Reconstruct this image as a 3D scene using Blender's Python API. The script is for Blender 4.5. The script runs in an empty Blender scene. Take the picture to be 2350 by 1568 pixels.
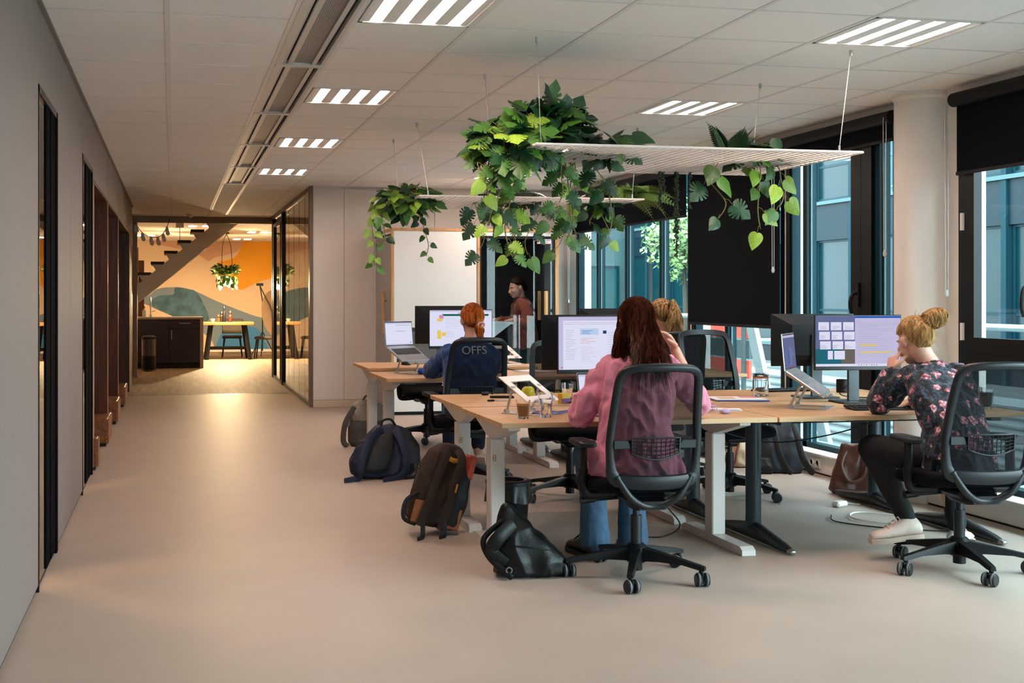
import bpy, bmesh, math, random
from mathutils import Vector, Matrix, Euler, Quaternion, noise

scene = bpy.context.scene
COL = scene.collection
R = math.radians
rnd = random.Random(7)
V = Vector

# ------------------------------------------------------------------ camera
cam_d = bpy.data.cameras.new('camera')
cam = bpy.data.objects.new('camera', cam_d); COL.objects.link(cam)
YAW = math.atan(553 / 2736)
cam.location = (0, 0, 1.36)
cam.rotation_euler = (math.pi / 2, 0, -YAW)
cam_d.sensor_width = 36; cam_d.lens = 36 * 2736 / 2350
cam_d.shift_x = 225 / 2350; cam_d.shift_y = -104 / 2350
cam_d.clip_end = 200
scene.camera = cam

# ------------------------------------------------------------------ world (even overcast sky) and exposure
w = bpy.data.worlds.new('overcast_sky'); scene.world = w; w.use_nodes = True
bg = w.node_tree.nodes['Background']
bg.inputs[0].default_value = (0.80, 0.94, 1.0, 1); bg.inputs[1].default_value = 6.0
vs = scene.view_settings
vs.view_transform = 'Standard'; vs.look = 'None'; vs.gamma = 1; vs.use_curve_mapping = False
vs.exposure = 1.4
# sky portals in the window openings (they only guide sampling of the sky light)
for (y0, y1) in ((-3.9, 6.8), (7.45, 14.3)):
    ld = bpy.data.lights.new('sky_portal', 'AREA'); ld.shape = 'RECTANGLE'; ld.size = y1 - y0; ld.size_y = 2.4
    ld.cycles.is_portal = True
    lo = bpy.data.objects.new('sky_portal', ld); COL.objects.link(lo)
    lo.location = (5.25, (y0 + y1) / 2, 1.4)
    lo.rotation_euler = Matrix(((0, 0, 1), (1, 0, 0), (0, 1, 0))).to_euler()   # local -Z faces -X, local X along Y

# ------------------------------------------------------------------ materials
def lin(h):
    if isinstance(h, str):
        h = h.lstrip('#'); c = [int(h[i:i+2], 16) / 255 for i in (0, 2, 4)]
        return tuple(((x / 12.92) if x <= .04045 else ((x + .055) / 1.055) ** 2.4) for x in c)
    return tuple(h[:3])
MATS = {}
def mat(name, col='#888888', rough=.5, metal=0., var=0., vscale=20., bump=0., bscale=200., stretch=(1, 1, 1), emit=None, es=1.,
        trans=0., ior=1.45, alpha=1., coat=0., spec=None, objvar=0., sheen=0., subsurf=0.):
    if name in MATS: return MATS[name]
    m = bpy.data.materials.new(name); m.use_nodes = True; nt = m.node_tree; N = nt.nodes; L = nt.links
    b = N['Principled BSDF']; c = lin(col)
    b.inputs['Base Color'].default_value = (*c, 1); b.inputs['Roughness'].default_value = rough; b.inputs['Metallic'].default_value = metal
    if trans: b.inputs['Transmission Weight'].default_value = trans; b.inputs['IOR'].default_value = ior
    if alpha < 1: b.inputs['Alpha'].default_value = alpha
    if coat: b.inputs['Coat Weight'].default_value = coat
    if spec is not None: b.inputs['Specular IOR Level'].default_value = spec
    if sheen: b.inputs['Sheen Weight'].default_value = sheen
    if subsurf: b.inputs['Subsurface Weight'].default_value = subsurf; b.inputs['Subsurface Radius'].default_value = (.01, .004, .002)
    if emit is not None:
        b.inputs['Emission Color'].default_value = (*lin(emit), 1); b.inputs['Emission Strength'].default_value = es
    if var or bump or objvar:
        tc = N.new('ShaderNodeTexCoord'); mp = N.new('ShaderNodeMapping'); L.new(tc.outputs['Object'], mp.inputs[0])
        mp.inputs['Scale'].default_value = stretch
    if var:
        nz = N.new('ShaderNodeTexNoise'); nz.inputs['Scale'].default_value = vscale; nz.inputs['Detail'].default_value = 4
        L.new(mp.outputs[0], nz.inputs['Vector'])
        rp = N.new('ShaderNodeValToRGB'); rp.color_ramp.elements[0].position = .3; rp.color_ramp.elements[1].position = .7
        rp.color_ramp.elements[0].color = (*[max(0, x * (1 - var)) for x in c], 1)
        rp.color_ramp.elements[1].color = (*[min(1, x * (1 + var)) for x in c], 1)
        L.new(nz.outputs['Fac'], rp.inputs[0]); out = rp.outputs[0]
        L.new(out, b.inputs['Base Color'])
    if objvar:
        oi = N.new('ShaderNodeObjectInfo'); hs = N.new('ShaderNodeHueSaturation')
        mr = N.new('ShaderNodeMapRange'); mr.inputs[3].default_value = 1 - objvar; mr.inputs[4].default_value = 1 + objvar
        L.new(oi.outputs['Random'], mr.inputs[0]); L.new(mr.outputs[0], hs.inputs['Value'])
        if var: L.new(out, hs.inputs['Color'])
        else: hs.inputs['Color'].default_value = (*c, 1)
        L.new(hs.outputs[0], b.inputs['Base Color'])
    if bump:
        n2 = N.new('ShaderNodeTexNoise'); n2.inputs['Scale'].default_value = bscale; n2.inputs['Detail'].default_value = 3
        L.new(mp.outputs[0], n2.inputs['Vector'])
        bp = N.new('ShaderNodeBump'); bp.inputs['Strength'].default_value = bump; bp.inputs['Distance'].default_value = .01
        L.new(n2.outputs['Fac'], bp.inputs['Height']); L.new(bp.outputs[0], b.inputs['Normal'])
    MATS[name] = m
    return m
def thin_glass(name, tint=(1, 1, 1), rough=0., refl=1.):
    """Clear sheet glass: transparent plus Fresnel mirror reflection."""
    if name in MATS: return MATS[name]
    m = bpy.data.materials.new(name); m.use_nodes = True; nt = m.node_tree; N = nt.nodes; L = nt.links
    N.remove(N['Principled BSDF']); o = N['Material Output']
    t = N.new('ShaderNodeBsdfTransparent'); t.inputs[0].default_value = (*tint, 1)
    g = N.new('ShaderNodeBsdfGlossy'); g.inputs['Roughness'].default_value = rough
    fr = N.new('ShaderNodeFresnel'); fr.inputs['IOR'].default_value = 1.5
    ge = N.new('ShaderNodeNewGeometry'); om = N.new('ShaderNodeMath'); om.operation = 'SUBTRACT'; om.inputs[0].default_value = 1; L.new(ge.outputs['Backfacing'], om.inputs[1])
    mu = N.new('ShaderNodeMath'); mu.operation = 'MULTIPLY'; L.new(fr.outputs[0], mu.inputs[0]); L.new(om.outputs[0], mu.inputs[1])   # only the entering face mirrors
    mx = N.new('ShaderNodeMixShader'); L.new(mu.outputs[0], mx.inputs[0]); L.new(t.outputs[0], mx.inputs[1]); L.new(g.outputs[0], mx.inputs[2])
    L.new(mx.outputs[0], o.inputs[0]); MATS[name] = m
    return m
def mesh_fabric(name, col, opacity, scale=420.):
    """Woven see-through net: threads opaque, gaps open."""
    if name in MATS: return MATS[name]
    m = bpy.data.materials.new(name); m.use_nodes = True; nt = m.node_tree; N = nt.nodes; L = nt.links
    b = N['Principled BSDF']; b.inputs['Base Color'].default_value = (*lin(col), 1); b.inputs['Roughness'].default_value = .8; b.inputs['Specular IOR Level'].default_value = .15
    o = N['Material Output']; t = N.new('ShaderNodeBsdfTransparent')
    tc = N.new('ShaderNodeTexCoord'); nz = N.new('ShaderNodeTexNoise'); nz.inputs['Scale'].default_value = scale
    L.new(tc.outputs['Object'], nz.inputs['Vector'])
    mr = N.new('ShaderNodeMapRange'); mr.inputs[1].default_value = .35; mr.inputs[2].default_value = .65
    mr.inputs[3].default_value = opacity - .035; mr.inputs[4].default_value = min(1, opacity + .035)
    L.new(nz.outputs['Fac'], mr.inputs[0])
    mx = N.new('ShaderNodeMixShader'); L.new(mr.outputs[0], mx.inputs[0]); L.new(t.outputs[0], mx.inputs[1]); L.new(b.outputs[0], mx.inputs[2])
    L.new(mx.outputs[0], o.inputs[0]); MATS[name] = m
    return m
def wood(name, c0, c1, rough=.45, axis=0, scale=6., bump=.05, coat=0.):
    if name in MATS: return MATS[name]
    m = bpy.data.materials.new(name); m.use_nodes = True; nt = m.node_tree; N = nt.nodes; L = nt.links
    b = N['Principled BSDF']; b.inputs['Roughness'].default_value = rough
    if coat: b.inputs['Coat Weight'].default_value = coat
    tc = N.new('ShaderNodeTexCoord'); mp = N.new('ShaderNodeMapping'); L.new(tc.outputs['Object'], mp.inputs[0])
    sc = [scale * 3, scale * 3, scale * 3]; sc[axis] = scale * .18; mp.inputs['Scale'].default_value = sc
    nz = N.new('ShaderNodeTexNoise'); nz.inputs['Scale'].default_value = 2.2; nz.inputs['Detail'].default_value = 6; nz.inputs['Distortion'].default_value = .6
    L.new(mp.outputs[0], nz.inputs['Vector'])
    rp = N.new('ShaderNodeValToRGB'); rp.color_ramp.elements[0].position = .36; rp.color_ramp.elements[1].position = .66
    rp.color_ramp.elements[0].color = (*lin(c0), 1); rp.color_ramp.elements[1].color = (*lin(c1), 1)
    L.new(nz.outputs['Fac'], rp.inputs[0]); L.new(rp.outputs[0], b.inputs['Base Color'])
    bp = N.new('ShaderNodeBump'); bp.inputs['Strength'].default_value = bump; L.new(nz.outputs['Fac'], bp.inputs['Height']); L.new(bp.outputs[0], b.inputs['Normal'])
    MATS[name] = m
    return m
def emis(name, col, s=1.):
    if name in MATS: return MATS[name]
    m = bpy.data.materials.new(name); m.use_nodes = True; N = m.node_tree.nodes; L = m.node_tree.links
    N.remove(N['Principled BSDF']); e = N.new('ShaderNodeEmission'); e.inputs[0].default_value = (*lin(col), 1); e.inputs[1].default_value = s
    L.new(e.outputs[0], N['Material Output'].inputs[0]); MATS[name] = m
    return m

# ------------------------------------------------------------------ mesh building
class MB:
    """Collects faces; build() links them as one mesh object."""
    def __init__(s, M=None): s.v = []; s.f = []; s.mi = []; s.M = M or Matrix(); s.k = 0
    def add(s, vs, fs):
        o = len(s.v); M = s.M
        s.v.extend([M @ V(p) for p in vs]); s.f.extend([tuple(i + o for i in f) for f in fs]); s.mi.extend([s.k] * len(fs)); return s
    def box(s, c, d, ch=0., rot=None):
        hx, hy, hz = d[0] / 2, d[1] / 2, d[2] / 2; T = Matrix.Translation(c) @ (rot.to_4x4() if rot is not None else Matrix())
        ch = min(ch, hx * .99, hy * .99, hz * .99)
        if ch <= 0:
            vs = [(x, y, z) for x in (-hx, hx) for y in (-hy, hy) for z in (-hz, hz)]
            fs = [(0, 1, 3, 2), (4, 6, 7, 5), (0, 4, 5, 1), (2, 3, 7, 6), (0, 2, 6, 4), (1, 5, 7, 3)]
        else:
            vs = []; idx = {}
            for a in (-1, 1):
                for b in (-1, 1):
                    for c_ in (-1, 1):
                        for ax in range(3):
                            p = [a * (hx - ch), b * (hy - ch), c_ * (hz - ch)]; sg = (a, b, c_); p[ax] = sg[ax] * (hx, hy, hz)[ax]
                            idx[(a, b, c_, ax)] = len(vs); vs.append(tuple(p))
            fs = []
            for ax in range(3):
                o = [i for i in range(3) if i != ax]
                for sg in (-1, 1):
                    q = []
                    for (p, r) in ((-1, -1), (1, -1), (1, 1), (-1, 1)):
                        t = [0, 0, 0]; t[ax] = sg; t[o[0]] = p; t[o[1]] = r; q.append(idx[(*t, ax)])
                    flip = (sg > 0) == (ax == 1)
                    fs.append(tuple(reversed(q)) if flip else tuple(q))
            for ax in range(3):
                o = [i for i in range(3) if i != ax]
                for p in (-1, 1):
                    for r in (-1, 1):
                        q = []
                        for (e, fax) in ((-1, o[0]), (1, o[0]), (1, o[1]), (-1, o[1])):
                            t = [0, 0, 0]; t[ax] = e; t[o[0]] = p; t[o[1]] = r; q.append(idx[(*t, fax)])
                        fs.append(tuple(q))
            for a in (-1, 1):
                for b in (-1, 1):
                    for c_ in (-1, 1): fs.append(tuple(idx[(a, b, c_, ax)] for ax in range(3)))
        s.add([T @ V(p) for p in vs], fs); return s
    def bx(s, x0, x1, y0, y1, z0, z1, ch=0.):
        return s.box(((x0 + x1) / 2, (y0 + y1) / 2, (z0 + z1) / 2), (abs(x1 - x0), abs(y1 - y0), abs(z1 - z0)), ch)
    def tube(s, pts, r, n=8, cap=True, closed=False, flat=1., up=None):
        pts = [V(p) for p in pts]; m = len(pts)
        rs = [r] * m if not hasattr(r, '__len__') else list(r)
        vs = []; prev = None
        for i, p in enumerate(pts):
            if closed: t = pts[(i + 1) % m] - pts[i - 1]
            else: t = pts[min(i + 1, m - 1)] - pts[max(i - 1, 0)]
            if t.length < 1e-9: t = V((0, 0, 1))
            t.normalize()
            if up is not None: x = V(up) - t * t.dot(V(up))
            elif prev is None: a = V((0, 0, 1)) if abs(t.z) < .9 else V((1, 0, 0)); x = a - t * t.dot(a)
            else: x = prev - t * t.dot(prev)
            if x.length < 1e-6: x = t.orthogonal()
            x.normalize(); prev = x; y = t.cross(x)
            for k in range(n):
                a = 2 * math.pi * k / n; vs.append(p + (x * math.cos(a) * flat + y * math.sin(a)) * rs[i])
        fs = []
        for i in range(m if closed else m - 1):
            j = (i + 1) % m
            for k in range(n): fs.append((i * n + k, i * n + (k + 1) % n, j * n + (k + 1) % n, j * n + k))
        if cap and not closed: fs.append(tuple(reversed(range(n)))); fs.append(tuple(range((m - 1) * n, m * n)))
        return s.add(vs, fs)
    def cyl(s, p0, p1, r0, r1=None, n=16): return s.tube([p0, p1], [r0, r0 if r1 is None else r1], n)
    def lathe(s, prof, c=(0, 0, 0), n=24, rot=None, sx=1., sy=1.):
        """prof: list of (r, z)."""
        T = Matrix.Translation(c) @ (rot.to_4x4() if rot is not None else Matrix()); vs = []; fs = []
        for (r, z) in prof:
            for k in range(n): a = 2 * math.pi * k / n; vs.append(T @ V((r * math.cos(a) * sx, r * math.sin(a) * sy, z)))
        m = len(prof)
        for i in range(m - 1):
            for k in range(n): fs.append((i * n + k, i * n + (k + 1) % n, (i + 1) * n + (k + 1) % n, (i + 1) * n + k))
        if prof[0][0] > 1e-6: fs.append(tuple(reversed(range(n))))
        if prof[-1][0] > 1e-6: fs.append(tuple(range((m - 1) * n, m * n)))
        return s.add(vs, fs)
    def ell(s, c, r, rot=None, nu=16, nv=10):
        T = Matrix.Translation(c) @ (rot.to_4x4() if rot is not None else Matrix()); vs = []; fs = []
        for i in range(1, nv):
            p = math.pi * i / nv
            for k in range(nu): a = 2 * math.pi * k / nu; vs.append(T @ V((r[0] * math.sin(p) * math.cos(a), r[1] * math.sin(p) * math.sin(a), r[2] * math.cos(p))))
        vs.append(T @ V((0, 0, r[2]))); vs.append(T @ V((0, 0, -r[2]))); t = len(vs) - 2
        for i in range(nv - 2):
            for k in range(nu): fs.append((i * nu + k, (i + 1) * nu + k, (i + 1) * nu + (k + 1) % nu, i * nu + (k + 1) % nu))
        for k in range(nu): fs.append((t, k, (k + 1) % nu)); fs.append((t + 1, (nv - 2) * nu + (k + 1) % nu, (nv - 2) * nu + k))
        return s.add(vs, fs)
    def loft(s, rings, cap=True, closed=True):
        n = len(rings[0]); vs = [p for r in rings for p in r]; fs = []
        for i in range(len(rings) - 1):
            for k in range(n if closed else n - 1): fs.append((i * n + k, i * n + (k + 1) % n, (i + 1) * n + (k + 1) % n, (i + 1) * n + k))
        if cap and closed: fs.append(tuple(reversed(range(n)))); fs.append(tuple(range((len(rings) - 1) * n, len(rings) * n)))
        return s.add(vs, fs)
    def prism(s, poly, T, th):
        """poly: 2-D outline in the XY plane of T, extruded by th along T's Z."""
        n = len(poly); vs = [T @ V((x, y, 0)) for x, y in poly] + [T @ V((x, y, th)) for x, y in poly]
        fs = [tuple(reversed(range(n))), tuple(range(n, 2 * n))] + [(k, (k + 1) % n, n + (k + 1) % n, n + k) for k in range(n)]
        return s.add(vs, fs)
    def quad(s, a, b, c, d): return s.add([a, b, c, d], [(0, 1, 2, 3)])
    def grid(s, fn, nu, nv, closed=False):
        vs = [fn(i / nu, j / nv) for j in range(nv + 1) for i in range(nu + 1)]; w_ = nu + 1
        fs = [(j * w_ + i, j * w_ + i + 1, (j + 1) * w_ + i + 1, (j + 1) * w_ + i) for j in range(nv) for i in range(nu)]
        return s.add(vs, fs)
    def mesh(s, name):
        me = bpy.data.meshes.new(name); me.from_pydata([tuple(p) for p in s.v], [], s.f)
        if any(s.mi): me.polygons.foreach_set('material_index', s.mi)
        me.update(); return me
    def build(s, name, m=None, parent=None, smooth=35, loc=None, recalc=True, solid=0.):
        me = s.mesh(name)
        if recalc:
            b = bmesh.new(); b.from_mesh(me); bmesh.ops.recalc_face_normals(b, faces=b.faces); b.to_mesh(me); b.free()
        for mm in (m if isinstance(m, (list, tuple)) else [m]):
            if mm is not None: me.materials.append(mm)
        if smooth:
            me.polygons.foreach_set('use_smooth', [True] * len(me.polygons)); me.set_sharp_from_angle(angle=R(smooth))
        o = bpy.data.objects.new(name, me); COL.objects.link(o)
        if parent is not None: o.parent = parent
        if loc is not None: o.location = loc
        if solid:
            md = o.modifiers.new('thickness', 'SOLIDIFY'); md.thickness = solid; md.offset = 0
        return o
def tag(o, label, cat, group=None, kind=None):
    if label: o['label'] = label
    if cat: o['category'] = cat
    if group: o['group'] = group
    if kind: o['kind'] = kind
    return o
def thing(name, label, cat, loc=(0, 0, 0), rz=0., group=None, rot=None):
    o = bpy.data.objects.new(name, None); COL.objects.link(o); o.empty_display_size = .1
    o.location = loc; o.rotation_euler = rot if rot is not None else (0, 0, rz)
    return tag(o, label, cat, group)
def struct(o): o['kind'] = 'structure'; return o
def copy_tree(o, parent=None):
    c = o.copy(); COL.objects.link(c)
    if parent is not None: c.parent = parent
    for ch in o.children: copy_tree(ch, c)
    return c
def inst(o, name, parent=None, M=None):
    c = bpy.data.objects.new(name, o.data if hasattr(o, 'data') else o); COL.objects.link(c)
    if parent is not None: c.parent = parent
    if M is not None: c.matrix_local = M
    return c
def rrect(w_, h_, r, n=5):
    out = []
    for (cx_, cy_, a0) in ((w_/2 - r, h_/2 - r, 0), (-w_/2 + r, h_/2 - r, 90), (-w_/2 + r, -h_/2 + r, 180), (w_/2 - r, -h_/2 + r, 270)):
        for i in range(n + 1): a = R(a0 + 90 * i / n); out.append((cx_ + r * math.cos(a), cy_ + r * math.sin(a)))
    return out
def spline(pts, n=8):
    """Catmull-Rom through points."""
    pts = [V(p) for p in pts]; out = []
    for i in range(len(pts) - 1):
        p0 = pts[max(i - 1, 0)]; p1 = pts[i]; p2 = pts[i + 1]; p3 = pts[min(i + 2, len(pts) - 1)]
        for k in range(n):
            t = k / n; out.append(.5 * ((2 * p1) + (p2 - p0) * t + (2 * p0 - 5 * p1 + 4 * p2 - p3) * t * t + (3 * p1 - p0 - 3 * p2 + p3) * t ** 3))
    out.append(pts[-1]); return out
def basis(x, y, z, o): 
    M = Matrix.Identity(4)
    for i in range(3): M[i][0] = x[i]; M[i][1] = y[i]; M[i][2] = z[i]; M[i][3] = o[i]
    return M
def textobj(name, txt, size, m, parent, M, ext=.0005):
    c = bpy.data.curves.new(name, 'FONT'); c.body = txt; c.size = size; c.extrude = ext; c.align_x = 'CENTER'; c.align_y = 'CENTER'
    tmp = bpy.data.objects.new(name, c); COL.objects.link(tmp); bpy.context.view_layer.update()
    me = bpy.data.meshes.new_from_object(tmp.evaluated_get(bpy.context.evaluated_depsgraph_get())); bpy.data.objects.remove(tmp); bpy.data.curves.remove(c)
    me.materials.clear(); me.materials.append(m); me.name = name
    o = bpy.data.objects.new(name, me); COL.objects.link(o); o.parent = parent; o.matrix_local = M; return o
# ------------------------------------------------------------------ surface materials
H = 2.709; XL = -.606; XG = 1.667; XW = 4.95; YB = 14.55
m_lino = mat('grey_linoleum', '#afa195', .5, var=.035, vscale=3, bump=.02, bscale=60)
m_vinyl = wood('oak_plank_floor', '#8d7860', '#a8927a', .62, axis=1, scale=2.5, bump=.03)
m_tile = mat('white_ceiling_board', '#f1efec', .85, var=.012, vscale=60, bump=.05, bscale=400)
m_grid = mat('white_tee_grid', '#e2dfdb', .6)
m_gap = mat('dark_gap', '#2a2826', .9)
m_wallL = mat('grey_laminate_panel', '#7e7470', .65, var=.02, vscale=8)
m_wall = mat('warm_white_paint', '#d9d3cc', .8, bump=.02, bscale=150)
m_white = mat('white_paint', '#e4e2de', .6)
m_blackmetal = mat('black_metal', '#0f1114', .45, spec=.3)
m_sash = mat('anthracite_aluminium', '#0b1014', .45, spec=.25)
m_mull = mat('skylit_teal_aluminium', '#02262f', .5, spec=.12)  # dark frames where lit by the sky; that teal light is put into the colour
m_winglass = thin_glass('window_glass', (.90, .97, .97))
m_clear = thin_glass('partition_glass', (.93, .96, .95))
m_brownwood = wood('walnut_veneer', '#3a1d12', '#5a2f1e', .4, axis=2, scale=5)
m_bench = wood('teak_block', '#6b4028', '#8f5b3c', .4, axis=1, scale=6)
m_blind = mat('dark_roller_fabric', '#0d1118', .85, bump=.05, bscale=800, spec=.08)
m_blindbar = mat('black_blind_bar', '#0a0c10', .5, spec=.2)
m_bead = mat('clear_bead_chain', '#c8ccd0', .3)
m_chrome = mat('brushed_steel', '#a9a9a9', .3, metal=.9)
m_alu = mat('matt_aluminium', '#bdbcba', .38, metal=.75)

# ------------------------------------------------------------------ floor
b = MB(); b.bx(-3.2, 5.0, -4, 16.75, -.2, 0); fl = struct(b.build('floor', m_lino, smooth=0))
b = MB(); b.bx(-3.2, 5.0, 16.752, 29.7, -.2, 0); struct(b.build('floor_wood', m_vinyl, smooth=0))
b = MB(); b.bx(XL, XG, 16.72, 16.78, 0, .003); o = struct(b.build('trim_1', mat('steel_strip', '#8a8178', .4, metal=.5), smooth=0))

# ------------------------------------------------------------------ ceiling: tee grid with boards laid in
b = MB(); b.bx(-3.2, 5.0, -4, 29.7, H + .03, H + .12)
ceil = struct(b.build('ceiling', m_white, smooth=0))
CX = [XL, -.029, .569, .873, 1.464, 2.084, 2.700, 3.318, 3.935, 4.550, 4.96]
YP = .6215; Y0 = 5.19
def ymax(x): return 20.5 if x < XG - .1 else YB
vent_cols = (2,)
LIGHTS = [(3, 0), (3, 4), (3, 8), (3, 12), (7, 0), (7, 4), (7, 8), (7, 12), (3, -4), (7, -4)]
tile_mesh = {}
def tile(x0, x1, y0, y1, nm='ceiling_tile'):
    key = (round(x1 - x0, 3), round(y1 - y0, 3))
    if key not in tile_mesh:
        bb = MB(); bb.box((0, 0, 0), (key[0] - .022, key[1] - .022, .016), .003); ob = bb.build(nm, m_tile, ceil, smooth=0); tile_mesh[key] = ob.data
    else:
        ob = bpy.data.objects.new(nm, tile_mesh[key]); COL.objects.link(ob); ob.parent = ceil
    ob.location = ((x0 + x1) / 2, (y0 + y1) / 2, H + .008)
for ci in range(len(CX) - 1):
    if ci in vent_cols: continue
    x0, x1 = CX[ci], CX[ci + 1]
    for k in range(-2, 26):
        y0 = Y0 + k * YP; y1 = y0 + YP; ym = ymax(x0)
        if y0 > ym - .05: break
        if (ci, k) in LIGHTS: continue
        tile(x0, x1, y0, min(y1, ym))
b = MB()
for x in CX:
    ym = 20.5 if x <= XG else YB
    b.bx(x - .012, x + .012, 3.9, ym, H - .002, H + .03)
for k in range(-2, 26):
    y = Y0 + k * YP
    if y > 20.5: break
    b.bx(XL, .569, y - .006, y + .006, H - .0005, H + .028); b.bx(.873, (XW if y < YB else XG), y - .006, y + .006, H - .0005, H + .028)
b.build('tee_grid', m_grid, ceil, smooth=0)
b = MB(); b.bx(-3.2, 5.0, -4, 3.95, H, H + .03); b.build('ceiling_board', m_tile, ceil, smooth=0)
b = MB(); b.bx(-3.2, 5.0, 20.5, 29.7, H, H + .03); b.bx(XG, 5.0, YB, 20.5, H, H + .03); b.bx(-3.2, XL, 3.9, 20.5, H, H + .03)
b.build('ceiling_board', m_tile, ceil, smooth=0)
b = MB(); b.bx(XL, XL + .022, -4, 18.4, H - .012, H + .01); struct(b.build('trim_2', mat('shadow_trim', '#77716c', .5), smooth=0))

# linear ceiling vent, a run of slotted cassettes between two metal rails
m_perf = mat('perforated_metal', '#8e8883', .55, metal=.1)
def perf(m):
    N = m.node_tree.nodes; L = m.node_tree.links; tc = N.new('ShaderNodeTexCoord'); vo = N.new('ShaderNodeTexVoronoi'); vo.inputs['Scale'].default_value = 95
    vo.inputs['Randomness'].default_value = 0; L.new(tc.outputs['Object'], vo.inputs['Vector']); rp = N.new('ShaderNodeValToRGB')
    rp.color_ramp.elements[0].position = .3; rp.color_ramp.elements[1].position = .42; rp.color_ramp.elements[0].color = (.08, .075, .07, 1); rp.color_ramp.elements[1].color = (.36, .34, .32, 1)
    L.new(vo.outputs['Distance'], rp.inputs[0]); L.new(rp.outputs[0], N['Principled BSDF'].inputs['Base Color'])
perf(m_perf)
m_rail = mat('cream_metal_rail', '#cfc9c2', .55)
vx0, vx1 = .581, .861
vstops = [3.95, 5.09, 6.997, 8.86, 10.72, 12.58, 14.44]
for i in range(len(vstops) - 1):
    y0, y1 = vstops[i], vstops[i + 1]
    t = thing('air_vent', ['perforated air vent cassette in the ceiling, nearest of the run', 'perforated air vent cassette second in the ceiling run',
               'perforated air vent cassette third in the ceiling run', 'perforated air vent cassette fourth in the ceiling run',
               'perforated air vent cassette fifth in the ceiling run', 'perforated air vent cassette at the far end of the ceiling run'][i], 'air vent', (0, y0, H), group='ceiling vent cassettes')
    L_ = y1 - y0
    b = MB(); b.bx(vx0 + .09, vx1 - .06, .01, L_ - .05, .012, .02); b.build('grille', m_perf, t, smooth=0)
    b = MB(); b.bx(vx0, vx0 + .04, 0, L_, -.004, .03); b.bx(vx1 - .02, vx1, 0, L_, -.004, .03); b.build('rail', m_rail, t, smooth=0)
    b = MB(); b.tube([(vx0 + .05, 0, .02), (vx0 + .05, L_, .02)], .014, 10); b.build('air_slot', m_rail, t)
    b = MB(); b.bx(vx0 + .07, vx0 + .1, 0, L_ - .05, .0, .014); b.bx(vx1 - .07, vx1 - .045, 0, L_ - .05, .0, .014); b.build('grille_frame', m_rail, t, smooth=0)
    b = MB(); b.bx(vx0 + .002, vx1 - .002, L_ - .06, L_ - .005, -.008, .03, .003); b.build('end_bar', m_rail, t, smooth=0)
    b = MB(); b.bx(vx0, vx1, 0, L_, .024, .03); b.build('back_plate', m_gap, t, smooth=0)
b = MB(); b.bx(vx0, vx1, 14.45, 20.5, H - .004, H + .025); b.build('vent_cover', m_tile, ceil, smooth=0)
b = MB(); b.bx(vx0 - .002, vx0 + .02, 14.45, 20.5, H - .008, H + .02); b.bx(vx1 - .02, vx1 + .002, 14.45, 20.5, H - .008, H + .02); b.build('vent_rail', m_rail, ceil, smooth=0)

# recessed louvre lights (their own light sits here)
def strip_mat():
    m = bpy.data.materials.new('lamp_strip'); m.use_nodes = True; N = m.node_tree.nodes; L = m.node_tree.links; N.remove(N['Principled BSDF'])
    tc = N.new('ShaderNodeTexCoord'); wv = N.new('ShaderNodeTexWave'); wv.bands_direction = 'Y'; wv.inputs['Scale'].default_value = 5.2
    L.new(tc.outputs['Object'], wv.inputs['Vector']); rp = N.new('ShaderNodeValToRGB')
    rp.color_ramp.elements[0].color = (.9, .58, .46, 1); rp.color_ramp.elements[1].color = (1, .82, .72, 1); L.new(wv.outputs['Fac'], rp.inputs[0])
    e = N.new('ShaderNodeEmission'); e.inputs[1].default_value = LAMP; L.new(rp.outputs[0], e.inputs[0]); L.new(e.outputs[0], N['Material Output'].inputs[0]); return m
LAMP = 25.0
m_strip = strip_mat()
m_refl = mat('satin_reflector', '#eceae6', .5)
where = {(3, -4): 'unseen, beside the vent', (3, 0): 'nearest of the row beside the air vent', (3, 4): 'second of the row beside the air vent', (3, 8): 'third of the row beside the air vent', (3, 12): 'farthest of the row beside the air vent',
         (7, -4): 'unseen, by the windows', (7, 0): 'nearest of the row along the windows', (7, 4): 'above the hanging plants near the windows', (7, 8): 'third of the row along the windows', (7, 12): 'farthest of the row along the windows'}
for (ci, k) in LIGHTS:
    x0, x1 = CX[ci] + .02, CX[ci + 1] - .01; y0 = Y0 + k * YP + .01; y1 = y0 + YP - .02
    xc, yc = (x0 + x1) / 2, (y0 + y1) / 2; W = x1 - x0; D = y1 - y0
    t = thing('ceiling_light', 'recessed square louvre lamp with four lit strips, ' + where[(ci, k)], 'ceiling light', (xc, yc, H), group='louvre lamps')
    b = MB(); b.bx(-W/2, W/2, -D/2, -D/2 + .018, -.003, .03); b.bx(-W/2, W/2, D/2 - .018, D/2, -.003, .03); b.bx(-W/2, -W/2 + .018, -D/2, D/2, -.003, .03); b.bx(W/2 - .018, W/2, -D/2, D/2, -.003, .03)
    b.build('frame', m_grid, t, smooth=0)
    b = MB()
    for q in range(5):
        xe0 = -W/2 + .018 if q == 0 else -W/2 + .018 + (q - .5) * (W - .036) / 4 + .031; xe1 = W/2 - .018 if q == 4 else -W/2 + .018 + (q + .5) * (W - .036) / 4 - .031
        b.bx(xe0, xe1, -D/2 + .018, D/2 - .018, .002, .02)
    b.build('reflector', m_refl, t, smooth=0)
    for q in range(4):
        xs = -W/2 + .018 + (q + .5) * (W - .036) / 4
        b = MB(); b.bx(xs - .031, xs + .031, -D/2 + .02, D/2 - .02, .01, .018); b.build('lamp_strip', m_strip, t, smooth=0)

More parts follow.
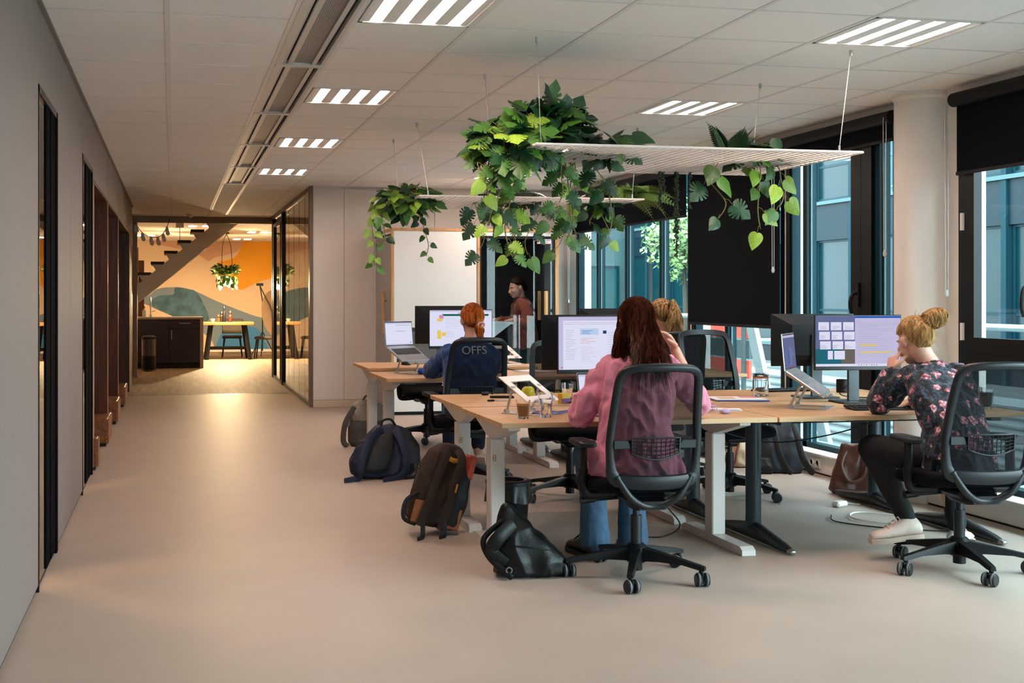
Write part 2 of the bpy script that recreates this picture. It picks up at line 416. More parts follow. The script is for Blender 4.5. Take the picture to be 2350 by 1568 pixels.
# ------------------------------------------------------------------ left wall: laminate panels, two glazed doors, niches with wooden blocks
def part(name, m, par, x0, x1, y0, y1, z0, z1, ch=0.): bb = MB(); bb.bx(x0, x1, y0, y1, z0, z1, ch); return bb.build(name, m, par, smooth=0)
b = MB(); b.bx(XL - .14, XL - .03, -4, 5.70, 0, H); b.bx(XL - .14, XL - .03, 6.62, 8.42, 0, H); b.bx(XL - .14, XL - .03, 9.44, 9.58, 0, H); b.bx(XL - .14, XL - .03, 5.70, 6.62, 2.34, H); b.bx(XL - .14, XL - .03, 8.42, 9.44, 2.34, H)
wl = struct(b.build('wall_left', m_gap, smooth=0))
for (y0, y1, z0, z1) in ((-4, 2.0, .03, H), (2.003, 4.1, .03, H), (4.103, 5.70, .03, H), (5.703, 6.617, 2.33, H), (6.62, 7.495, .03, H), (7.5, 8.417, .03, H), (8.42, 9.437, 2.33, H), (9.44, 9.585, .03, H)):
    part('wall_panel', m_wallL, wl, XL - .03, XL, y0, y1, z0, z1, .002)
part('wall_panel', m_wallL, wl, XL - .03, XL, 9.588, 18.4, 2.27, H, .002)
for y in (11.66, 13.85): part('wall_panel_seam', m_gap, wl, XL - .01, XL + .0005, y, y + .004, 2.27, H)
part('wall_panel', m_wallL, wl, XL - .5, XL + .0, 17.42, 18.4, 0, 2.27, .002)
# plinth
b = MB(); b.bx(XL - .03, XL - .012, -4, 5.7, 0, .03); b.bx(XL - .03, XL - .012, 6.62, 8.42, 0, .03); struct(b.build('baseboard_left', m_gap, smooth=0))
for n, (y0, y1) in enumerate(((5.70, 6.62), (8.42, 9.44)), 1):
    d = struct(thing('door_%d' % n, ['tall glazed door in black frame in the grey wall, nearest the camera', 'narrow glazed door in black frame before the wooden niches'][n - 1], None))
    part('frame', mat('matt_black_profile', '#0b0d10', .95, spec=.02), d, XL - .11, XL + .004, y1 - .07, y1, 0, 2.335)
    part('frame', m_blackmetal, d, XL - .11, XL + .004, y0, y0 + .022, 0, 2.335)
    part('frame', m_blackmetal, d, XL - .11, XL + .004, y0, y1, 2.30, 2.335)
    mbp = mat('matt_black_profile', '#0b0d10', .95, spec=.02)
    part('stile', mbp, d, XL - .06, XL - .004, y0 + .40, y1 - .34, .02, 2.30); part('stile', m_gap, d, XL - .08, XL - .012, y1 - .34, y1 - .31, .02, 2.30); part('stile', mbp, d, XL - .06, XL - .002, y1 - .31, y1 - .07, .02, 2.30)
    part('threshold', m_blackmetal, d, XL - .1, XL - .01, y0, y1, 0, .018)
    part('pane', m_clear, d, XL - .018, XL - .010, y0 + .022, y0 + .40, .018, 2.30)
# niches
b = MB(); b.bx(XL - .58, XL - .56, 9.59, 17.42, 0, 2.27); b.bx(XL - .58, XL - .005, 9.59, 17.42, 2.25, 2.268); nb = struct(b.build('wall_niche', m_brownwood, smooth=0))
for y in (9.6, 11.64, 13.83, 17.39): part('upright', m_brownwood, nb, XL - .56, XL - .001, y - .012, y + .02, .252 if y < 12 else 0, 2.25); part('edge_band', mat('oak_edge', '#d8a878', .4), nb, XL - .001, XL + .003, y - .012, y + .02, .25, 2.25)
lab = ['square wooden block at the foot of the wall beside the glazed door', 'wooden block at the foot of the first niche upright', 'wooden block at the foot of the second niche upright', 'smallest looking wooden block at the far niche']
for i, (y0, y1) in enumerate(((9.3, 9.78), (11.1, 11.75), (13.0, 13.62), (15.0, 15.72))):
    if i == 0: y0 = 9.595
    t = thing('wooden_block', lab[i], 'seat block', (XL - .18, (y0 + y1) / 2, 0), group='blocks along the niches')
    L_ = y1 - y0
    part('plinth', m_gap, t, -.19, .19, -L_/2 + .02, L_/2 - .02, 0, .03)
    part('body', m_bench, t, -.2, .205, -L_/2, L_/2, .03, .25, .004)
    part('front_panel', m_bench, t, .205, .215, -L_/2 + .004, -.004, .03, .246); part('front_panel', m_bench, t, .205, .215, .004, L_/2 - .004, .03, .246)
# rooms behind the left wall and the back of the office
b = MB(); b.bx(-3.3, -3.2, -4, 29.7, 0, H); struct(b.build('wall_outer_left', m_wall, smooth=0))
b = MB(); b.bx(-3.3, 5.1, -4.1, -4, 0, H); struct(b.build('wall_back', m_wall, smooth=0))
b = MB(); b.bx(-3.2, XL - .14, 9.5, 9.58, 0, H); b.bx(-3.2, XL - .5, 18.3, 18.4, 0, H); struct(b.build('wall_room', m_wall, smooth=0))

# ------------------------------------------------------------------ far wall, corridor partition
b = MB(); b.bx(XG + .01, 5.05, YB, YB + .12, 0, H); wf = struct(b.build('wall_far', m_wall, smooth=0))
for (x0, x1) in ((XG + .012, 2.06), (2.064, 3.2), (3.204, 4.9)): part('wall_panel', m_wall, wf, x0, x1, YB - .012, YB, .09, H - .03, .002)
b = MB(); b.bx(XG + .012, 2.46, YB - .022, YB, 0, .085, .003); struct(b.build('baseboard_far', mat('cream_skirting', '#c9bda9', .5), smooth=0))
part('corner_post', mat('brown_metal', '#6e5a49', .4, metal=.3), wf, XG - .03, XG + .012, YB - .03, YB + .12, 0, H)
wp = struct(thing('wall_partition', 'frameless glass wall along the corridor with thin dark rails', None))
m_brail = mat('dark_bronze_rail', '#2c241f', .35, metal=.5)
gy = [14.67, 15.35, 16.05, 16.75, 17.5, 18.28]
for i in range(5): part('pane', m_clear, wp, XG - .005, XG + .005, gy[i] + .002, gy[i + 1] - .002, .05, H - .05)
part('bottom_rail', m_brail, wp, XG - .025, XG + .025, 14.67, 20.2, 0, .05); part('top_rail', mat('bronze_head', '#6b4f3b', .4, metal=.3), wp, XG - .03, XG + .03, 14.67, 20.5, H - .06, H)
for i in range(1, 5): part('joint', m_brail, wp, XG - .006, XG + .006, gy[i] - .002, gy[i] + .002, .05, H - .05)
dd = struct(thing('door_3', 'open black framed glass door in the corridor partition', None))
part('jamb', m_blackmetal, dd, XG - .035, XG + .035, 18.28, 18.42, 0, H - .06); part('jamb', m_blackmetal, dd, XG - .035, XG + .035, 20.05, 20.2, 0, H - .06)
part('stile', m_blackmetal, dd, XG - .03, XG + .02, 18.6, 18.72, .05, 2.5); part('stile', m_blackmetal, dd, XG - .03, XG + .02, 19.85, 20.0, .05, 2.5)
part('pane', m_clear, dd, XG - .004, XG + .004, 18.72, 19.85, .05, 2.5); part('handle', m_chrome, dd, XG - .08, XG - .06, 19.7, 19.72, 1.0, 1.15)
part('head', m_blackmetal, dd, XG - .03, XG + .03, 18.42, 20.05, 2.5, 2.56); part('pane', m_clear, dd, XG - .004, XG + .004, 18.42, 20.05, 2.56, H - .06)
# meeting room beyond the partition, kitchen shell
b = MB(); b.bx(XG + .05, 5.05, 20.4, 20.5, 0, H); b.bx(4.95, 5.05, YB + .12, 29.6, 0, H); struct(b.build('wall_meeting', m_wall, smooth=0))
b = MB(); b.bx(-3.2, XG, 20.5, 20.62, 2.60, H); struct(b.build('trim_3', mat('header_paint', '#9a8f83', .7), smooth=0))
b = MB(); b.bx(XL - .26, XL - .05, 18.4, 20.5, 0, H); struct(b.build('wall_corridor_end', m_brownwood, smooth=0))
b = MB(); b.bx(XL - .05, XL + .02, 20.42, 20.62, 0, 2.6); struct(b.build('trim_4', mat('pale_post', '#a08a76', .5), smooth=0))

# ------------------------------------------------------------------ window wall
yy = [(10.87, 14.24, 'window_1'), (9.04, 10.85, 'window_2'), (7.46, 9.02, 'window_3'), (3.4, 6.82, 'window_4'), (-.4, 3.38, 'window_5'), (-3.9, -.42, 'window_6')]
mulls = {'window_1': [13.47, 12.56, 11.6], 'window_2': [10.1], 'window_3': [8.72, 7.72], 'window_4': [5.2], 'window_5': [1.5], 'window_6': [-2.1]}
wlab = {'window_1': 'far tall window bay of narrow panes', 'window_2': 'window bay mostly covered by the long dark blind', 'window_3': 'window bay beside the round column with a black opening sash',
        'window_4': 'nearest window bay with black opening sash at the right edge', 'window_5': 'window bay beside the camera', 'window_6': 'window bay behind the camera'}
for (y0, y1, nm) in yy:
    wn = struct(thing(nm, wlab[nm], None, (XW, y0, 0)))
    L_ = y1 - y0; fw = .06
    part('frame', m_sash, wn, .0, .09, 0, fw, .15, 2.66); part('frame', m_sash, wn, .0, .09, L_ - fw, L_, .15, 2.66)
    part('frame', m_sash, wn, .0, .09, fw, L_ - fw, 2.58, 2.66); part('frame', m_mull, wn, .0, .09, fw, L_ - fw, .15, .2)
    ms = [fw] + sorted(m - y0 for m in mulls[nm]) + [L_ - fw]
    for m in ms[1:-1]: part('mullion', m_mull, wn, .0, .085, m - .03, m + .03, .15, 2.6); part('glazing_bead', mat('grey_bead', '#5f7b80', .5, spec=.2), wn, .03, .042, m - .042, m - .03, .2, 2.58)
    for i in range(len(ms) - 1): part('pane', m_winglass, wn, .045, .053, ms[i] + (.03 if i else 0), ms[i + 1] - (.03 if i < len(ms) - 2 else 0), .2, 2.58)
    # side returns of the frames (sky light painted in as teal)
    part('reveal', m_mull, wn, .01, .085, fw, fw + .025, .2, 2.58); part('reveal', m_mull, wn, .01, .085, L_ - fw - .025, L_ - fw, .2, 2.58)
    if nm in ('window_3', 'window_4'):
        s0, s1 = ((8.11 - y0, 7.72 - y0) if nm == 'window_3' else (6.74 - y0, 5.26 - y0)); zb = .2 if nm == 'window_3' else 1.02
        a0, a1 = min(s0, s1), max(s0, s1)
        if nm == 'window_3':
            part('sash', m_sash, wn, -.02, .04, 7.90 - y0, 8.03 - y0, zb, 2.58); part('sash', m_sash, wn, -.02, .04, 7.765 - y0, 7.895 - y0, zb, 2.58); hy = 7.93 - y0
            b = MB(); b.tube(spline([(-.03, hy, 1.38), (-.07, hy, 1.37), (-.085, hy + .005, 1.30), (-.065, hy + .01, 1.22)], 5), .013, 8); b.bx(-.035, -.02, hy - .02, hy + .02, 1.28, 1.46, .004); b.build('window_handle', m_blackmetal, wn)
        else:
            part('sash', m_sash, wn, -.015, .042, a0, a1, 1.0, 1.10); part('sash', m_sash, wn, -.015, .042, a0, a0 + .09, 1.1, 2.58); part('sash', m_sash, wn, -.015, .042, a1 - .09, a1, 1.1, 2.58); part('sash', m_sash, wn, -.015, .042, a0, a1, 2.5, 2.58)
            part('transom', m_sash, wn, -.01, .16, fw, L_ - fw, .93, 1.0)
            b = MB(); b.tube(spline([(-.01, a0 + .9, 1.42), (-.05, a0 + .9, 1.40), (-.06, a0 + .9, 1.3), (-.045, a0 + .9, 1.24)], 5), .013, 8); b.bx(-.012, .01, a0 + .88, a0 + .92, 1.3, 1.46, .003); b.build('window_handle', m_blackmetal, wn)
            for z in (1.08, 1.78): part('hinge', m_white, wn, -.03, .0, a1 + .004, a1 + .024, z, z + .11)
# wall above and below the windows, piers
b = MB(); b.bx(XW, 5.15, -4, YB, 2.66, H); b.bx(XW, 5.15, -4, YB, 0, .15); b.bx(XW, 5.15, 14.24, YB, .15, 2.66); b.bx(XW + .02, 5.15, 6.82, 7.46, .15, 2.66); b.bx(XW, 5.15, 10.85, 10.87, .15, 2.66); b.bx(XW, 5.15, 9.02, 9.04, .15, 2.66); b.bx(XW, 5.15, 3.38, 3.4, .15, 2.66); b.bx(XW, 5.15, -.42, -.4, .15, 2.66)
struct(b.build('wall_right', m_white, smooth=0))
b = MB(); b.bx(4.83, XW, -4, 14.5, .012, .15, .006); b.bx(4.80, XW, -4, 14.5, .15, .162, .002); struct(b.build('baseboard_right', m_white, smooth=0))
b = MB(); b.bx(4.84, XW, -4, 14.5, 0, .012); struct(b.build('trim_5', m_gap, smooth=0))
b = MB(); b.lathe([(.185, 0), (.185, 2.66), (.2, 2.68), (.2, H)], (XW - .03, 7.14, 0), 40); tag(b.build('column', m_white), 'round white painted column between the two window bays', 'column', kind='structure')
t = thing('wall_socket', 'white double power socket on the skirting by the dark backpack', 'socket', (4.828, 8.35, .085))
part('plate', m_white, t, -.008, 0, -.085, .085, -.04, .04, .002)
for s_ in (-1, 1):
    b = MB(); b.lathe([(.028, 0), (.028, .006), (.022, .006), (.02, -.004), (0, -.004)], (-.008, s_ * .042, 0), 16, Matrix.Rotation(-math.pi/2, 3, 'Y')); b.build('socket_ring', m_white, t)
# blinds
blinds = [(10.87, 14.28, 2.15, 'dark roller blind half lowered on the far window bay'), (9.04, 10.85, 1.105, 'long dark roller blind pulled down almost to desk height'), (7.46, 9.02, 2.46, 'short dark roller blind rolled up beside the round column'), (3.5, 6.80, 2.15, 'dark roller blind with see-through edge at the right of the frame, nearest'), (-.4, 3.4, 2.3, 'dark roller blind beside the camera'), (-3.9, -.42, 2.3, 'dark roller blind behind the camera')]
for i, (y0, y1, zb, lb) in enumerate(blinds):
    t = thing('roller_blind', lb, 'blind', (XW - .05, y0, 0), group='roller blinds'); L_ = y1 - y0
    ztop = 2.655 if i != 3 else 2.66
    b = MB(); b.tube([(0, 0, ztop - .045), (0, L_, ztop - .045)], .045, 20); b.build('cassette', m_blindbar, t)
    b = MB(); b.bx(.012, .0135, .015, L_ - .015, zb, ztop - .04); b.build('fabric', m_blind, t, smooth=0)
    b = MB(); b.bx(.004, .022, .012, L_ - .012, zb - .018, zb + .006, .004); b.build('bottom_bar', m_blindbar, t)
    yc_ = .03 if i in (1, 2) else L_ - .015
    if i == 3: yc_ = L_ + .012
    b = MB(); zl = {0: 1.3, 1: 1.58, 2: 1.66, 3: 1.38}.get(i, 1.4); b.tube([(-.03, yc_, ztop - .05), (-.03, yc_, zl)], .0028, 5); b.tube([(-.045, yc_ + .012, ztop - .05), (-.04, yc_ + .012, zl)], .0028, 5); b.build('bead_chain', m_bead, t)
    b = MB(); b.lathe([(0, -.03), (.012, -.02), (.014, .0), (.009, .02), (0, .024)], (-.036, yc_ + .006, zl), 10); b.build('chain_weight', m_bead, t)

# ------------------------------------------------------------------ outside
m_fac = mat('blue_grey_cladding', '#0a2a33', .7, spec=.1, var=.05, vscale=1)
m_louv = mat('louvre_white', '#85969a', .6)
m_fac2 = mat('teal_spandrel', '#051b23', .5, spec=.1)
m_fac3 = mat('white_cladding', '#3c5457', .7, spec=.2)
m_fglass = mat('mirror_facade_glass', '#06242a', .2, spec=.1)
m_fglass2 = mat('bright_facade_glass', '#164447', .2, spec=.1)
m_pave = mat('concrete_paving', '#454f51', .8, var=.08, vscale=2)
b = MB(); b.bx(5.15, 60, -10, 70, -.5, -.3); struct(b.build('ground', m_pave, smooth=0))
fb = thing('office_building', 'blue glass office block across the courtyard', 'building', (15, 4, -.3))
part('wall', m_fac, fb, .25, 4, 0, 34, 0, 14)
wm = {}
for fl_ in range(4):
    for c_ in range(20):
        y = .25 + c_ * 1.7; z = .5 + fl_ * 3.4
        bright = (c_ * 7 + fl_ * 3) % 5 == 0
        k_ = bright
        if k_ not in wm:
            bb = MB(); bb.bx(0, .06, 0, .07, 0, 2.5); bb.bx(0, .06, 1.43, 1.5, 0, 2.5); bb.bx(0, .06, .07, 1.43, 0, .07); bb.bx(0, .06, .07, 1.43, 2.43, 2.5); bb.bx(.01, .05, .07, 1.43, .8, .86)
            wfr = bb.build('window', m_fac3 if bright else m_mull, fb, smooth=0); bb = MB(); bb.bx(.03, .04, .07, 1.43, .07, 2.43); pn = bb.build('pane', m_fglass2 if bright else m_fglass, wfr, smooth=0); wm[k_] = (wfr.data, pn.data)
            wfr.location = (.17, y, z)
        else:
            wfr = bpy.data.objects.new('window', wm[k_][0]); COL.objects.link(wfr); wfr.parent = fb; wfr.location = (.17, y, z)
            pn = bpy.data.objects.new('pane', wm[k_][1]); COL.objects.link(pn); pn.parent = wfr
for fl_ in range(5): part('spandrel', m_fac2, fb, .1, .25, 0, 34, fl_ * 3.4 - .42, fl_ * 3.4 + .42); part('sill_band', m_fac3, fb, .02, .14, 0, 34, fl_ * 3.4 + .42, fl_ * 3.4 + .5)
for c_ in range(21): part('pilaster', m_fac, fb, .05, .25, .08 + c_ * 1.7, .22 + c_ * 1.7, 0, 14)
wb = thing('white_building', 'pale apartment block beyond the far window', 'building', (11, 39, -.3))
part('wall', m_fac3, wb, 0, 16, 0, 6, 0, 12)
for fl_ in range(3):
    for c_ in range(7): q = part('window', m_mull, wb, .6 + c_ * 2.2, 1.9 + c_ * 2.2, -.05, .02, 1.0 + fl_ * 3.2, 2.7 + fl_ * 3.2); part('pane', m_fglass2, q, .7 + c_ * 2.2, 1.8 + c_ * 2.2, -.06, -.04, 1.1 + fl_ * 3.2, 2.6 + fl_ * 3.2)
# railing and white louvre screen of the walkway outside
rl = thing('walkway_railing', 'white metal handrail running outside the windows', 'railing', (6.7, 4, -.3))
for z in (1.4, ): 
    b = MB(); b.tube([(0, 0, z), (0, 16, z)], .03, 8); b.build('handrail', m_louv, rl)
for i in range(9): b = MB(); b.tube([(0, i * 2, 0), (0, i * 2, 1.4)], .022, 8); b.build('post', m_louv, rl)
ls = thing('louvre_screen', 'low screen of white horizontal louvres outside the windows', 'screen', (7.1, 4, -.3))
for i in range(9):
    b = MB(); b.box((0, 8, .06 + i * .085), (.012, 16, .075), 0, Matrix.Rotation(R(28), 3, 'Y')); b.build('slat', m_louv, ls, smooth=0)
for i in range(6): part('post', m_alu, ls, .02, .06, i * 3.2 - .02, i * 3.2 + .02, 0, .85)
# slanted ladder-like stair and red barrier outside the long blind
st = thing('outdoor_stair', 'slanted white metal stair outside below the long blind', 'stair', (6.0, 11.0, -.3))
for x in (0, .55): b = MB(); b.box((x, .35, .68), (.05, .16, 1.6), 0, Matrix.Rotation(R(-24), 3, 'X')); b.build('stringer', m_louv, st, smooth=0)
for i in range(5): part('tread', m_louv, st, .02, .53, .02 + i * .12, .17 + i * .12, .15 + i * .26, .175 + i * .26)
rb = thing('barrier', 'red and white barrier panel outside the window', 'barrier', (6.2, 12.2, -.3))
m_red = mat('signal_red', '#e0503c', .5)
for i in range(3): part('board', m_red if i != 1 else m_fac3, rb, 0, .03, -.1, 1.2, .75 + i * .22, .95 + i * .22)
for y in (0, 1.1): part('post', m_fac3, rb, -.03, 0, y - .03, y + .03, 0, 1.45)
# ------------------------------------------------------------------ kitchen at the end of the corridor
YM = 29.5
m_mural = mat('cream_mural_paint', '#dcc4a6', .8)
b = MB(); b.bx(-3.2, 5.0, YM, YM + .1, 0, H); wm_ = struct(b.build('wall_mural', m_mural, smooth=0))
def shape(name, m, pts, off):
    bb = MB(); T = basis((1, 0, 0), (0, 0, 1), (0, -1, 0), (0, YM, 0)); bb.prism(pts, T, off); return bb.build(name, m, wm_, smooth=0)
def curve2(pts, n=6): return [(p.x, p.y) for p in spline([(x, y, 0) for x, y in pts], n)]
m_or = mat('orange_mural_paint', '#e2a024', .8, var=.04, vscale=1.5)
m_bl = mat('slate_blue_mural_paint', '#74889a', .8)
m_dbl = mat('dark_teal_mural_paint', '#456a7c', .8, var=.4, vscale=4)
m_pk = mat('dusty_pink_mural_paint', '#c9a288', .8)
m_sky = mat('light_blue_mural_paint', '#3f80b8', .8)
shape('painted_shape', m_pk, curve2([(1.76, 2.70), (1.53, 2.45), (1.25, 2.36), (1.0, 2.31), (.84, 2.22), (.61, 2.37), (.2, 2.5), (-.4, 2.62), (-.5, 2.705)]), .004)
shape('painted_shape', m_or, curve2([(1.70, 2.705), (1.53, 2.36), (1.3, 2.24), (1.07, 2.19), (1.18, 2.05), (1.4, 1.8), (1.62, 1.52), (2.0, 1.68), (2.45, 1.81), (3.4, 1.95), (4.4, 2.2)]) + [(4.9, 2.705)], .006)
hill = curve2([(-3.1, .75), (-2.0, .95), (-.75, 1.29), (-.36, 1.535), (.067, 1.579), (.38, 1.536), (.64, 1.435), (1.07, 1.23), (1.65, .995), (2.14, .83), (2.8, .72), (4.9, .6)])
shape('painted_shape', m_bl, hill + [(4.9, .05), (-3.1, .05)], .008)
shape('painted_shape', m_dbl, curve2([(-.55, 1.25), (-.3, 1.38), (.0, 1.40), (.06, 1.573), (.38, 1.53), (.55, 1.47), (.72, 1.2), (.84, .76), (.3, .72), (-.1, .9), (-.5, 1.12)]), .011)
shape('painted_shape', m_mural, curve2([(-3.1, .95), (-1.4, 1.25), (-.78, 1.2), (-.36, 1.03), (.04, .85), (.5, .62), (.9, .3), (1.0, .06)]) + [(-3.1, .06)], .014)
shape('painted_shape', m_sky, curve2([(1.0, .06), (1.2, .5), (1.6, .62), (2.05, .55), (2.3, .06)]), .013)
b = MB(); b.bx(-3.2, 5, YM - .02, YM, 0, .06); struct(b.build('baseboard_mural', m_white, smooth=0))

# kitchen island
YC = 22.9
m_plum = mat('dark_plum_laminate', '#2a2232', .45)
m_top = mat('pale_grey_worktop', '#a79a92', .4)
t = thing('kitchen_island', 'dark plum kitchen cabinet island with pale grey worktop and waterfall end', 'cabinet', (0, YC, 0))
part('worktop', m_top, t, -.9, .565, 0, .75, .925, .965, .003); part('side_panel', m_top, t, .50, .565, 0, .75, 0, .925, .003)
part('body', m_plum, t, -.9, .50, .02, .73, .1, .925); part('plinth', m_gap, t, -.9, .5, .06, .7, 0, .1)
d = part('door', m_plum, t, -.9, -.085, 0, .02, .105, .9, .003); d = part('door', m_plum, t, -.078, .495, 0, .02, .105, .74, .003)
part('handle', m_chrome, d, -.03, -.018, -.03, -.018, .55, .72)
d = part('drawer', m_plum, t, -.078, .495, 0, .02, .748, .9, .003); part('handle', m_chrome, d, .12, .32, -.03, -.018, .845, .857)
t = thing('tap', 'tall chrome swan neck tap on the kitchen island', 'tap', (-.42, YC + .35, .965))
b = MB(); b.cyl((0, 0, 0), (0, 0, .05), .028, .024); b.tube(spline([(0, 0, .05), (0, 0, .3), (.0, -.03, .36), (-.0, -.09, .36), (-.0, -.12, .30)], 6), .014, 10); b.build('spout', m_chrome, t)
b = MB(); b.tube([(.02, 0, .1), (.09, 0, .12)], .008, 8); b.build('lever', m_chrome, t)
t = thing('soap_dispenser', 'small white soap bottle beside the kitchen tap', 'soap bottle', (-.53, YC + .3, .965))
b = MB(); b.lathe([(.04, 0), (.042, .02), (.042, .12), (.015, .15), (.015, .17)], n=16); b.build('bottle', m_white, t); b = MB(); b.cyl((0, 0, .17), (0, 0, .2), .008); b.tube([(0, 0, .2), (0, -.05, .195)], .007, 8); b.build('pump', m_gap, t)
t = thing('pedal_bin', 'steel and black pedal bin in front of the kitchen island', 'bin', (-.43, 22.2, 0))
b = MB(); b.lathe([(.125, .02), (.13, .05), (.13, .28)], n=28); b.build('base', m_blackmetal, t)
b = MB(); b.lathe([(.13, .28), (.13, .58)], n=28); b.build('body', mat('dark_steel', '#5a5450', .35, metal=.8), t); b = MB(); b.lathe([(.134, .58), (.13, .62), (.09, .645), (0, .65)], n=28); b.build('lid', m_blackmetal, t)
b = MB(); b.bx(-.04, .04, -.19, -.1, .02, .035, .004); b.build('pedal', m_blackmetal, t)

# table, bottles, chairs under the pendant
m_oakt = wood('oak_tabletop', '#80522a', '#a0703c', .5, axis=0, scale=3)
t = thing('dining_table', 'oak top kitchen table on black slanted trestle legs', 'table', (1.16, 26.2, 0))
part('table_top', m_oakt, t, -.55, .55, -.45, .45, .74, .80, .006)
for sx in (-1, 1):
    for sy in (-1, 1):
        b = MB(); b.tube([(sx * .36, sy * .32, .74), (sx * .46, sy * .42, 0)], .045, 4); b.build('leg', m_blackmetal, t, smooth=0)
part('stretcher', m_blackmetal, t, -.42, .42, -.03, .03, .2, .27); 
m_gold = mat('dried_straw', '#a8845a', .8)
for i, (x, y, hh, rr, lb, col) in enumerate(((-.2, -.1, .12, .035, 'short brown bottle left in the group on the kitchen table', '#4a2f1c'), (-.07, .0, .3, .035, 'tall black bottle with knobbed stopper on the kitchen table', '#141210'), (.06, -.05, .2, .045, 'copper jar at the right of the kitchen table group', '#3a2214'), (-.12, .1, .18, .04, 'dark jar at the back of the kitchen table group', '#2a221c'), (-.32, -.05, .07, .06, 'pale bowl beside the bottles on the kitchen table', '#c7b49b'))):
    t2 = thing('bottle' if i != 4 else 'bowl', lb, 'bottle' if i != 4 else 'bowl', (1.16 + x, 26.2 + y, .80), group='things on the kitchen table')
    mm = mat('bottle_%d' % i, col, .3)
    if i != 4:
        b = MB(); b.lathe([(rr, 0), (rr, hh * .6), (rr * .45, hh * .75), (rr * .4, hh * .9)], n=16); b.build('body', mm, t2); b = MB(); b.lathe([(rr * .45, hh * .9), (rr * .9, hh), (rr * .6, hh + .04), (0, hh + .05)], n=14); b.build('stopper', mm, t2)
    else: b = MB(); b.lathe([(rr * .5, 0), (rr, hh), (rr * .92, hh), (rr * .4, .01)], n=18); b.build('body', mm, t2)
m_olive = mat('olive_seat', '#33291b', .7)
def kitchen_chair(label, x, y, rz):
    t = thing('dining_chair', label, 'chair', (x, y, 0), rz, 'kitchen table chairs')
    b = MB(); b.box((0, 0, .45), (.44, .44, .06), .02); b.build('seat', m_olive, t)
    b = MB(); b.grid(lambda u, v: V(((u - .5) * .46, -.2 - .06 * math.cos((u - .5) * 2.6) - v * .06, .52 + v * .33)), 10, 4); b.build('backrest', m_olive, t, solid=.025)
    for sx in (-1, 1):
        for sy in (-1, 1): b = MB(); b.tube([(sx * .17, sy * .17, .43), (sx * .22, sy * .22, 0)], [.018, .012], 8); b.build('leg', m_blackmetal, t)
kitchen_chair('olive shell chair tucked at the right end of the kitchen table', 1.98, 26.2, R(80))
kitchen_chair('olive shell chair behind the kitchen table facing the corridor', 1.3, 26.95, R(176))
kitchen_chair('olive shell chair at the left end of the kitchen table', .34, 26.2, R(-80))

# pendant lamp with a collar of plants
def leaf_mesh(name, outline, bend=.25, cup=.12, n=1):
    """A leaf in the XY plane, base at the origin, tip along +Y; outline is the right half from base to tip."""
    me_v = []; me_f = []
    k = len(outline)
    for i, (x, y) in enumerate(outline):
        zc = -bend * y * y
        me_v += [(-x, y, zc - cup * x), (0, y, zc), (x, y, zc - cup * x)]
    for i in range(k - 1):
        a = i * 3; c = (i + 1) * 3
        me_f += [(a, a + 1, c + 1, c), (a + 1, a + 2, c + 2, c + 1)]
    me = bpy.data.meshes.new(name); me.from_pydata(me_v, [], me_f); me.polygons.foreach_set('use_smooth', [True] * len(me.polygons)); me.update(); return me
m_green = mat('leaf_green', '#3f6b24', .45, var=.25, vscale=14, objvar=.45)
m_lime = mat('leaf_lime', '#7ea032', .45, var=.25, vscale=14, objvar=.35)
m_dark = mat('leaf_dark_green', '#1f4526', .42, var=.3, vscale=14, objvar=.4)
m_stem = mat('vine_stem', '#7a7038', .6)
m_root = mat('pale_vine_stem', '#b39a5a', .6)
small = leaf_mesh('leaf', [(0, 0), (.28, .1), (.4, .35), (.33, .65), (.15, .9), (0, 1.05)])
t = thing('pendant_lamp', 'glowing pendant lamp with a collar of trailing greenery over the kitchen table', 'lamp', (1.11, 25.5, 0))
b = MB(); b.cyl((0, 0, 2.68), (0, 0, H), .06); b.build('ceiling_cup', m_blackmetal, t)
b = MB(); b.tube(spline([(0, 0, 2.68), (-.08, 0, 2.45), (-.1, 0, 1.95)], 6), .006, 6); b.tube(spline([(0, 0, 2.68), (.09, 0, 2.4), (.12, 0, 1.95)], 6), .006, 6); b.build('cord', m_blackmetal, t)
b = MB(); b.lathe([(.19, 1.80), (.2, 1.82), (.2, 1.86), (.17, 1.86), (.16, 1.82), (.19, 1.80)], n=28); b.build('ring_tray', mat('brass_tray', '#b98d4a', .3, metal=.6), t)
m_bulb = emis('warm_bulb', '#ffd9a0', 14.)
b = MB(); b.ell((-.03, 0, 1.66), (.055, .055, .065)); b.build('bulb', m_bulb, t); b = MB(); b.ell((.06, .02, 1.66), (.055, .055, .065)); b.build('bulb', m_bulb, t)
b = MB(); b.cyl((-.03, 0, 1.72), (-.03, 0, 1.82), .02); b.cyl((.06, .02, 1.72), (.06, .02, 1.82), .02); b.build('lamp_holder', m_blackmetal, t)
for i in range(240):
    a = rnd.uniform(0, 2 * math.pi); rr = rnd.uniform(.12, .26); hang = rnd.random() < .2
    z = rnd.uniform(1.6, 1.8) if hang else rnd.uniform(1.83, 2.02); rr = max(rr, .19) if hang else rr
    ob = bpy.data.objects.new('leaf', small); COL.objects.link(ob); ob.parent = t
    if len(small.materials) == 0: small.materials.append(m_green)
    sc = rnd.uniform(.06, .12)
    ob.matrix_local = Matrix.Translation((rr * math.cos(a), rr * math.sin(a), z)) @ Euler((rnd.uniform(-.6, .9) if not hang else -1.3, rnd.uniform(-.5, .5), a - math.pi / 2)).to_matrix().to_4x4() @ Matrix.Scale(sc, 4)
ld = bpy.data.lights.new('pendant_light', 'POINT'); ld.energy = 330; ld.color = (1, .70, .38); ld.shadow_soft_size = .07
lo = bpy.data.objects.new('pendant_light', ld); COL.objects.link(lo); lo.parent = t; lo.location = (.015, 0, 1.58)
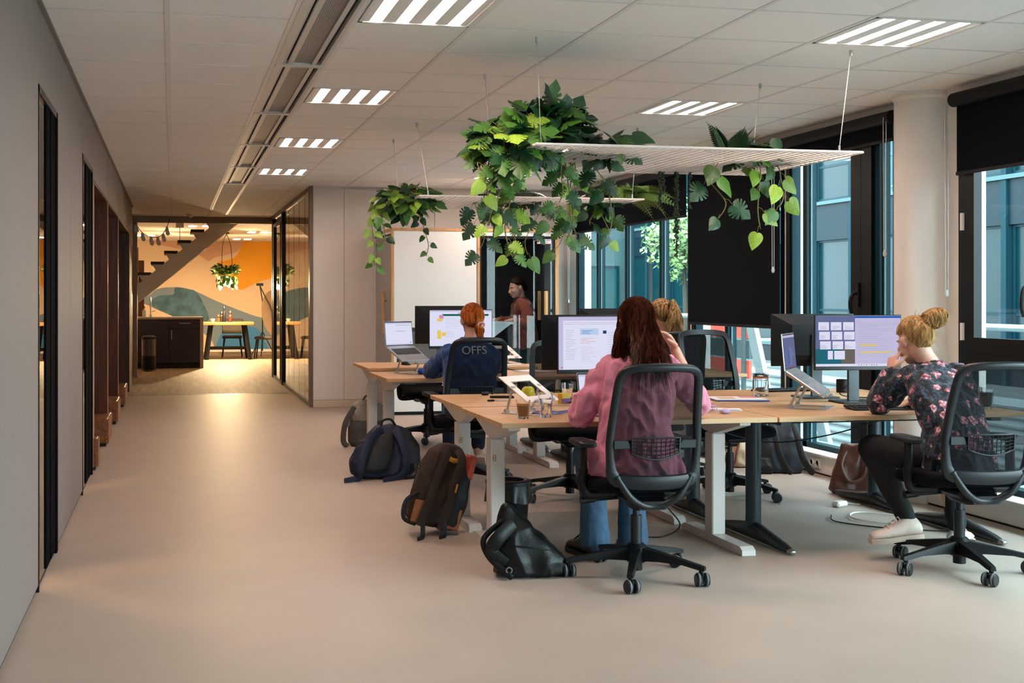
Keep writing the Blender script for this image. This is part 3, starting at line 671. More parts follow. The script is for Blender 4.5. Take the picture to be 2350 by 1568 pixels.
# kitchen ceiling lamps
for i, (x, y) in enumerate(((1.75, 25.2), (1.6, 28.3), (3.3, 25.2), (-.6, 27.0), (.5, 23.2))):
    t = thing('kitchen_ceiling_light', ['small square ceiling lamp right of the pendant', 'small square ceiling lamp near the mural', 'square ceiling lamp at the far right of the kitchen', 'square ceiling lamp at the left of the kitchen', 'square ceiling lamp over the kitchen island'][i], 'ceiling light', (x, y, H), group='kitchen lamps')
    part('frame', m_grid, t, -.3, .3, -.3, .3, -.006, 0); 
    for q in (-1, 1):
        for q2 in (-1, 1): part('lamp_strip', emis('warm_strip', '#ffd2a8', 9.), t, q * .13 - .075, q * .13 + .075, q2 * .13 - .075, q2 * .13 + .075, -.012, -.006)
# meeting-room lamp and warm lamps in the rooms behind the glazed doors
for (x, y, lb) in ((3.2, 17.5, 'square lamp in the meeting room ceiling'), (-1.9, 7.2, 'ceiling lamp in the room behind the glazed doors'), (-2.4, 5.2, 'ceiling lamp in the room behind the nearest glazed door')):
    t = thing('room_light', lb, 'ceiling light', (x, y, H)); part('frame', m_grid, t, -.3, .3, -.3, .3, -.006, 0); part('lamp_strip', emis('room_strip', '#ffc890', 20.), t, -.25, .25, -.25, .25, -.012, -.006)

# studio tripod with reflector, floor plant at the glass door
t = thing('light_stand', 'black photo tripod stand leaning a round reflector near the mural', 'tripod', (2.02, 27.6, 0))
b = MB(); b.tube([(0, 0, .1), (0, 0, 1.25), (-.06, 0, 1.62)], .014, 8); b.build('pole', m_blackmetal, t)
for a in (20, 140, 260): b = MB(); b.tube([(0, 0, .55), (.3 * math.cos(R(a)), .3 * math.sin(R(a)), 0)], .011, 6); b.build('leg', m_blackmetal, t)
b = MB(); b.box((-.06, 0, 1.63), (.16, .05, .06), .01); b.build('clamp', m_blackmetal, t)
b = MB(); b.tube([(-.06, 0, 1.6), (.18, -.03, 1.1), (.3, -.05, .6)], .012, 8); b.build('boom', m_blackmetal, t)
b = MB(); b.lathe([(0, 0), (.4, 0), (.41, .01), (0, .012)], (.3, .1, .95), 32, Euler((R(80), 0, R(35))).to_matrix(), sy=1.35); b.build('reflector', mat('reflector_cloth', '#a78d74', .35, metal=.3), t)

# ------------------------------------------------------------------ stair crossing the end of the corridor
m_steel = mat('grey_stair_steel', '#ece4da', .5); m_tread = mat('dark_tread', '#3a2b22', .5)
t = thing('staircase', 'open staircase with grey steel stringer and dark floating treads at the corridor end', 'staircase', (0, 21.0, 0))
sx0, sz0, sx1, sz1 = -1.15, .797, 1.21, 2.715
dx, dz = sx1 - sx0, sz1 - sz0; ln = math.hypot(dx, dz); nx, nz = -dz / ln, dx / ln
for y in (0, .9):
    b = MB(); T = basis((1, 0, 0), (0, 0, 1), (0, -1, 0), (0, y, 0))
    b.prism([(sx0, sz0), (sx1, sz1), (sx1 - .385, sz1), (sx0 + nx * .24, sz0 + nz * .24)], T, .05); b.build('stringer', m_steel, t, smooth=0)
for i in range(8):
    x = -.486 + (i - 1) * .2256; z = 1.75 + (i - 1) * .187
    if z > 2.72: break
    q = part('tread', m_tread, t, x - .115, x + .115, -.02, .95, z - .03, z + .02, .003)
    b = MB(); T = basis((1, 0, 0), (0, 0, 1), (0, -1, 0), (0, .03, 0)); b.prism([(x - .09, z - .03), (x + .08, z - .03), (x + .06, z - .12), (x - .02, z - .15)], T, .04); b.build('bracket', m_steel, q, smooth=0)
# paper bunting under the header
t = thing('paper_garland', 'garland of white paper shapes on a dark string at the corridor end', 'garland', (0, 20.38, 0))
gp = spline([(-.62, 0, 2.58), (-.5, 0, 2.42), (-.36, 0, 2.35), (-.2, 0, 2.37), (-.1, 0, 2.52), (-.05, 0, 2.66)], 6)
b = MB(); b.tube(gp, .006, 5); b.build('string', m_blackmetal, t)
m_paper = mat('white_paper', '#f0f0f2', .7)
for i, k_ in enumerate((1, 6, 12, 16, 20, 24)):
    p = gp[k_]; b = MB(); b.prism([(x * .06, y * .13) for x, y in ((-.3, 0), (.3, 0), (.6, -.5), (.9, -.9), (.4, -1.15), (-.2, -1.0), (-.5, -.5))], basis((1, 0, 0), (0, 0, 1), (0, -1, 0), (p.x, 0, p.z)), .004); b.build('paper_shape', m_paper, t, smooth=0)
t = thing('smoke_detector', 'white dome smoke detector on the corridor ceiling', 'detector', (.28, 19.9, H)); b = MB(); b.lathe([(.06, -.004), (.05, -.03), (.02, -.06), (0, -.062)], n=20); b.build('dome', m_white, t); b = MB(); b.lathe([(.065, -.006), (.065, 0)], n=20); b.build('base', m_white, t)
t = thing('exit_sign', 'small grey hanging sign box on a rod behind the stair', 'sign', (.12, 22.0, 0)); part('box', m_grid, t, -.07, .07, -.02, .02, 2.6, 2.7, .004); b = MB(); b.tube([(0, 0, 2.6), (0, 0, 2.28)], .005, 6); b.build('rod', m_blackmetal, t)
# tall brown doors left in the kitchen
dk = struct(thing('door_4', 'dark brown doors on the left of the kitchen', None))
part('leaf', m_brownwood, dk, XL - .3, XL - .05, 23.6, 23.68, 0, 2.3); part('leaf', m_brownwood, dk, XL - .2, XL + .02, 25.3, 25.36, 0, 2.1)
# grey lounge chair behind the glass
t = thing('lounge_chair', 'grey high-backed lounge chair behind the corridor glass wall', 'chair', (2.15, 17.0, 0), R(40))
m_lg = mat('grey_wool', '#6f6b68', .9, bump=.2)
b = MB(); b.box((0, 0, .4), (.6, .6, .2), .06); b.build('seat', m_lg, t); b = MB(); b.box((0, -.32, .7), (.62, .16, .85), .07); b.build('backrest', m_lg, t)
for s_ in (-1, 1): b = MB(); b.box((s_ * .33, -.02, .5), (.12, .55, .3), .05); b.build('armrest', m_lg, t)
b = MB(); b.cyl((0, 0, .05), (0, 0, .3), .03); b.build('column', m_blackmetal, t); b = MB(); b.lathe([(.28, 0), (.28, .02), (.04, .05)], n=28); b.build('base', m_blackmetal, t)

# ------------------------------------------------------------------ meeting booth
m_oakf = wood('booth_oak_frame', '#b08350', '#cda06a', .5, axis=2, scale=5)
m_board = mat('white_board', '#dfe0de', .28)
m_boothin = mat('dark_acoustic_felt', '#20272b', .95)
bx0, bx1, by0, by1, bz = 2.45, 4.43, 13.38, 14.50, 2.14
t = thing('meeting_booth', 'free-standing booth with white front panel, oak edges and a dark glass door', 'booth', (0, 0, 0))
part('floor_plate', m_boothin, t, bx0 + .02, bx1 - .02, by0 + .02, by1, .0, .04); part('roof', m_white, t, bx0, bx1, by0, by1, bz - .06, bz)
part('back_panel', m_boothin, t, bx0 + .02, bx1 - .02, by1 - .04, by1, .04, bz - .06); part('side_panel', m_boothin, t, bx1 - .04, bx1, by0, by1, .04, bz - .06)
part('front_panel', m_board, t, bx0 + .015, 3.44, by0 - .02, by0 + .05, .04, bz - .03, .004)
part('dividing_panel', m_boothin, t, 2.55, 2.59, by0 + .05, by1 - .04, .04, bz - .06)
for (x0, x1, z0, z1) in ((3.445, 3.478, .02, bz - .03), (4.39, 4.43, .02, bz - .03), (bx0, bx1, bz - .03, bz)): part('oak_edge', m_oakf, t, x0, x1, by0 - .025, by0 + .05, z0, z1)
part('oak_edge', m_oakf, t, bx0 - .012, bx0, by0 - .02, by1, bz - .03, bz); part('oak_edge', m_oakf, t, bx0 - .012, bx0 + .015, by0 - .022, by0 + .0, .04, bz - .03)
part('head_panel', m_board, t, 3.478, 4.39, by0 - .015, by0 + .03, 2.06, bz - .03)
d = part('door', m_blackmetal, t, 3.478, 3.50, by0 - .01, by0 + .03, .04, 2.06); part('stile', m_blackmetal, d, 4.365, 4.39, by0 - .01, by0 + .03, .04, 2.06); part('rail', m_blackmetal, d, 3.5, 4.365, by0 - .01, by0 + .03, 2.03, 2.06); part('rail', m_blackmetal, d, 3.5, 4.365, by0 - .01, by0 + .03, .04, .09)
part('pane', thin_glass('booth_glass', (.75, .8, .82)), d, 3.5, 4.365, by0 + .004, by0 + .012, .09, 2.03)
part('handle', m_oakf, d, 4.25, 4.29, by0 - .06, by0 - .02, 1.08, 1.42, .006); part('handle', m_oakf, d, 4.20, 4.235, by0 + .04, by0 + .07, 1.08, 1.42, .006)
sg = part('notice', mat('red_print', '#c2574d', .6), t, 4.17, 4.35, by0 - .002, by0 + .001, 1.97, 2.05)
part('notice_paper', m_paper, sg, 4.178, 4.342, by0 - .004, by0 - .002, 1.977, 2.043)
for i in range(3): part('printed_line', m_gap, sg, 4.19, 4.33 - .02 * (i == 2), by0 - .0045, by0 - .004, 2.027 - i * .018, 2.032 - i * .018)
q = part('side_door', mat('grey_glass_panel', '#8f8a84', .25), t, bx0 - .008, bx0 + .02, by0 + .03, by1 - .05, .06, bz - .08); part('side_frame', m_boothin, q, bx0 - .006, bx0 + .022, by0 + .0, by0 + .03, .04, bz - .03); part('side_frame', m_grid, q, bx0 - .01, bx0 + .02, by1 - .05, by1, .04, bz - .03)
part('handle', m_oakf, q, bx0 - .06, bx0 - .03, by0 + .3, by0 + .34, .92, 1.42, .006)
for z in (1.0, 1.3): part('handle_bracket', m_blackmetal, q, bx0 - .035, bx0 - .005, by0 + .31, by0 + .33, z, z + .012)
t = thing('booth_table', 'small white table with oak edge inside the booth', 'table', (3.6, 13.95, 0))
part('table_top', m_board, t, -.08, .32, -.42, .45, 1.03, 1.055); part('oak_edge', m_oakf, t, .32, .335, -.42, .45, 1.03, 1.058)
b = MB(); b.prism([(-.08, 1.03), (.3, 1.03), (-.08, .75)], basis((1, 0, 0), (0, 0, 1), (0, -1, 0), (0, -.38, 0)), .03); b.build('bracket', m_board, t, smooth=0)
# ------------------------------------------------------------------ desks
m_oak = wood('light_oak_laminate', '#b48c62', '#cda77c', .42, axis=0, scale=4, bump=.02)
m_oakedge = wood('light_oak_edge', '#a57f56', '#bd956a', .5, axis=0, scale=5, bump=.02)
m_legw = mat('white_powder_coat', '#dcd8d4', .35)
m_legd = mat('dark_grey_tube', '#2b343a', .35, metal=.4)
m_legf = mat('charcoal_foot', '#23272b', .4, metal=.2)
m_plastic = mat('black_plastic', '#0a0b0e', .45, bump=.03, bscale=600, spec=.3)
m_plastic2 = mat('charcoal_plastic', '#14191e', .42, spec=.4)
def wleg(par, x, y, y0, y1, zt, mark):
    b = MB(); b.box((x, y, .325), (.078, .098, .56), .006); lg = b.build('leg', m_legw, par)
    b = MB(); b.box((x, y, .65), (.056, .076, .14), .003); b.build('inner_column', m_legw, lg)
    b = MB(); b.prism([(y0 + .02, 0), (y0 + .02, .028), (y0 + .05, .045), (y1 - .05, .045), (y1 - .01, .028), (y1 - .01, 0)], basis((0, 1, 0), (0, 0, 1), (1, 0, 0), (x - .038, 0, .002)), .076); b.build('foot', m_legw, lg, smooth=0)
    b = MB(); b.prism([(y0 + .06, zt - .03), (y1 - .06, zt - .03), (y1 - .06, zt - .05), (y + .07, zt - .12), (y - .07, zt - .12), (y0 + .06, zt - .05)], basis((0, 1, 0), (0, 0, 1), (1, 0, 0), (x - .03, 0, 0)), .06); b.build('top_bracket', m_legw, lg, smooth=0)
    if mark: textobj('height_mark', '8', .05, mat('orange_print', '#b98a5e', .6), lg, basis((1, 0, 0), (0, 0, 1), (0, -1, 0), (x - .02, y - .0495, .5)))
def dleg(par, x, y, y0, y1, zt):
    b = MB(); b.tube([(x, y, .07), (x, y, zt - .05)], .043, 18); lg = b.build('leg', m_legd, par)
    b = MB()
    rings = []
    for (yy_, hw, hh) in ((y0 + .03, .022, .025), (y0 + .10, .03, .045), (y, .042, .11), (y + .1, .04, .085), (y1 - .03, .03, .045)):
        rings.append([V((x + hw * math.cos(a), yy_, max(.004, .004 + hh * (1 + math.sin(a)) / 2 * 1.0))) for a in [2 * math.pi * k / 14 for k in range(14)]])
    b.loft(rings); b.build('foot', m_legf, lg)
    b = MB(); b.lathe([(.024, 0), (.024, .012), (.014, .03), (0, .034)], (x, y0 + .036, .018), 12, Euler((R(90), 0, 0)).to_matrix(), sy=.62); b.build('end_cap', m_chrome, lg)
    b = MB(); b.bx(x - .03, x + .03, y0 + .08, y1 - .08, zt - .055, zt - .028); b.build('top_bracket', m_legd, lg, smooth=0)
def desk(label, x0, x1, y0, y1, zt, kind, near, group, marks=False):
    t = thing('office_desk', label, 'desk', (0, 0, 0), group=group)
    b = MB(); b.bx(x0, x1, y0, y1, zt - .025, zt, .0015); b.build('desktop', m_oak, t, smooth=0)
    yc = (y0 + y1) / 2 + (.04 if near else -.04)
    b = MB(); b.bx(x0 + .12, x1 - .12, yc - .13, yc - .09, zt - .06, zt - .026); b.bx(x0 + .12, x1 - .12, yc + .09, yc + .13, zt - .06, zt - .026); b.build('rail', m_legw if kind == 'w' else m_legd, t, smooth=0)
    for x in (x0 + .095, x1 - .125):
        if kind == 'w': wleg(t, x, yc, y0 + .05, y1 - .02, zt, marks and x < 2)
        else: dleg(t, x, yc, y0 + .02, y1 - .02, zt)
    return t
desk('light oak desk with white square legs, nearest, under coffee and water glasses', 1.595, 3.075, 5.69, 6.545, .73, 'w', True, 'near desk cluster', True)
desk('light oak desk with white square legs holding the yellow apple and phone', 1.61, 3.085, 6.575, 7.44, .73, 'w', False, 'near desk cluster', True)
desk('light oak desk on dark grey round legs in front of the floral blouse', 3.085, 4.56, 5.69, 6.545, .73, 'd', True, 'near desk cluster')
desk('light oak desk on dark grey round legs behind the clip-top jar', 3.095, 4.57, 6.575, 7.44, .73, 'd', False, 'near desk cluster')
desk('light oak desk with white legs in front of the blue sweater', 1.60, 3.08, 8.95, 9.80, .73, 'w', True, 'far desk cluster')
desk('slightly raised light oak desk with white legs at the back left of the far cluster', 1.60, 3.08, 9.84, 10.70, .757, 'w', False, 'far desk cluster')
desk('light oak desk on dark legs in front of the blonde ponytail', 3.09, 4.57, 8.95, 9.80, .73, 'd', True, 'far desk cluster')
desk('light oak desk on dark legs farthest toward the window', 3.09, 4.57, 9.84, 10.70, .73, 'd', False, 'far desk cluster')
# cable trays
m_wire = mat('black_wire', '#0d0e10', .5)
def tray(label, x0, x1, y, z):
    t = thing('cable_tray', label, 'cable tray', (0, y, z), group='wire cable trays')
    b = MB()
    for dy in (-.07, 0, .07): b.tube([(x0, dy, -.03 if dy == 0 else 0), (x1, dy, -.03 if dy == 0 else 0)], .004, 5)
    for i in range(int((x1 - x0) / .11)):
        x = x0 + .05 + i * .11; b.tube([(x, -.07, .03), (x, -.07, 0), (x, 0, -.03), (x, .07, 0), (x, .07, .03)], .003, 5)
    b.build('wire_basket', m_wire, t)
    b = MB(); b.bx(x0 + .1, x0 + .14, -.075, .075, .02, .045); b.bx(x1 - .14, x1 - .1, -.075, .075, .02, .045); b.build('hanger', m_legw, t, smooth=0)
tray('black wire cable tray under the desk of the floral blouse', 3.25, 4.4, 6.3, .66)
tray('black wire cable tray under the desk of the blue sweater', 1.8, 2.9, 9.6, .66)

# ------------------------------------------------------------------ office chairs
m_mesh = mesh_fabric('black_chair_net', '#0a0b10', .83, 500)
m_seat = mat('black_seat_fabric', '#0b0c10', .9, bump=.15, bscale=500, spec=.1)
def back_pt(w_, z, lean=.2):
    """Point of the curved backrest: w_ -1..1 across, z height."""
    t_ = (z - .47) / .56
    tt = min(1, max(0, t_)); hw = .192 + .02 * math.sin(min(1, tt * 2.2) * math.pi / 2) - .026 * max(0, tt - .35) / .65
    return V((w_ * hw, -.235 - .105 * t_ + .03 * math.sin(t_ * math.pi) - .035 * (1 - w_ * w_) , z))
def build_chair():
    t = thing('office_chair', '', 'chair')
    b = MB(); b.lathe([(.045, .075), (.05, .085), (.05, .15), (.035, .165)], n=20); b.lathe([(.03, .035), (.03, .075), (.042, .075)], n=16)
    for k in range(5):
        a = 2 * math.pi * k / 5; c_, s_ = math.cos(a), math.sin(a); rings = []
        for (r_, hw, z0, z1) in ((.03, .034, .085, .15), (.12, .026, .09, .135), (.24, .020, .088, .112), (.315, .018, .074, .097), (.345, .014, .072, .09)):
            ring = []
            for (q, z) in ((-hw, z0), (hw, z0), (hw * .75, z1), (-hw * .75, z1)): ring.append(V((r_ * c_ - q * s_, r_ * s_ + q * c_, z)))
            rings.append(ring)
        b.loft(rings)
    b.build('base', m_plastic, t, smooth=40)
    wheel = MB(); wheel.lathe([(.012, -.012), (.027, -.012), (.031, -.007), (.031, .007), (.027, .012), (.006, .013)], n=24, rot=Matrix.Rotation(R(90), 3, 'X'))
    wme = None; cast = None
    m_rim = mat('grey_tyre', '#6c7072', .6)
    for k in range(5):
        a = 2 * math.pi * k / 5; ca = a + [.6, -.9, 2.0, .3, -1.4][k]
        M = Matrix.Translation((.325 * math.cos(a), .325 * math.sin(a), 0)) @ Matrix.Rotation(ca, 4, 'Z')
        if cast is None:
            b = MB(); b.tube([(0, 0, .05), (0, 0, .085)], .011, 10); b.box((.008, 0, .048), (.045, .018, .03), .007); q = b.build('castor', m_plastic, t); cast = q.data
            wq = wheel.build('wheel', m_plastic2, q); wme = wq.data; wq.location = (.016, -.019, .031)
            w2 = inst(wq, 'wheel', q); w2.location = (.016, .019, .031)
            rb = MB(); rb.lathe([(.0312, -.004), (.0325, -.003), (.0325, .003), (.0312, .004)], n=24, rot=Matrix.Rotation(R(90), 3, 'X')); rr = rb.build('tyre', m_rim, q); rr.location = (.016, -.019, .0325); tme = rr.data
            r2 = inst(rr, 'tyre', q); r2.location = (.016, .019, .0325)
        else:
            q = inst(cast, 'castor', t)
            for (me_, nm, zz) in ((wme, 'wheel', .031), (tme, 'tyre', .0325)):
                for yy_ in (-.019, .019): w2 = inst(me_, nm, q); w2.location = (.016, yy_, zz)
        q.matrix_local = M
    b = MB(); b.tube([(0, 0, .15), (0, 0, .30)], .027, 18); b.tube([(0, 0, .3), (0, 0, .39)], .016, 14); b.build('gas_lift', m_plastic2, t)
    b = MB(); b.box((0, -.03, .405), (.2, .3, .055), .02); b.box((0, -.02, .37), (.1, .16, .05), .02); b.build('mechanism', m_plastic, t)
    b = MB(); b.tube([(-.05, .02, .385), (-.2, .03, .375)], .009, 8); b.tube([(-.2, .03, .375), (-.27, .03, .373)], [.014, .02], 10); b.build('lever', m_plastic, t)
    # seat cushion
    b = MB(); rings = []
    for (zz, sc) in ((.428, .9), (.44, .99), (.465, 1.0), (.485, .97), (.495, .88), (.498, .6)):
        rings.append([V((x * sc, y * sc + .01, zz + .012 * (-(y / .24)) * (sc > .85))) for x, y in rrect(.50, .48, .11, 6)])
    b.loft(rings); b.build('seat', m_seat, t, smooth=60)
    # backrest frame loop
    zs = [(-1, .55), (-1, .65), (-1, .75), (-1, .85), (-1, .95), (-.97, .995), (-.86, 1.022), (-.6, 1.032), (-.3, 1.035), (0, 1.036)]
    left = zs; right = [(-w_, z) for w_, z in reversed(zs[:-1])]
    bot = [(1, .56), (.985, .53), (.9, .508), (.65, .50), (.3, .498), (0, .497), (-.3, .498), (-.65, .50), (-.9, .508), (-.985, .53)]
    ctl = [V((w_, z, 0)) for w_, z in left + right + bot[1:]]; dn = spline(ctl[-2:] + ctl + ctl[:2], 3)[6:-6]; loop = [back_pt(max(-1, min(1, p.x)), p.y) for p in dn[:-1]]
    b = MB(); n_ = len(loop); prof = [(-.016, -.013), (.016, -.013), (.016, .013), (-.016, .013)]
    rings = []; cen = V((0, -.29, .75))
    for i in range(n_):
        p = loop[i]; tg = (loop[(i + 1) % n_] - loop[i - 1]).normalized(); nrm = V((0, 1, .18)).normalized(); si = tg.cross(nrm).normalized(); wd = 1 + .8 * max(0, 1 - (p.z - .49) / .1)
        rings.append([p + si * q * wd + nrm * r_ for q, r_ in ((-.018, -.010), (-.010, -.017), (.010, -.017), (.018, -.010), (.018, .010), (-.018, .010))])
    rings.append(rings[0]); b.loft(rings, cap=False); b.build('back_frame', m_plastic2, t, smooth=50)
    b = MB(); b.grid(lambda u, v: back_pt((u * 2 - 1) * (.965 if .06 < v < .95 else .88), .475 + v * .555), 14, 18); b.build('back_net', m_mesh, t, smooth=80, recalc=False)
    # lumbar pad: rim, lattice, side straps
    b = MB()
    def lp(x, z): q = back_pt(x / .2, z); return V((x, q.y - .006, z))
    def lz(x): return .635 - .03 * math.cos(x / .12 * math.pi / 2)
    top = [lp(x, .705) for x in [(-.115 + .023 * i) for i in range(11)]]; low = [lp(x, lz(x)) for x in [(.115 - .023 * i) for i in range(11)]]
    b.tube(top + low, .0045, 6, closed=True)
    for i in range(1, 10): x = -.115 + .023 * i; b.tube([lp(x, .705), lp(x * .96, (lz(x) + .705) / 2), lp(x, lz(x))], .0026, 4)
    for j in range(1, 5):
        b.tube([lp(-.115 + .023 * i, .705 + (lz(-.115 + .023 * i) - .705) * j / 5) for i in range(11)], .0026, 4)
    for s_ in (-1, 1): b.box(lp(s_ * .155, .675), (.085, .006, .04), .002)
    b.build('lumbar_support', m_plastic2, t)
    # lower yoke
    b = MB()
    pth = spline([back_pt(-.9, .525) + V((0, -.005, 0)), V((-.12, -.255, .435)), V((-.055, -.235, .39)), V((0, -.225, .38)), V((.055, -.235, .39)), V((.12, -.255, .435)), back_pt(.9, .525) + V((0, -.005, 0))], 6)
    b.tube(pth, .019, 8, flat=.9); b.build('yoke', m_plastic2, t, smooth=60)
    b = MB(); rings = []
    for (y, z, w_, h_) in ((-.24, .385, .07, .02), (-.18, .385, .08, .03), (-.1, .39, .08, .035), (.0, .4, .07, .03)): rings.append([V((x, y, z + q)) for x, q in rrect(w_ * 2, h_ * 2, .015, 3)])
    b.loft(rings); b.build('tilt_arm', m_plastic, t)
    for s_ in (-1, 1):
        b = MB(); b.tube(spline([(s_ * .12, .0, .41), (s_ * .235, .0, .405), (s_ * .262, .0, .44), (s_ * .265, .0, .53)], 5), .02, 10, flat=1.2); b.box((s_ * .265, .0, .57), (.028, .058, .15), .01); ar = b.build('armrest', m_plastic, t, smooth=50)
        b = MB(); b.loft([[V((s_ * .262 + x * sc, .02 + y * sc, z)) for x, y in rrect(.085, .25, .035, 5)] for z, sc in ((.64, .85), (.645, 1), (.66, 1), (.667, .9))]); b.build('arm_pad', m_plastic2, ar, smooth=50)
    return t
chair0 = build_chair()
def place_chair(first, label, x, y, rz, star, dz=0., group='mesh office chairs'):
    c = chair0 if first else copy_tree(chair0)
    c.location = (x, y, 0); c.rotation_euler = (0, 0, R(rz)); c['label'] = label; c['category'] = 'chair'; c['group'] = group
    for ch in c.children:
        n = ch.name.split('.')[0]
        if n == 'base': ch.rotation_euler = (0, 0, R(star - rz))
        if n == 'castor': ch.matrix_local = Matrix.Rotation(R(star - rz), 4, 'Z') @ ch.matrix_local.copy()
        if dz and n in ('back_frame', 'back_net', 'lumbar_support', 'yoke'): ch.location.z += dz
    return c
bpy.context.view_layer.update()
seats = [('black net-backed office chair of the person in the pink shirt', 2.20, 5.45, -3, 243.4, 0), ('black net-backed office chair of the person in the floral blouse', 3.83, 5.27, -6, 187, 0),
         ('black net-backed office chair of the person in the blue sweater', 2.08, 8.38, 2, 300, .02), ('black net-backed office chair of the blonde person by the window', 3.64, 8.50, 0, 200, .05),
         ('empty office chair facing the camera in front of the long blind', 3.70, 7.50, 186, 305, .07), ('empty office chair tucked behind the big screen, seat seen under the desk', 2.62, 7.66, 175, 200, 0),
         ('empty office chair beyond the far desks, seen under the desk', 2.34, 10.98, 183, 330, 0)]
copies = [chair0] + [copy_tree(chair0) for _ in seats[1:]]
def setup_chair(c, label, x, y, rz, star, dz):
    c.location = (x, y, 0); c.rotation_euler = (0, 0, R(rz)); c['label'] = label; c['group'] = 'net-backed office chairs'
    for ch in c.children:
        n = ch.name.split('.')[0]
        if n == 'base': ch.rotation_euler = (0, 0, R(star - rz))
        if n == 'castor':
            l = ch.location.copy(); ch.location = Matrix.Rotation(R(star - rz), 3, 'Z') @ l; ch.rotation_euler.z += R(star - rz)
        if dz and n in ('back_frame', 'back_net', 'lumbar_support', 'yoke'): ch.location.z += dz
for c, a in zip(copies, seats): setup_chair(c, *a)

# ------------------------------------------------------------------ screens
SCOL = {'w': ('#dcdcf2', .95), 'lav': ('#c9c4e6', .85), 'g': ('#1f7a5c', .6), 'y': ('#f0d060', .85), 'p': ('#e08fd0', .8), 'b': ('#3567c9', .8), 'lb': ('#bcd2f2', .9), 'gr': ('#b8b8c8', .8), 'dg': ('#6d7080', .5), 'nv': ('#2c4d86', .6), 'te': ('#2f7f92', .6), 'tp': ('#8f8680', .5), 'wall': ('#7d86b8', .6), 'o': ('#e8a080', .8), 'r': ('#d04050', .8)}
SM = [emis('screen_' + k, c, s * .4) for k, (c, s) in SCOL.items()]; SI = {k: i for i, k in enumerate(SCOL)}
def screen_mesh(rects, W, Hh):
    """Layers of flat lit rectangles in the XZ plane facing -Y; coordinates 0..1 from the bottom left."""
    b = MB()
    for i, (x0, y0, x1, y1, k) in enumerate(rects):
        b.k = SI[k]; y = -.0004 - i * .00002
        b.quad((W * (x0 - .5), y, Hh * y0), (W * (x1 - .5), y, Hh * y0), (W * (x1 - .5), y, Hh * y1), (W * (x0 - .5), y, Hh * y1))
    return b
def txt_lines(x0, x1, y0, y1, n, k='gr', seed=1, th=.008):
    r = random.Random(seed); return [(x0, y0 + (y1 - y0) * i / n, x0 + (x1 - x0) * r.uniform(.45, 1), y0 + (y1 - y0) * i / n + th, k) for i in range(n)]
scr_ginger = [(0, 0, 1, 1, 'w'), (.0, .96, 1, 1, 'lav')] + [(.2, .84, .95, .895, 'g'), (.15, .76, .22, .87, 'p'), (.12, .69, .2, .775, 'y'), (.12, .3, .18, .44, 'y'), (.12, .2, .18, .3, 'y'), (.19, .28, .26, .38, 'y'), (.45, .91, .55, .925, 'b')] + txt_lines(.25, .6, .5, .82, 6, 'lav', 3) + txt_lines(.25, .5, .25, .45, 5, 'lav', 4)
scr_pink = [(0, 0, 1, 1, 'w'), (0, .93, 1, 1, 'lav'), (0, 0, .05, 1, 'lav')] + txt_lines(.08, .2, .2, .78, 16, 'gr', 5, .006) + txt_lines(.06, .9, .86, .92, 2, 'gr', 6, .006) + [(.24, .66, .45, .78, 'lb')] + txt_lines(.26, .42, .68, .76, 3, 'b', 7, .007) + txt_lines(.25, .42, .5, .62, 4, 'o', 8, .006) + txt_lines(.25, .44, .15, .45, 10, 'lav', 9, .006) + [(.5, .68, .54, .74, 'nv'), (.03, .03, .045, .05, 'r')] + txt_lines(.56, .95, .1, .74, 14, 'gr', 10, .006)
scr_floral = [(0, 0, 1, 1, 'wall'), (0, .05, .46, .35, 'te'), (.3, .05, .46, .35, 'tp'), (.46, .05, 1, 1, 'lav'), (.46, .96, 1, 1, 'b'), (0, 0, 1, .05, 'w')]
for r_ in range(3):
    for c_ in range(3): scr_floral.append((.03 + c_ * .145 + .01 * r_, .72 - r_ * .19, .155 + c_ * .145 + .01 * r_, .88 - r_ * .19, 'w')); scr_floral += txt_lines(.05 + c_ * .145, .14 + c_ * .145, .74 - r_ * .19, .82 - r_ * .19, 3, 'gr', r_ * 3 + c_)
scr_floral += [(.14, .14, .2, .31, 'w'), (.215, .14, .34, .31, 'w')] + txt_lines(.5, .97, .2, .9, 18, 'gr', 11, .006) + [(.52, .405, .72, .435, 'y'), (.52, .265, .9, .29, 'y')] + [(.5 + i * .03, .018, .512 + i * .03, .034, 'rbonyg'[i % 6] if 'rbonyg'[i % 6] in SCOL else 'dg') for i in range(8)]
m_bez = mat('black_bezel', '#0c0d10', .3); m_backp = mat('monitor_back_plastic', '#101317', .45, spec=.35); m_standm = mat('dark_silver_stand', '#4c5054', .3, metal=.8)
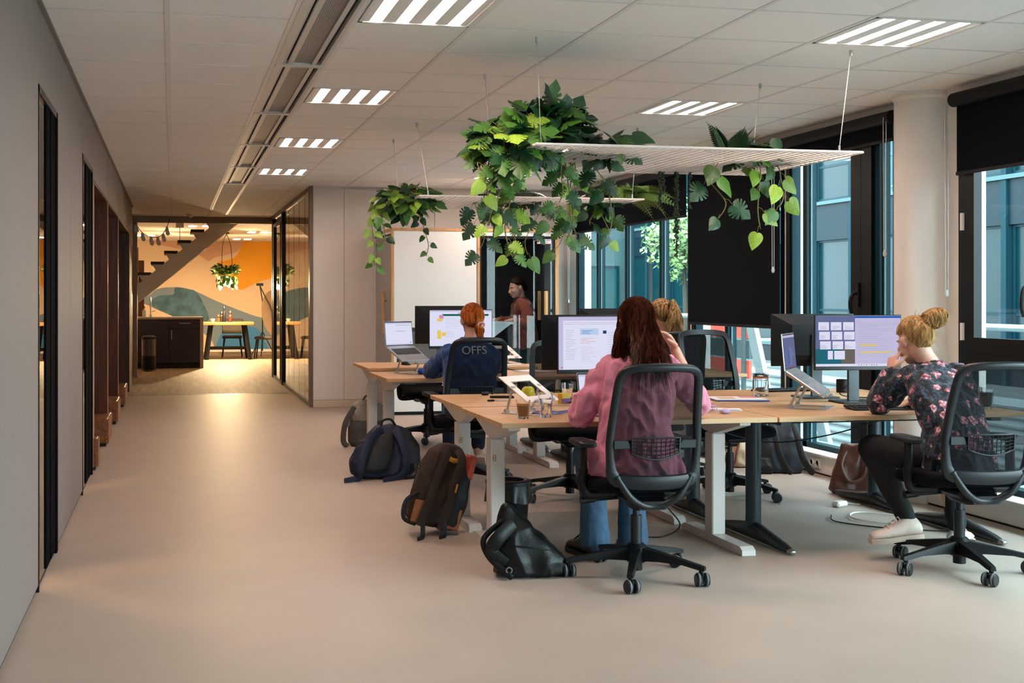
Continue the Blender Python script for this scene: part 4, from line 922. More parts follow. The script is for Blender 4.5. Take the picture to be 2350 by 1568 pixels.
def monitor(label, x, y, z, rz, scr, tilt=0., group='desk monitors'):
    t = thing('monitor', label, 'monitor', (x, y, z), R(rz), group)
    W, Hh, zb = .54, .325, .195
    b = MB(); b.box((0, 0, zb + Hh / 2), (W, .014, Hh), .003)
    rings = [[V((xx * s_, yy_, zb + Hh / 2 + zz * s2)) for xx, zz in rrect(W, Hh, .004, 2)] for yy_, s_, s2 in ((.007, 1, 1), (.05, .62, .62), (.055, .58, .58))]
    b.loft(rings); b.build('panel', m_backp if scr is None else m_bez, t, smooth=20)
    if scr is not None: 
        sb = screen_mesh(scr, W - .012, Hh - .03); sb.build('screen', SM, t, smooth=0, recalc=False, loc=(0, -.0072, zb + .023))
    else:
        b = MB(); b.bx(-W/2 + .006, W/2 - .006, -.0076, -.007, zb + .02, zb + Hh - .006); b.build('screen', mat('dark_screen', '#0a0b0d', .15), t, smooth=0)
    textobj('logo', 'hp', .055, mat('logo_silver', '#30353a', .3, metal=.5), t, basis((-1, 0, 0), (0, .35, .94), (0, .94, -.35), (0, .03, zb + Hh * .88)))
    b = MB(); b.bx(-.035, .035, .045, .065, .01, zb + .2, .004); b.build('stand_neck', m_standm, t); b = MB(); b.bx(-.115, .115, -.06, .14, 0, .012, .004); b.build('stand_base', m_standm, t)
    return t
monitor('lit monitor with green banner and sticky notes before the blue sweater', 2.34, 9.62, .73, 0, scr_ginger)
monitor('dark back of the monitor behind the blue sweater screen', 2.30, 10.0, .757, 180, None)
monitor('lit monitor showing a mail list before the pink shirt', 2.376, 6.386, .73, 2, scr_pink)
monitor('dark back of the monitor behind the mail list screen', 2.40, 6.74, .73, 180, None)
monitor('lit monitor with tiled windows before the floral blouse', 3.95, 6.36, .73, -4, scr_floral)
monitor('monitor back with silver letters behind the tiled windows screen', 3.91, 6.80, .73, 176, None)
monitor('dark back of the monitor beside the blonde ponytail', 3.83, 10.15, .73, 180, None)

# ------------------------------------------------------------------ laptops and stands
m_lap = mat('silver_laptop_shell', '#b9bbbe', .32, metal=.7); m_key = mat('dark_keys', '#24272c', .5); m_keyl = mat('grey_keys', '#7d8086', .5)
m_whitep = mat('white_stand_metal', '#ddd6d2', .4); m_clearp = mat('clear_acrylic_hinge', '#d9d7d2', .15, trans=.5)
def laptop(label, hinge, front, tilt, lid, scr, keys, group='laptops', W=.315, D=.22):
    """hinge: world centre of the hinge; front: unit direction from hinge to the user; tilt: deck slope down; lid: lid angle back from vertical."""
    f = V((front[0], front[1], 0)).normalized(); r_ = V((-f.y, f.x, 0))
    rz = math.atan2(f.y, f.x) + math.pi / 2        # local -Y is the front
    t = thing('laptop', label, 'laptop', hinge, rz, group)
    Rt = Matrix.Rotation(tilt, 4, 'X')
    b = MB(Rt); b.box((0, -D / 2, 0), (W, D, .014), .004); base = b.build('base', m_lap, t, smooth=30)
    b = MB(Rt)
    for j in range(5):
        for i in range(14):
            if j == 4 and 3 < i < 9: continue
            b.bx(-W/2 + .022 + i * .0195, -W/2 + .038 + i * .0195, -.055 - j * .0185, -.040 - j * .0185, .007, .0085)
    b.bx(-W/2 + .022 + 4 * .0195, -W/2 + .038 + 8 * .0195, -.055 - 4 * .0185, -.040 - 4 * .0185, .007, .0085)
    b.build('keyboard', keys, base, smooth=0)
    b = MB(Rt); b.bx(-.055, .055, -D + .012, -D + .075, .0068, .0074); b.build('trackpad', m_alu, base, smooth=0)
    Rl = Matrix.Rotation(-lid, 4, 'X')
    b = MB(Rl); b.box((0, .004, .105), (W, .007, .21), .003); ld_ = b.build('lid', m_lap, t, smooth=30)
    b = MB(Rl); b.bx(-W/2 + .004, W/2 - .004, .0, .0006, .008, .206); b.build('bezel', m_bez, ld_, smooth=0)
    sb = screen_mesh(scr, W - .016, .185); sb.M = Matrix(); o = sb.build('screen', SM, ld_, smooth=0, recalc=False); o.matrix_local = Rl @ Matrix.Translation((0, -.0002, .014))
    return t
def laptop_stand(label, pos, front, top_z0, top_z1, m_, group='laptop stands', W=.26, hole=True, off=.0):
    """pos: base centre on the desk; plate slopes from top_z0 (back) to top_z1 (front), heights above the desk."""
    f = V((front[0], front[1], 0)).normalized(); rz = math.atan2(f.y, f.x) + math.pi / 2
    t = thing('laptop_stand', label, 'laptop stand', pos, rz, group)
    b = MB()
    for (x0, x1, y0, y1) in ((-W/2, W/2, -.11, -.07), (-W/2, W/2, .07, .11), (-W/2, -W/2 + .04, -.07, .07), (W/2 - .04, W/2, -.07, .07)): b.bx(x0, x1, y0, y1, 0, .005)
    b.build('base_plate', m_alu, t, smooth=0)
    L_ = .24; dz = top_z0 - top_z1; an = math.asin(min(.95, dz / L_)); T = Matrix.Translation((0, .1 + off, top_z0)) @ Matrix.Rotation(an, 4, 'X')
    b = MB(T); fw = .05
    for (x0, x1, y0, y1) in ((-W/2, W/2, -L_, -L_ + fw), (-W/2, W/2, -fw, 0), (-W/2, -W/2 + fw, -L_ + fw, -fw), (W/2 - fw, W/2, -L_ + fw, -fw)): b.bx(x0, x1, y0, y1, -.005, 0)
    pl = b.build('top_plate', m_, t, smooth=0)
    b = MB(T)
    for s_ in (-1, 1): b.box((s_ * .07, -L_ - .004, .008), (.03, .012, .02), .003)
    b.build('stopper', m_clearp, pl)
    for s_ in (-1, 1):
        p0 = V((s_ * (W/2 - .02), .09, .012)); p1 = T @ V((s_ * (W/2 - .02), -.1, -.006)); mid = V((s_ * (W/2 - .02), -.09, .03))
        b = MB(); b.tube([p0, p1], .007, 8); b.build('arm', m_alu, t)
        for p_ in (p0, p1): b = MB(); b.cyl(p_ - V((.012, 0, 0)), p_ + V((.012, 0, 0)), .012, n=12); b.build('pivot', m_clearp, t)
    return t
scr_l1 = [(0, 0, 1, 1, 'lb'), (0, 0, 1, 1, 'w'), (0, .94, 1, 1, 'lav'), (.4, .86, .95, .88, 'gr'), (.4, .6, .8, .62, 'gr'), (.9, .1, .95, .13, 'dg'), (0, 0, 1, .05, 'lav')] + txt_lines(.35, .8, .62, .66, 2, 'lb', 3)
scr_l3 = [(0, 0, 1, 1, 'wall'), (0, .93, 1, 1, 'lav'), (.35, .12, .42, .55, 'b')] + txt_lines(.45, .85, .1, .65, 12, 'gr', 4, .006) + [(.05, .7, .1, .76, 'te'), (.2, .03, .8, .04, 'r')]
laptop('open silver laptop on a stand left of the blue sweater', (1.83, 9.64, .945), (.534, -.842), R(30), R(6), scr_l1, m_key)
laptop_stand('aluminium folding stand under the laptop left of the blue sweater', (1.93, 9.54, .73), (.534, -.842), .198, .085, m_alu, off=.02)
laptop('open silver laptop on a stand beside the tiled windows monitor', (3.44, 6.21, .94), (.76, -.65), R(34), R(5), scr_l3, m_keyl)
laptop_stand('aluminium folding stand under the laptop near the jar', (3.53, 6.16, .73), (.76, -.65), .195, .07, m_alu, off=.01)
laptop('silver laptop partly hidden behind the pink shirt', (2.31, 6.12, .745), (-.1, -1), R(1), R(20), scr_l1, m_key)
laptop_stand('empty white laptop stand tilted beside the coffee glass', (1.90, 6.17, .73), (.547, -.825), .195, .07, m_whitep, off=.03)
laptop_stand('empty white laptop stand on the far desks right of the blue sweater', (2.86, 10.2, .757), (.3, -.95), .16, .06, m_whitep)
# ------------------------------------------------------------------ people
def fuse(B, name, m, parent, voxel=.007, it=6, wr=0., wsc=14., extra=None):
    """Melts overlapping closed shapes into one continuous skin."""
    me = B.mesh(name); bb = bmesh.new(); bb.from_mesh(me); bmesh.ops.recalc_face_normals(bb, faces=bb.faces); bb.to_mesh(me); bb.free()
    tmp = bpy.data.objects.new('tmp', me); COL.objects.link(tmp)
    md = tmp.modifiers.new('r', 'REMESH'); md.mode = 'VOXEL'; md.voxel_size = voxel; md.use_smooth_shade = True
    if it: sm = tmp.modifiers.new('s', 'SMOOTH'); sm.factor = .5; sm.iterations = it
    bpy.context.view_layer.update()
    out = bpy.data.meshes.new_from_object(tmp.evaluated_get(bpy.context.evaluated_depsgraph_get())); bpy.data.objects.remove(tmp); bpy.data.meshes.remove(me)
    if wr:
        n = len(out.vertices); nr = [v.normal.copy() for v in out.vertices]
        for i, v in enumerate(out.vertices):
            p = v.co; q = V((p.x * wsc, p.y * wsc, p.z * wsc * .55)); w_ = noise.noise(q) + .5 * noise.noise(q * 2.1)
            w_ = -abs(w_) + .25
            v.co = p + nr[i] * wr * w_
        out.update()
    out.materials.clear(); out.materials.append(m); out.polygons.foreach_set('use_smooth', [True] * len(out.polygons)); out.name = name
    o = bpy.data.objects.new(name, out); COL.objects.link(o); o.parent = parent; return o
def limb(B, pts, rs, n=14):
    for i, p in enumerate(pts): B.ell(p, (rs[i],) * 3, nu=n, nv=8)
    for i in range(len(pts) - 1): B.tube([pts[i], pts[i + 1]], [rs[i], rs[i + 1]], n)
def ring(c, r, f, hw, hd, n=22, e=.85):
    out = []
    for k in range(n):
        a = 2 * math.pi * k / n; ca, sa = math.cos(a), math.sin(a)
        out.append(V(c) + V(r) * hw * math.copysign(abs(ca) ** e, ca) + V(f) * hd * math.copysign(abs(sa) ** e, sa))
    return out
def trunk(B, secs, r, f): B.loft([ring(c, r, f, hw, hd) for c, hw, hd in secs])
def hand(B, w_, d, nrm, side, curl=.5, s=1.):
    d = V(d).normalized(); nrm = V(nrm); nrm = (nrm - d * nrm.dot(d)).normalized(); x = d.cross(nrm) * side
    B.loft([ring(V(w_) + d * (q * s), x, nrm, hw * s, hd * s, 12) for q, hw, hd in ((-.01, .026, .02), (.02, .032, .017), (.05, .040, .015), (.085, .040, .012), (.093, .036, .009))])
    for k, (o, L_) in enumerate(((-.031, .072), (-.0105, .081), (.0105, .076), (.031, .058))):
        p = V(w_) + d * (.086 * s) + x * (o * s); dd = d + x * (o * 1.8); pts = [p - d * .02]; an = 0
        for seg in (.45, .32, .23):
            an += curl * (1.0 + .1 * k); dr = (dd.normalized() * math.cos(an) + nrm * math.sin(an)).normalized(); pts.append(pts[-1] + dr * (L_ * seg * s * (1.35 if seg == .45 else 1)))
        limb(B, pts, [.0092 * s, .0088 * s, .008 * s, .0068 * s], 8)
    b0 = V(w_) + d * (.025 * s) - x * (.028 * s); d1 = (d * .65 - x * .62 + nrm * .35).normalized(); d2 = (d * .85 - x * .2 + nrm * .5).normalized()
    limb(B, [b0, b0 + d1 * .042 * s, b0 + d1 * .042 * s + d2 * .03 * s, b0 + d1 * .042 * s + d2 * .052 * s], [.014 * s, .0115 * s, .0098 * s, .008 * s], 8)
class Head:
    def __init__(s, C, f, up=(0, 0, 1)):
        s.C = V(C); s.y = V(f).normalized(); z = V(up); s.x = s.y.cross(z).normalized(); s.z = s.x.cross(s.y); s.R3 = Matrix((s.x, s.y, s.z)).transposed()
    def p(s, x, y, z): return s.C + s.R3 @ V((x, y, z))
    def body(s, B, neck_to):
        E_ = lambda x, y, z, r, rot=None: B.ell(s.p(x, y, z), r, s.R3 @ rot if rot is not None else s.R3, 20, 14)
        E_(0, -.012, .028, (.076, .096, .086)); E_(0, .035, -.03, (.060, .062, .082)); E_(0, .058, -.088, (.034, .032, .026)); E_(0, .04, -.075, (.052, .045, .035))
        E_(0, .078, .018, (.052, .018, .014)); E_(-.036, .072, -.028, (.024, .022, .022)); E_(.036, .072, -.028, (.024, .022, .022))
        B.tube([s.p(0, .092, .008), s.p(0, .106, -.018), s.p(0, .118, -.036)], [.008, .011, .014], 10); E_(0, .104, -.041, (.018, .014, .009)); E_(0, .094, -.064, (.023, .012, .007)); E_(0, .091, -.074, (.02, .012, .008))
        for q in (-1, 1):
            E_(q * .076, -.008, -.012, (.011, .021, .031), Euler((R(-12), 0, R(-18 * q))).to_matrix()); E_(q * .082, -.014, -.004, (.006, .016, .02), Euler((R(-12), 0, R(-25 * q))).to_matrix())
        n0 = s.p(0, -.025, -.05); limb(B, [n0, n0.lerp(V(neck_to), .5), V(neck_to)], [.054, .050, .056], 18)
    def eyes(s, par, iris='#2a1c14'):
        mw = mat('eye_white', '#d8d2cc', .25); mi = mat('iris' + iris, iris, .2); mb = mat('brow_hair', '#2a1a12', .8); ml = mat('lip_rose', '#a5584f', .45)
        for q in (-1, 1):
            b = MB(par_M(par)); b.ell(s.p(q * .031, .0765, -.002), (.0125, .0125, .0105), s.R3, 14, 10); e = b.build('eye', mw, par, smooth=80)
            b = MB(par_M(par)); b.ell(s.p(q * .031, .0845, -.002), (.006, .0055, .006), s.R3, 12, 8); b.build('iris', mi, e, smooth=80)
            b = MB(par_M(par)); b.tube([s.p(q * .012, .093, .02), s.p(q * .032, .089, .026), s.p(q * .05, .078, .02)], [.004, .004, .002], 6); b.build('eyebrow', mb, par)
        b = MB(par_M(par)); b.ell(s.p(0, .1, -.064), (.022, .0085, .0055), s.R3, 12, 8); b.ell(s.p(0, .097, -.073), (.019, .0085, .006), s.R3, 12, 8); b.build('lips', ml, par, smooth=80)
    HR = V((.0845, .107, .101)); HC = V((0, -.010, .022))
    def sc(s, d, k=1.): return s.p(*(s.HC + V((d[0] * s.HR.x, d[1] * s.HR.y, d[2] * s.HR.z)) * k))
    @staticmethod
    def hairline(az):
        a = abs(((math.degrees(az) + 180) % 360) - 180)      # 0 = front
        for (a0, e0), (a1, e1) in zip(((0, 40), (45, 30), (70, 8), (85, 6), (100, 12), (112, -24), (140, -54), (180, -62)), ((45, 30), (70, 8), (85, 6), (100, 12), (112, -24), (140, -54), (180, -62), (181, -62))):
            if a0 <= a <= a1: return R(e0 + (e1 - e0) * (a - a0) / (a1 - a0))
        return R(-62)
    def cap(s, B, k=.985):
        nu, nv = 40, 10; rows = []
        for j in range(nv + 1):
            row = []
            for i in range(nu):
                az = 2 * math.pi * i / nu; e0 = s.hairline(az); e = e0 + (R(90) - e0) * j / nv
                row.append(s.sc((math.sin(az) * math.cos(e), math.cos(az) * math.cos(e), math.sin(e)), k))
            rows.append(row)
        B.loft(rows, cap=False)
        rows = [[p.lerp(s.sc((0, 0, 0)), .08) for p in rows[0]], rows[0]]; B.loft(rows, cap=False)
    def pulled(s, B, tgt, n=500, seed=1, r=.0022, lift=.03, end=None):
        g = random.Random(seed); d1 = V(tgt).normalized()
        for i in range(n):
            az = g.uniform(0, 2 * math.pi); e = s.hairline(az) + abs(g.gauss(0, .45)) * (R(60)); e = min(e, R(85))
            d0 = V((math.sin(az) * math.cos(e), math.cos(az) * math.cos(e), math.sin(e))); 
            if d0.dot(d1) > .96: continue
            an = math.acos(max(-1, min(1, d0.dot(d1)))); pts = []; k0 = 1 + g.uniform(-.005, .03); wob = g.uniform(-.04, .04)
            for q in range(9):
                t_ = q / 8; dd = (d0 * math.sin((1 - t_) * an) + d1 * math.sin(t_ * an)) / max(1e-4, math.sin(an)); dd = dd + d0.cross(d1) * wob * math.sin(math.pi * t_)
                pts.append(s.sc(dd.normalized(), k0 + lift * math.sin(math.pi * t_) * (1 + g.uniform(-.2, .2)) + (.03 if q == 8 else 0)))
            if end is not None: pts.append(end + V((g.uniform(-.008, .008), g.uniform(-.008, .008), g.uniform(-.008, .008))))
            B.tube(pts, [r * .7] + [r] * (len(pts) - 2) + [r * .8], 3, cap=False)
def par_M(par): return Matrix.Translation(-V(par.location))
def hair_mat(name, c0, c1, rough=.5):
    m = mat(name, c0, rough, spec=.06); nt = m.node_tree; N = nt.nodes; L = nt.links
    tc = N.new('ShaderNodeTexCoord'); mp = N.new('ShaderNodeMapping'); mp.inputs['Scale'].default_value = (55, 55, 6); L.new(tc.outputs['Object'], mp.inputs[0]); nz = N.new('ShaderNodeTexNoise'); nz.inputs['Scale'].default_value = 1.6; nz.inputs['Detail'].default_value = 3; L.new(mp.outputs[0], nz.inputs['Vector'])
    rp = N.new('ShaderNodeValToRGB'); rp.color_ramp.elements[0].position = .36; rp.color_ramp.elements[1].position = .64; rp.color_ramp.elements[0].color = (*lin(c0), 1); rp.color_ramp.elements[1].color = (*lin(c1), 1); L.new(nz.outputs['Fac'], rp.inputs[0]); L.new(rp.outputs[0], N['Principled BSDF'].inputs['Base Color'])
    return m
def shoe(name, par, heel, toe, m_up, m_sole, s=1.):
    heel, toe = V(heel), V(toe); d = (toe - heel).normalized(); x = d.cross(V((0, 0, 1))).normalized(); z = x.cross(d); L_ = .27 * s
    b = MB(par_M(par)); rings = []
    for (t_, w_, h_) in ((-.02, .026, .06), (.05, .036, .085), (.25, .038, .1), (.45, .04, .075), (.7, .046, .05), (.9, .038, .04), (1.0, .02, .03)):
        c_ = heel + d * L_ * t_; ring_ = []
        for k in range(14):
            a = 2 * math.pi * k / 14; ring_.append(c_ + x * math.cos(a) * w_ * s * (1.0 if math.sin(a) < .2 else .85) + z * (.022 + h_ * .5 * (1 + math.sin(a))) * s)
        rings.append(ring_)
    b.loft(rings); o = b.build(name, m_up, par, smooth=60)
    b = MB(par_M(par)); rings = []
    for (t_, w_) in ((-.03, .03), (.05, .038), (.3, .036), (.5, .038), (.72, .048), (.92, .04), (1.02, .02)):
        c_ = heel + d * L_ * t_; rings.append([c_ + x * q * w_ * s + z * h_ * s for q, h_ in ((-1, 0), (1, 0), (1.02, .026), (-1.02, .026))])
    b.loft(rings); b.build('sole', m_sole, o, smooth=40)
    b = MB(par_M(par))
    for k in range(4): c_ = heel + d * L_ * (.42 + k * .08) + z * (.118 - k * .012) * s; b.tube([c_ - x * .022 * s - z * .008, c_ + z * .004, c_ + x * .022 * s - z * .008], .0035 * s, 5)
    b.build('lace', m_sole, o)
    return o
m_skin = mat('light_skin', '#c99078', .5, var=.05, vscale=40, subsurf=.08)
m_skin2 = mat('fair_skin', '#cf9f8a', .5, var=.05, vscale=40, subsurf=.08)
UP = V((0, 0, 1))

# --- person in the pink shirt
t = thing('person', 'person with long brown hair in a pink linen shirt seated at the nearest desk', 'person', (2.2, 5.5, 0))
M0 = par_M(t); f = V((-.1, .995, 0)); r = V((.995, .1, 0)); hd = Head((2.262, 5.615, 1.232), (-.12, .98, -.12), (.06, .1, 1))
b = MB(M0); hd.body(b, (2.265, 5.585, 1.06)); trunk(b, [((2.21, 5.47, .50), .15, .11), ((2.215, 5.49, .7), .13, .09), ((2.24, 5.54, .9), .15, .09), ((2.26, 5.57, 1.03), .14, .07), ((2.265, 5.58, 1.06), .06, .05)], r, f)
limb(b, [(2.12, 5.57, 1.0), (1.995, 5.665, .77), (2.13, 5.93, .765)], [.042, .036, .026]); hand(b, (2.13, 5.93, .77), (.35, .93, -.05), (0, -.05, -1), 1, .25)
limb(b, [(2.43, 5.56, 1.0), (2.66, 5.74, .81), (2.52, 5.72, 1.085)], [.042, .038, .027]); hand(b, (2.52, 5.72, 1.09), (-.55, -.12, .82), (-.8, -.1, -.5), -1, .3)
limb(b, [(2.12, 5.5, .53), (2.12, 5.93, .54), (2.15, 5.88, .1)], [.07, .05, .04]); limb(b, [(2.31, 5.5, .53), (2.34, 5.93, .54), (2.36, 5.88, .1)], [.07, .05, .04])
fuse(b, 'body', m_skin, t, .006, 4)
m_pinkc = mat('pink_linen', '#d8839a', .85, var=.07, vscale=90, bump=.25, bscale=350, sheen=.2)
b = MB(M0); trunk(b, [((2.20, 5.46, .44), .215, .17), ((2.205, 5.46, .52), .205, .16), ((2.21, 5.48, .63), .185, .14), ((2.22, 5.505, .76), .175, .13), ((2.24, 5.54, .88), .188, .13), ((2.255, 5.565, .98), .197, .115), ((2.262, 5.575, 1.035), .175, .09), ((2.265, 5.58, 1.07), .105, .072), ((2.265, 5.585, 1.10), .07, .06)], r, f)
limb(b, [(2.105, 5.575, 1.0), (2.045, 5.60, .89), (1.985, 5.655, .775), (2.06, 5.80, .775), (2.105, 5.885, .77)], [.066, .074, .066, .056, .046]); limb(b, [(2.425, 5.57, 1.0), (2.55, 5.65, .9), (2.665, 5.735, .81), (2.60, 5.73, .93)], [.062, .064, .058, .05])
b.ell((2.015, 5.53, .53), (.04, .13, .13)); b.ell((2.03, 5.56, .46), (.045, .12, .05)); b.ell((2.40, 5.5, .5), (.04, .14, .1))
fuse(b, 'shirt', m_pinkc, t, .007, 3, .042, 12)
b = MB(M0); b.tube([V((2.265, 5.585, 1.085)) + (r * math.cos(a) * .072 + f * math.sin(a) * .066) + UP * (.012 - .012 * math.sin(a)) for a in [2 * math.pi * k / 20 for k in range(20)]], .017, 8, closed=True, flat=.6); b.build('collar', m_pinkc, t)
m_jean = mat('blue_denim', '#3a5670', .85, var=.15, vscale=30, bump=.2, bscale=500)
b = MB(M0); b.ell((2.21, 5.5, .54), (.17, .16, .11)); limb(b, [(2.12, 5.55, .545), (2.12, 5.93, .545), (2.145, 5.9, .3), (2.15, 5.89, .09)], [.085, .072, .068, .08]); limb(b, [(2.31, 5.55, .545), (2.34, 5.93, .545), (2.355, 5.9, .3), (2.36, 5.89, .09)], [.085, .072, .068, .08]); fuse(b, 'jeans', m_jean, t, .009, 5, .008, 14)
m_bsh = mat('black_shoe_leather', '#121214', .4); m_bso = mat('black_sole', '#1b1b1c', .7)
shoe('shoe', t, (2.12, 5.84, .0), (2.09, 6.1, .0), m_bsh, m_bso); shoe('shoe', t, (2.36, 5.84, .0), (2.38, 6.1, .0), m_bsh, m_bso)
m_hb = hair_mat('brown_hair', '#2c150d', '#5e3020')
b = MB(M0); hd.cap(b, 1.0); b.ell(hd.p(0, -.04, -.05), (.078, .05, .10), hd.R3)
g = random.Random(3)
for lock in range(95):
    azl = R(180 + g.uniform(-116, 116)); Ll = g.triangular(.13, .34, .24); phl = g.uniform(0, 6.28); aml = g.uniform(.004, .014); spl = g.uniform(-.025, .025); front = abs(math.sin(azl))
    for i in range(26):
        az = azl + g.gauss(0, .13); pts = []; k0 = 1.0 + g.uniform(0, .05)
        for q in range(6):
            e = R(86) + (R(-8) - R(86)) * q / 5; d = V((math.sin(az) * math.cos(e), math.cos(az) * math.cos(e), math.sin(e))); pts.append(hd.sc(d.normalized(), k0 + .008 * g.uniform(-1, 1)))
        p = hd.R3.transposed() @ (pts[-1] - hd.C); pl = V((math.sin(azl) * .088, math.cos(azl) * .1, p.z)); L_ = Ll * g.uniform(.8, 1.12) if g.random() > .05 else g.uniform(.3, .42)
        for q in range(1, 9):
            t_ = q / 8; cx_ = p.x + (pl.x - p.x) * .65 * t_; cy_ = p.y + (pl.y - p.y) * .65 * t_; yb = -.09 - .05 * min(1, t_ * L_ / .2)
            if cy_ > yb and abs(cx_) < .075: cy_ += (yb - cy_) * min(1, t_ * 1.4)
            out = 1 + .42 * t_ * t_
            pts.append(hd.p(cx_ * out + spl * t_ + aml * math.sin(phl + t_ * 6), cy_ - .02 * t_ + aml * .7 * math.cos(phl + t_ * 5), p.z - L_ * t_))
        w_ = g.uniform(.0009, .0019); b.tube(pts, [w_ * .8] + [w_] * (len(pts) - 4) + [w_ * .8, w_ * .5, w_ * .2], 3, cap=False)
b.build('hair', m_hb, t, smooth=80, recalc=False)

# --- person in the floral blouse
t = thing('person', 'person with a blond bun in a dark floral blouse resting chin on hand', 'person', (3.84, 5.4, 0))
M0 = par_M(t); f = V((-.15, .98, 0)).normalized(); r = V((f.y, -f.x, 0)); hd = Head((3.855, 5.67, 1.125), (-.04, 1, -.34), (.0, .12, 1))
b = MB(M0); hd.body(b, (3.905, 5.60, .985)); trunk(b, [((3.86, 5.33, .50), .15, .11), ((3.875, 5.38, .7), .13, .09), ((3.895, 5.5, .88), .14, .08), ((3.91, 5.58, .97), .12, .06)], r, f)
wr_ = hd.p(-.115, .09, -.15); hdn = (hd.p(-.085, .085, -.05) - wr_); limb(b, [(3.80, 5.62, .95), (3.69, 5.735, .785), wr_], [.042, .036, .026]); hand(b, wr_, hdn, hd.x, 1, .45)
limb(b, [(4.04, 5.58, .95), (4.19, 5.735, .79), (4.02, 5.93, .765)], [.042, .036, .026]); hand(b, (4.02, 5.93, .768), (-.6, .8, -.03), (0, 0, -1), -1, .3)
limb(b, [(3.78, 5.4, .52), (3.66, 5.74, .545), (3.74, 5.565, .19)], [.07, .05, .036]); limb(b, [(3.97, 5.4, .52), (4.06, 5.77, .53), (4.14, 5.72, .12)], [.07, .05, .036])
fuse(b, 'body', m_skin2, t, .006, 4)
def floral():
    m = mat('floral_print', '#0d1220', .8, bump=.15, bscale=300, sheen=.15); nt = m.node_tree; N = nt.nodes; L = nt.links
    tc = N.new('ShaderNodeTexCoord'); nz = N.new('ShaderNodeTexNoise'); nz.inputs['Scale'].default_value = 38; L.new(tc.outputs['Object'], nz.inputs['Vector'])
    vo = N.new('ShaderNodeTexVoronoi'); vo.inputs['Scale'].default_value = 15; vo.inputs['Randomness'].default_value = .6; L.new(tc.outputs['Object'], vo.inputs['Vector'])
    ad = N.new('ShaderNodeMath'); ad.operation = 'MULTIPLY_ADD'; ad.inputs[1].default_value = .55; L.new(nz.outputs['Fac'], ad.inputs[0]); L.new(vo.outputs['Distance'], ad.inputs[2])
    mk = N.new('ShaderNodeMapRange'); mk.inputs[1].default_value = .62; mk.inputs[2].default_value = .66; mk.inputs[3].default_value = 1; mk.inputs[4].default_value = 0; L.new(ad.outputs[0], mk.inputs[0])
    pv = N.new('ShaderNodeTexVoronoi'); pv.inputs['Scale'].default_value = 62; L.new(tc.outputs['Object'], pv.inputs['Vector'])
    rp = N.new('ShaderNodeValToRGB'); cr = rp.color_ramp; cr.elements[0].position = .1; cr.elements[0].color = (*lin('#d9b4b4'), 1); cr.elements[1].position = .75; cr.elements[1].color = (*lin('#5a2230'), 1)
    e = cr.elements.new(.38); e.color = (*lin('#c48a92'), 1); e = cr.elements.new(.55); e.color = (*lin('#a05868'), 1); L.new(pv.outputs['Distance'], rp.inputs[0])
    lf = N.new('ShaderNodeTexNoise'); lf.inputs['Scale'].default_value = 70; lf.inputs['Detail'].default_value = 1; L.new(tc.outputs['Object'], lf.inputs['Vector']); r2 = N.new('ShaderNodeValToRGB'); r2.color_ramp.elements[0].position = .54; r2.color_ramp.elements[0].color = (*lin('#080b14'), 1); r2.color_ramp.elements[1].position = .6; r2.color_ramp.elements[1].color = (*lin('#24405a'), 1); L.new(lf.outputs['Fac'], r2.inputs[0])
    mx = N.new('ShaderNodeMix'); mx.data_type = 'RGBA'; L.new(mk.outputs[0], mx.inputs[0]); L.new(r2.outputs[0], mx.inputs[6]); L.new(rp.outputs[0], mx.inputs[7]); L.new(mx.outputs[2], N['Principled BSDF'].inputs['Base Color']); return m
m_flo = floral()
b = MB(M0); trunk(b, [((3.86, 5.31, .46), .19, .15), ((3.862, 5.32, .56), .18, .14), ((3.87, 5.36, .68), .165, .125), ((3.885, 5.43, .79), .175, .125), ((3.90, 5.52, .89), .188, .125), ((3.91, 5.575, .95), .178, .10), ((3.91, 5.60, .985), .11, .075), ((3.905, 5.615, 1.015), .066, .06)], r, f)
limb(b, [(3.80, 5.62, .94), (3.735, 5.68, .86), (3.685, 5.735, .79), V((3.69, 5.735, .79)).lerp(wr_, .5), V((3.69, 5.735, .79)).lerp(wr_, .92)], [.07, .074, .062, .06, .046]); limb(b, [(4.04, 5.58, .94), (4.12, 5.65, .86), (4.195, 5.735, .795), (4.10, 5.84, .785), (4.03, 5.92, .775)], [.07, .072, .06, .055, .045])
fuse(b, 'blouse', m_flo, t, .008, 4, .028, 12)
b = MB(M0); b.tube([V((3.905, 5.62, 1.01)) + (r * math.cos(a) * .060 + f * math.sin(a) * .058) + UP * (-.005 - .015 * math.sin(a)) for a in [2 * math.pi * k / 20 for k in range(20)]], .013, 8, closed=True, flat=.6); b.build('collar', m_flo, t)
m_blk = mat('black_trousers', '#0c0d10', .85, bump=.1)
b = MB(M0); b.ell((3.865, 5.36, .53), (.175, .17, .11)); limb(b, [(3.77, 5.42, .535), (3.655, 5.745, .55), (3.70, 5.65, .36), (3.735, 5.57, .215)], [.088, .075, .06, .048]); limb(b, [(3.97, 5.42, .535), (4.06, 5.775, .535), (4.12, 5.74, .35), (4.14, 5.72, .13)], [.088, .075, .06, .05]); tr = fuse(b, 'trousers', m_blk, t, .009, 5, .006, 14)
m_shw = mat('off_white_sneaker', '#d3bfb2', .6, var=.08, vscale=30); m_shs = mat('sneaker_sole', '#c2ab9c', .7)
shoe('shoe', t, (3.80, 5.545, .105), (3.56, 5.56, .085), m_shw, m_shs); shoe('shoe', t, (4.10, 5.70, 0), (4.32, 5.86, 0), mat('white_sneaker', '#d6d6d4', .6), m_shs)
b = MB(M0); b.box((3.662, 5.655, .40), (.028, .003, .045), .001, Euler((R(-25), 0, R(10))).to_matrix()); b.build('cloth_tag', mat('blue_tag', '#2a72c8', .6), tr)
m_hbl = hair_mat('blond_hair', '#7d5c36', '#cda672')
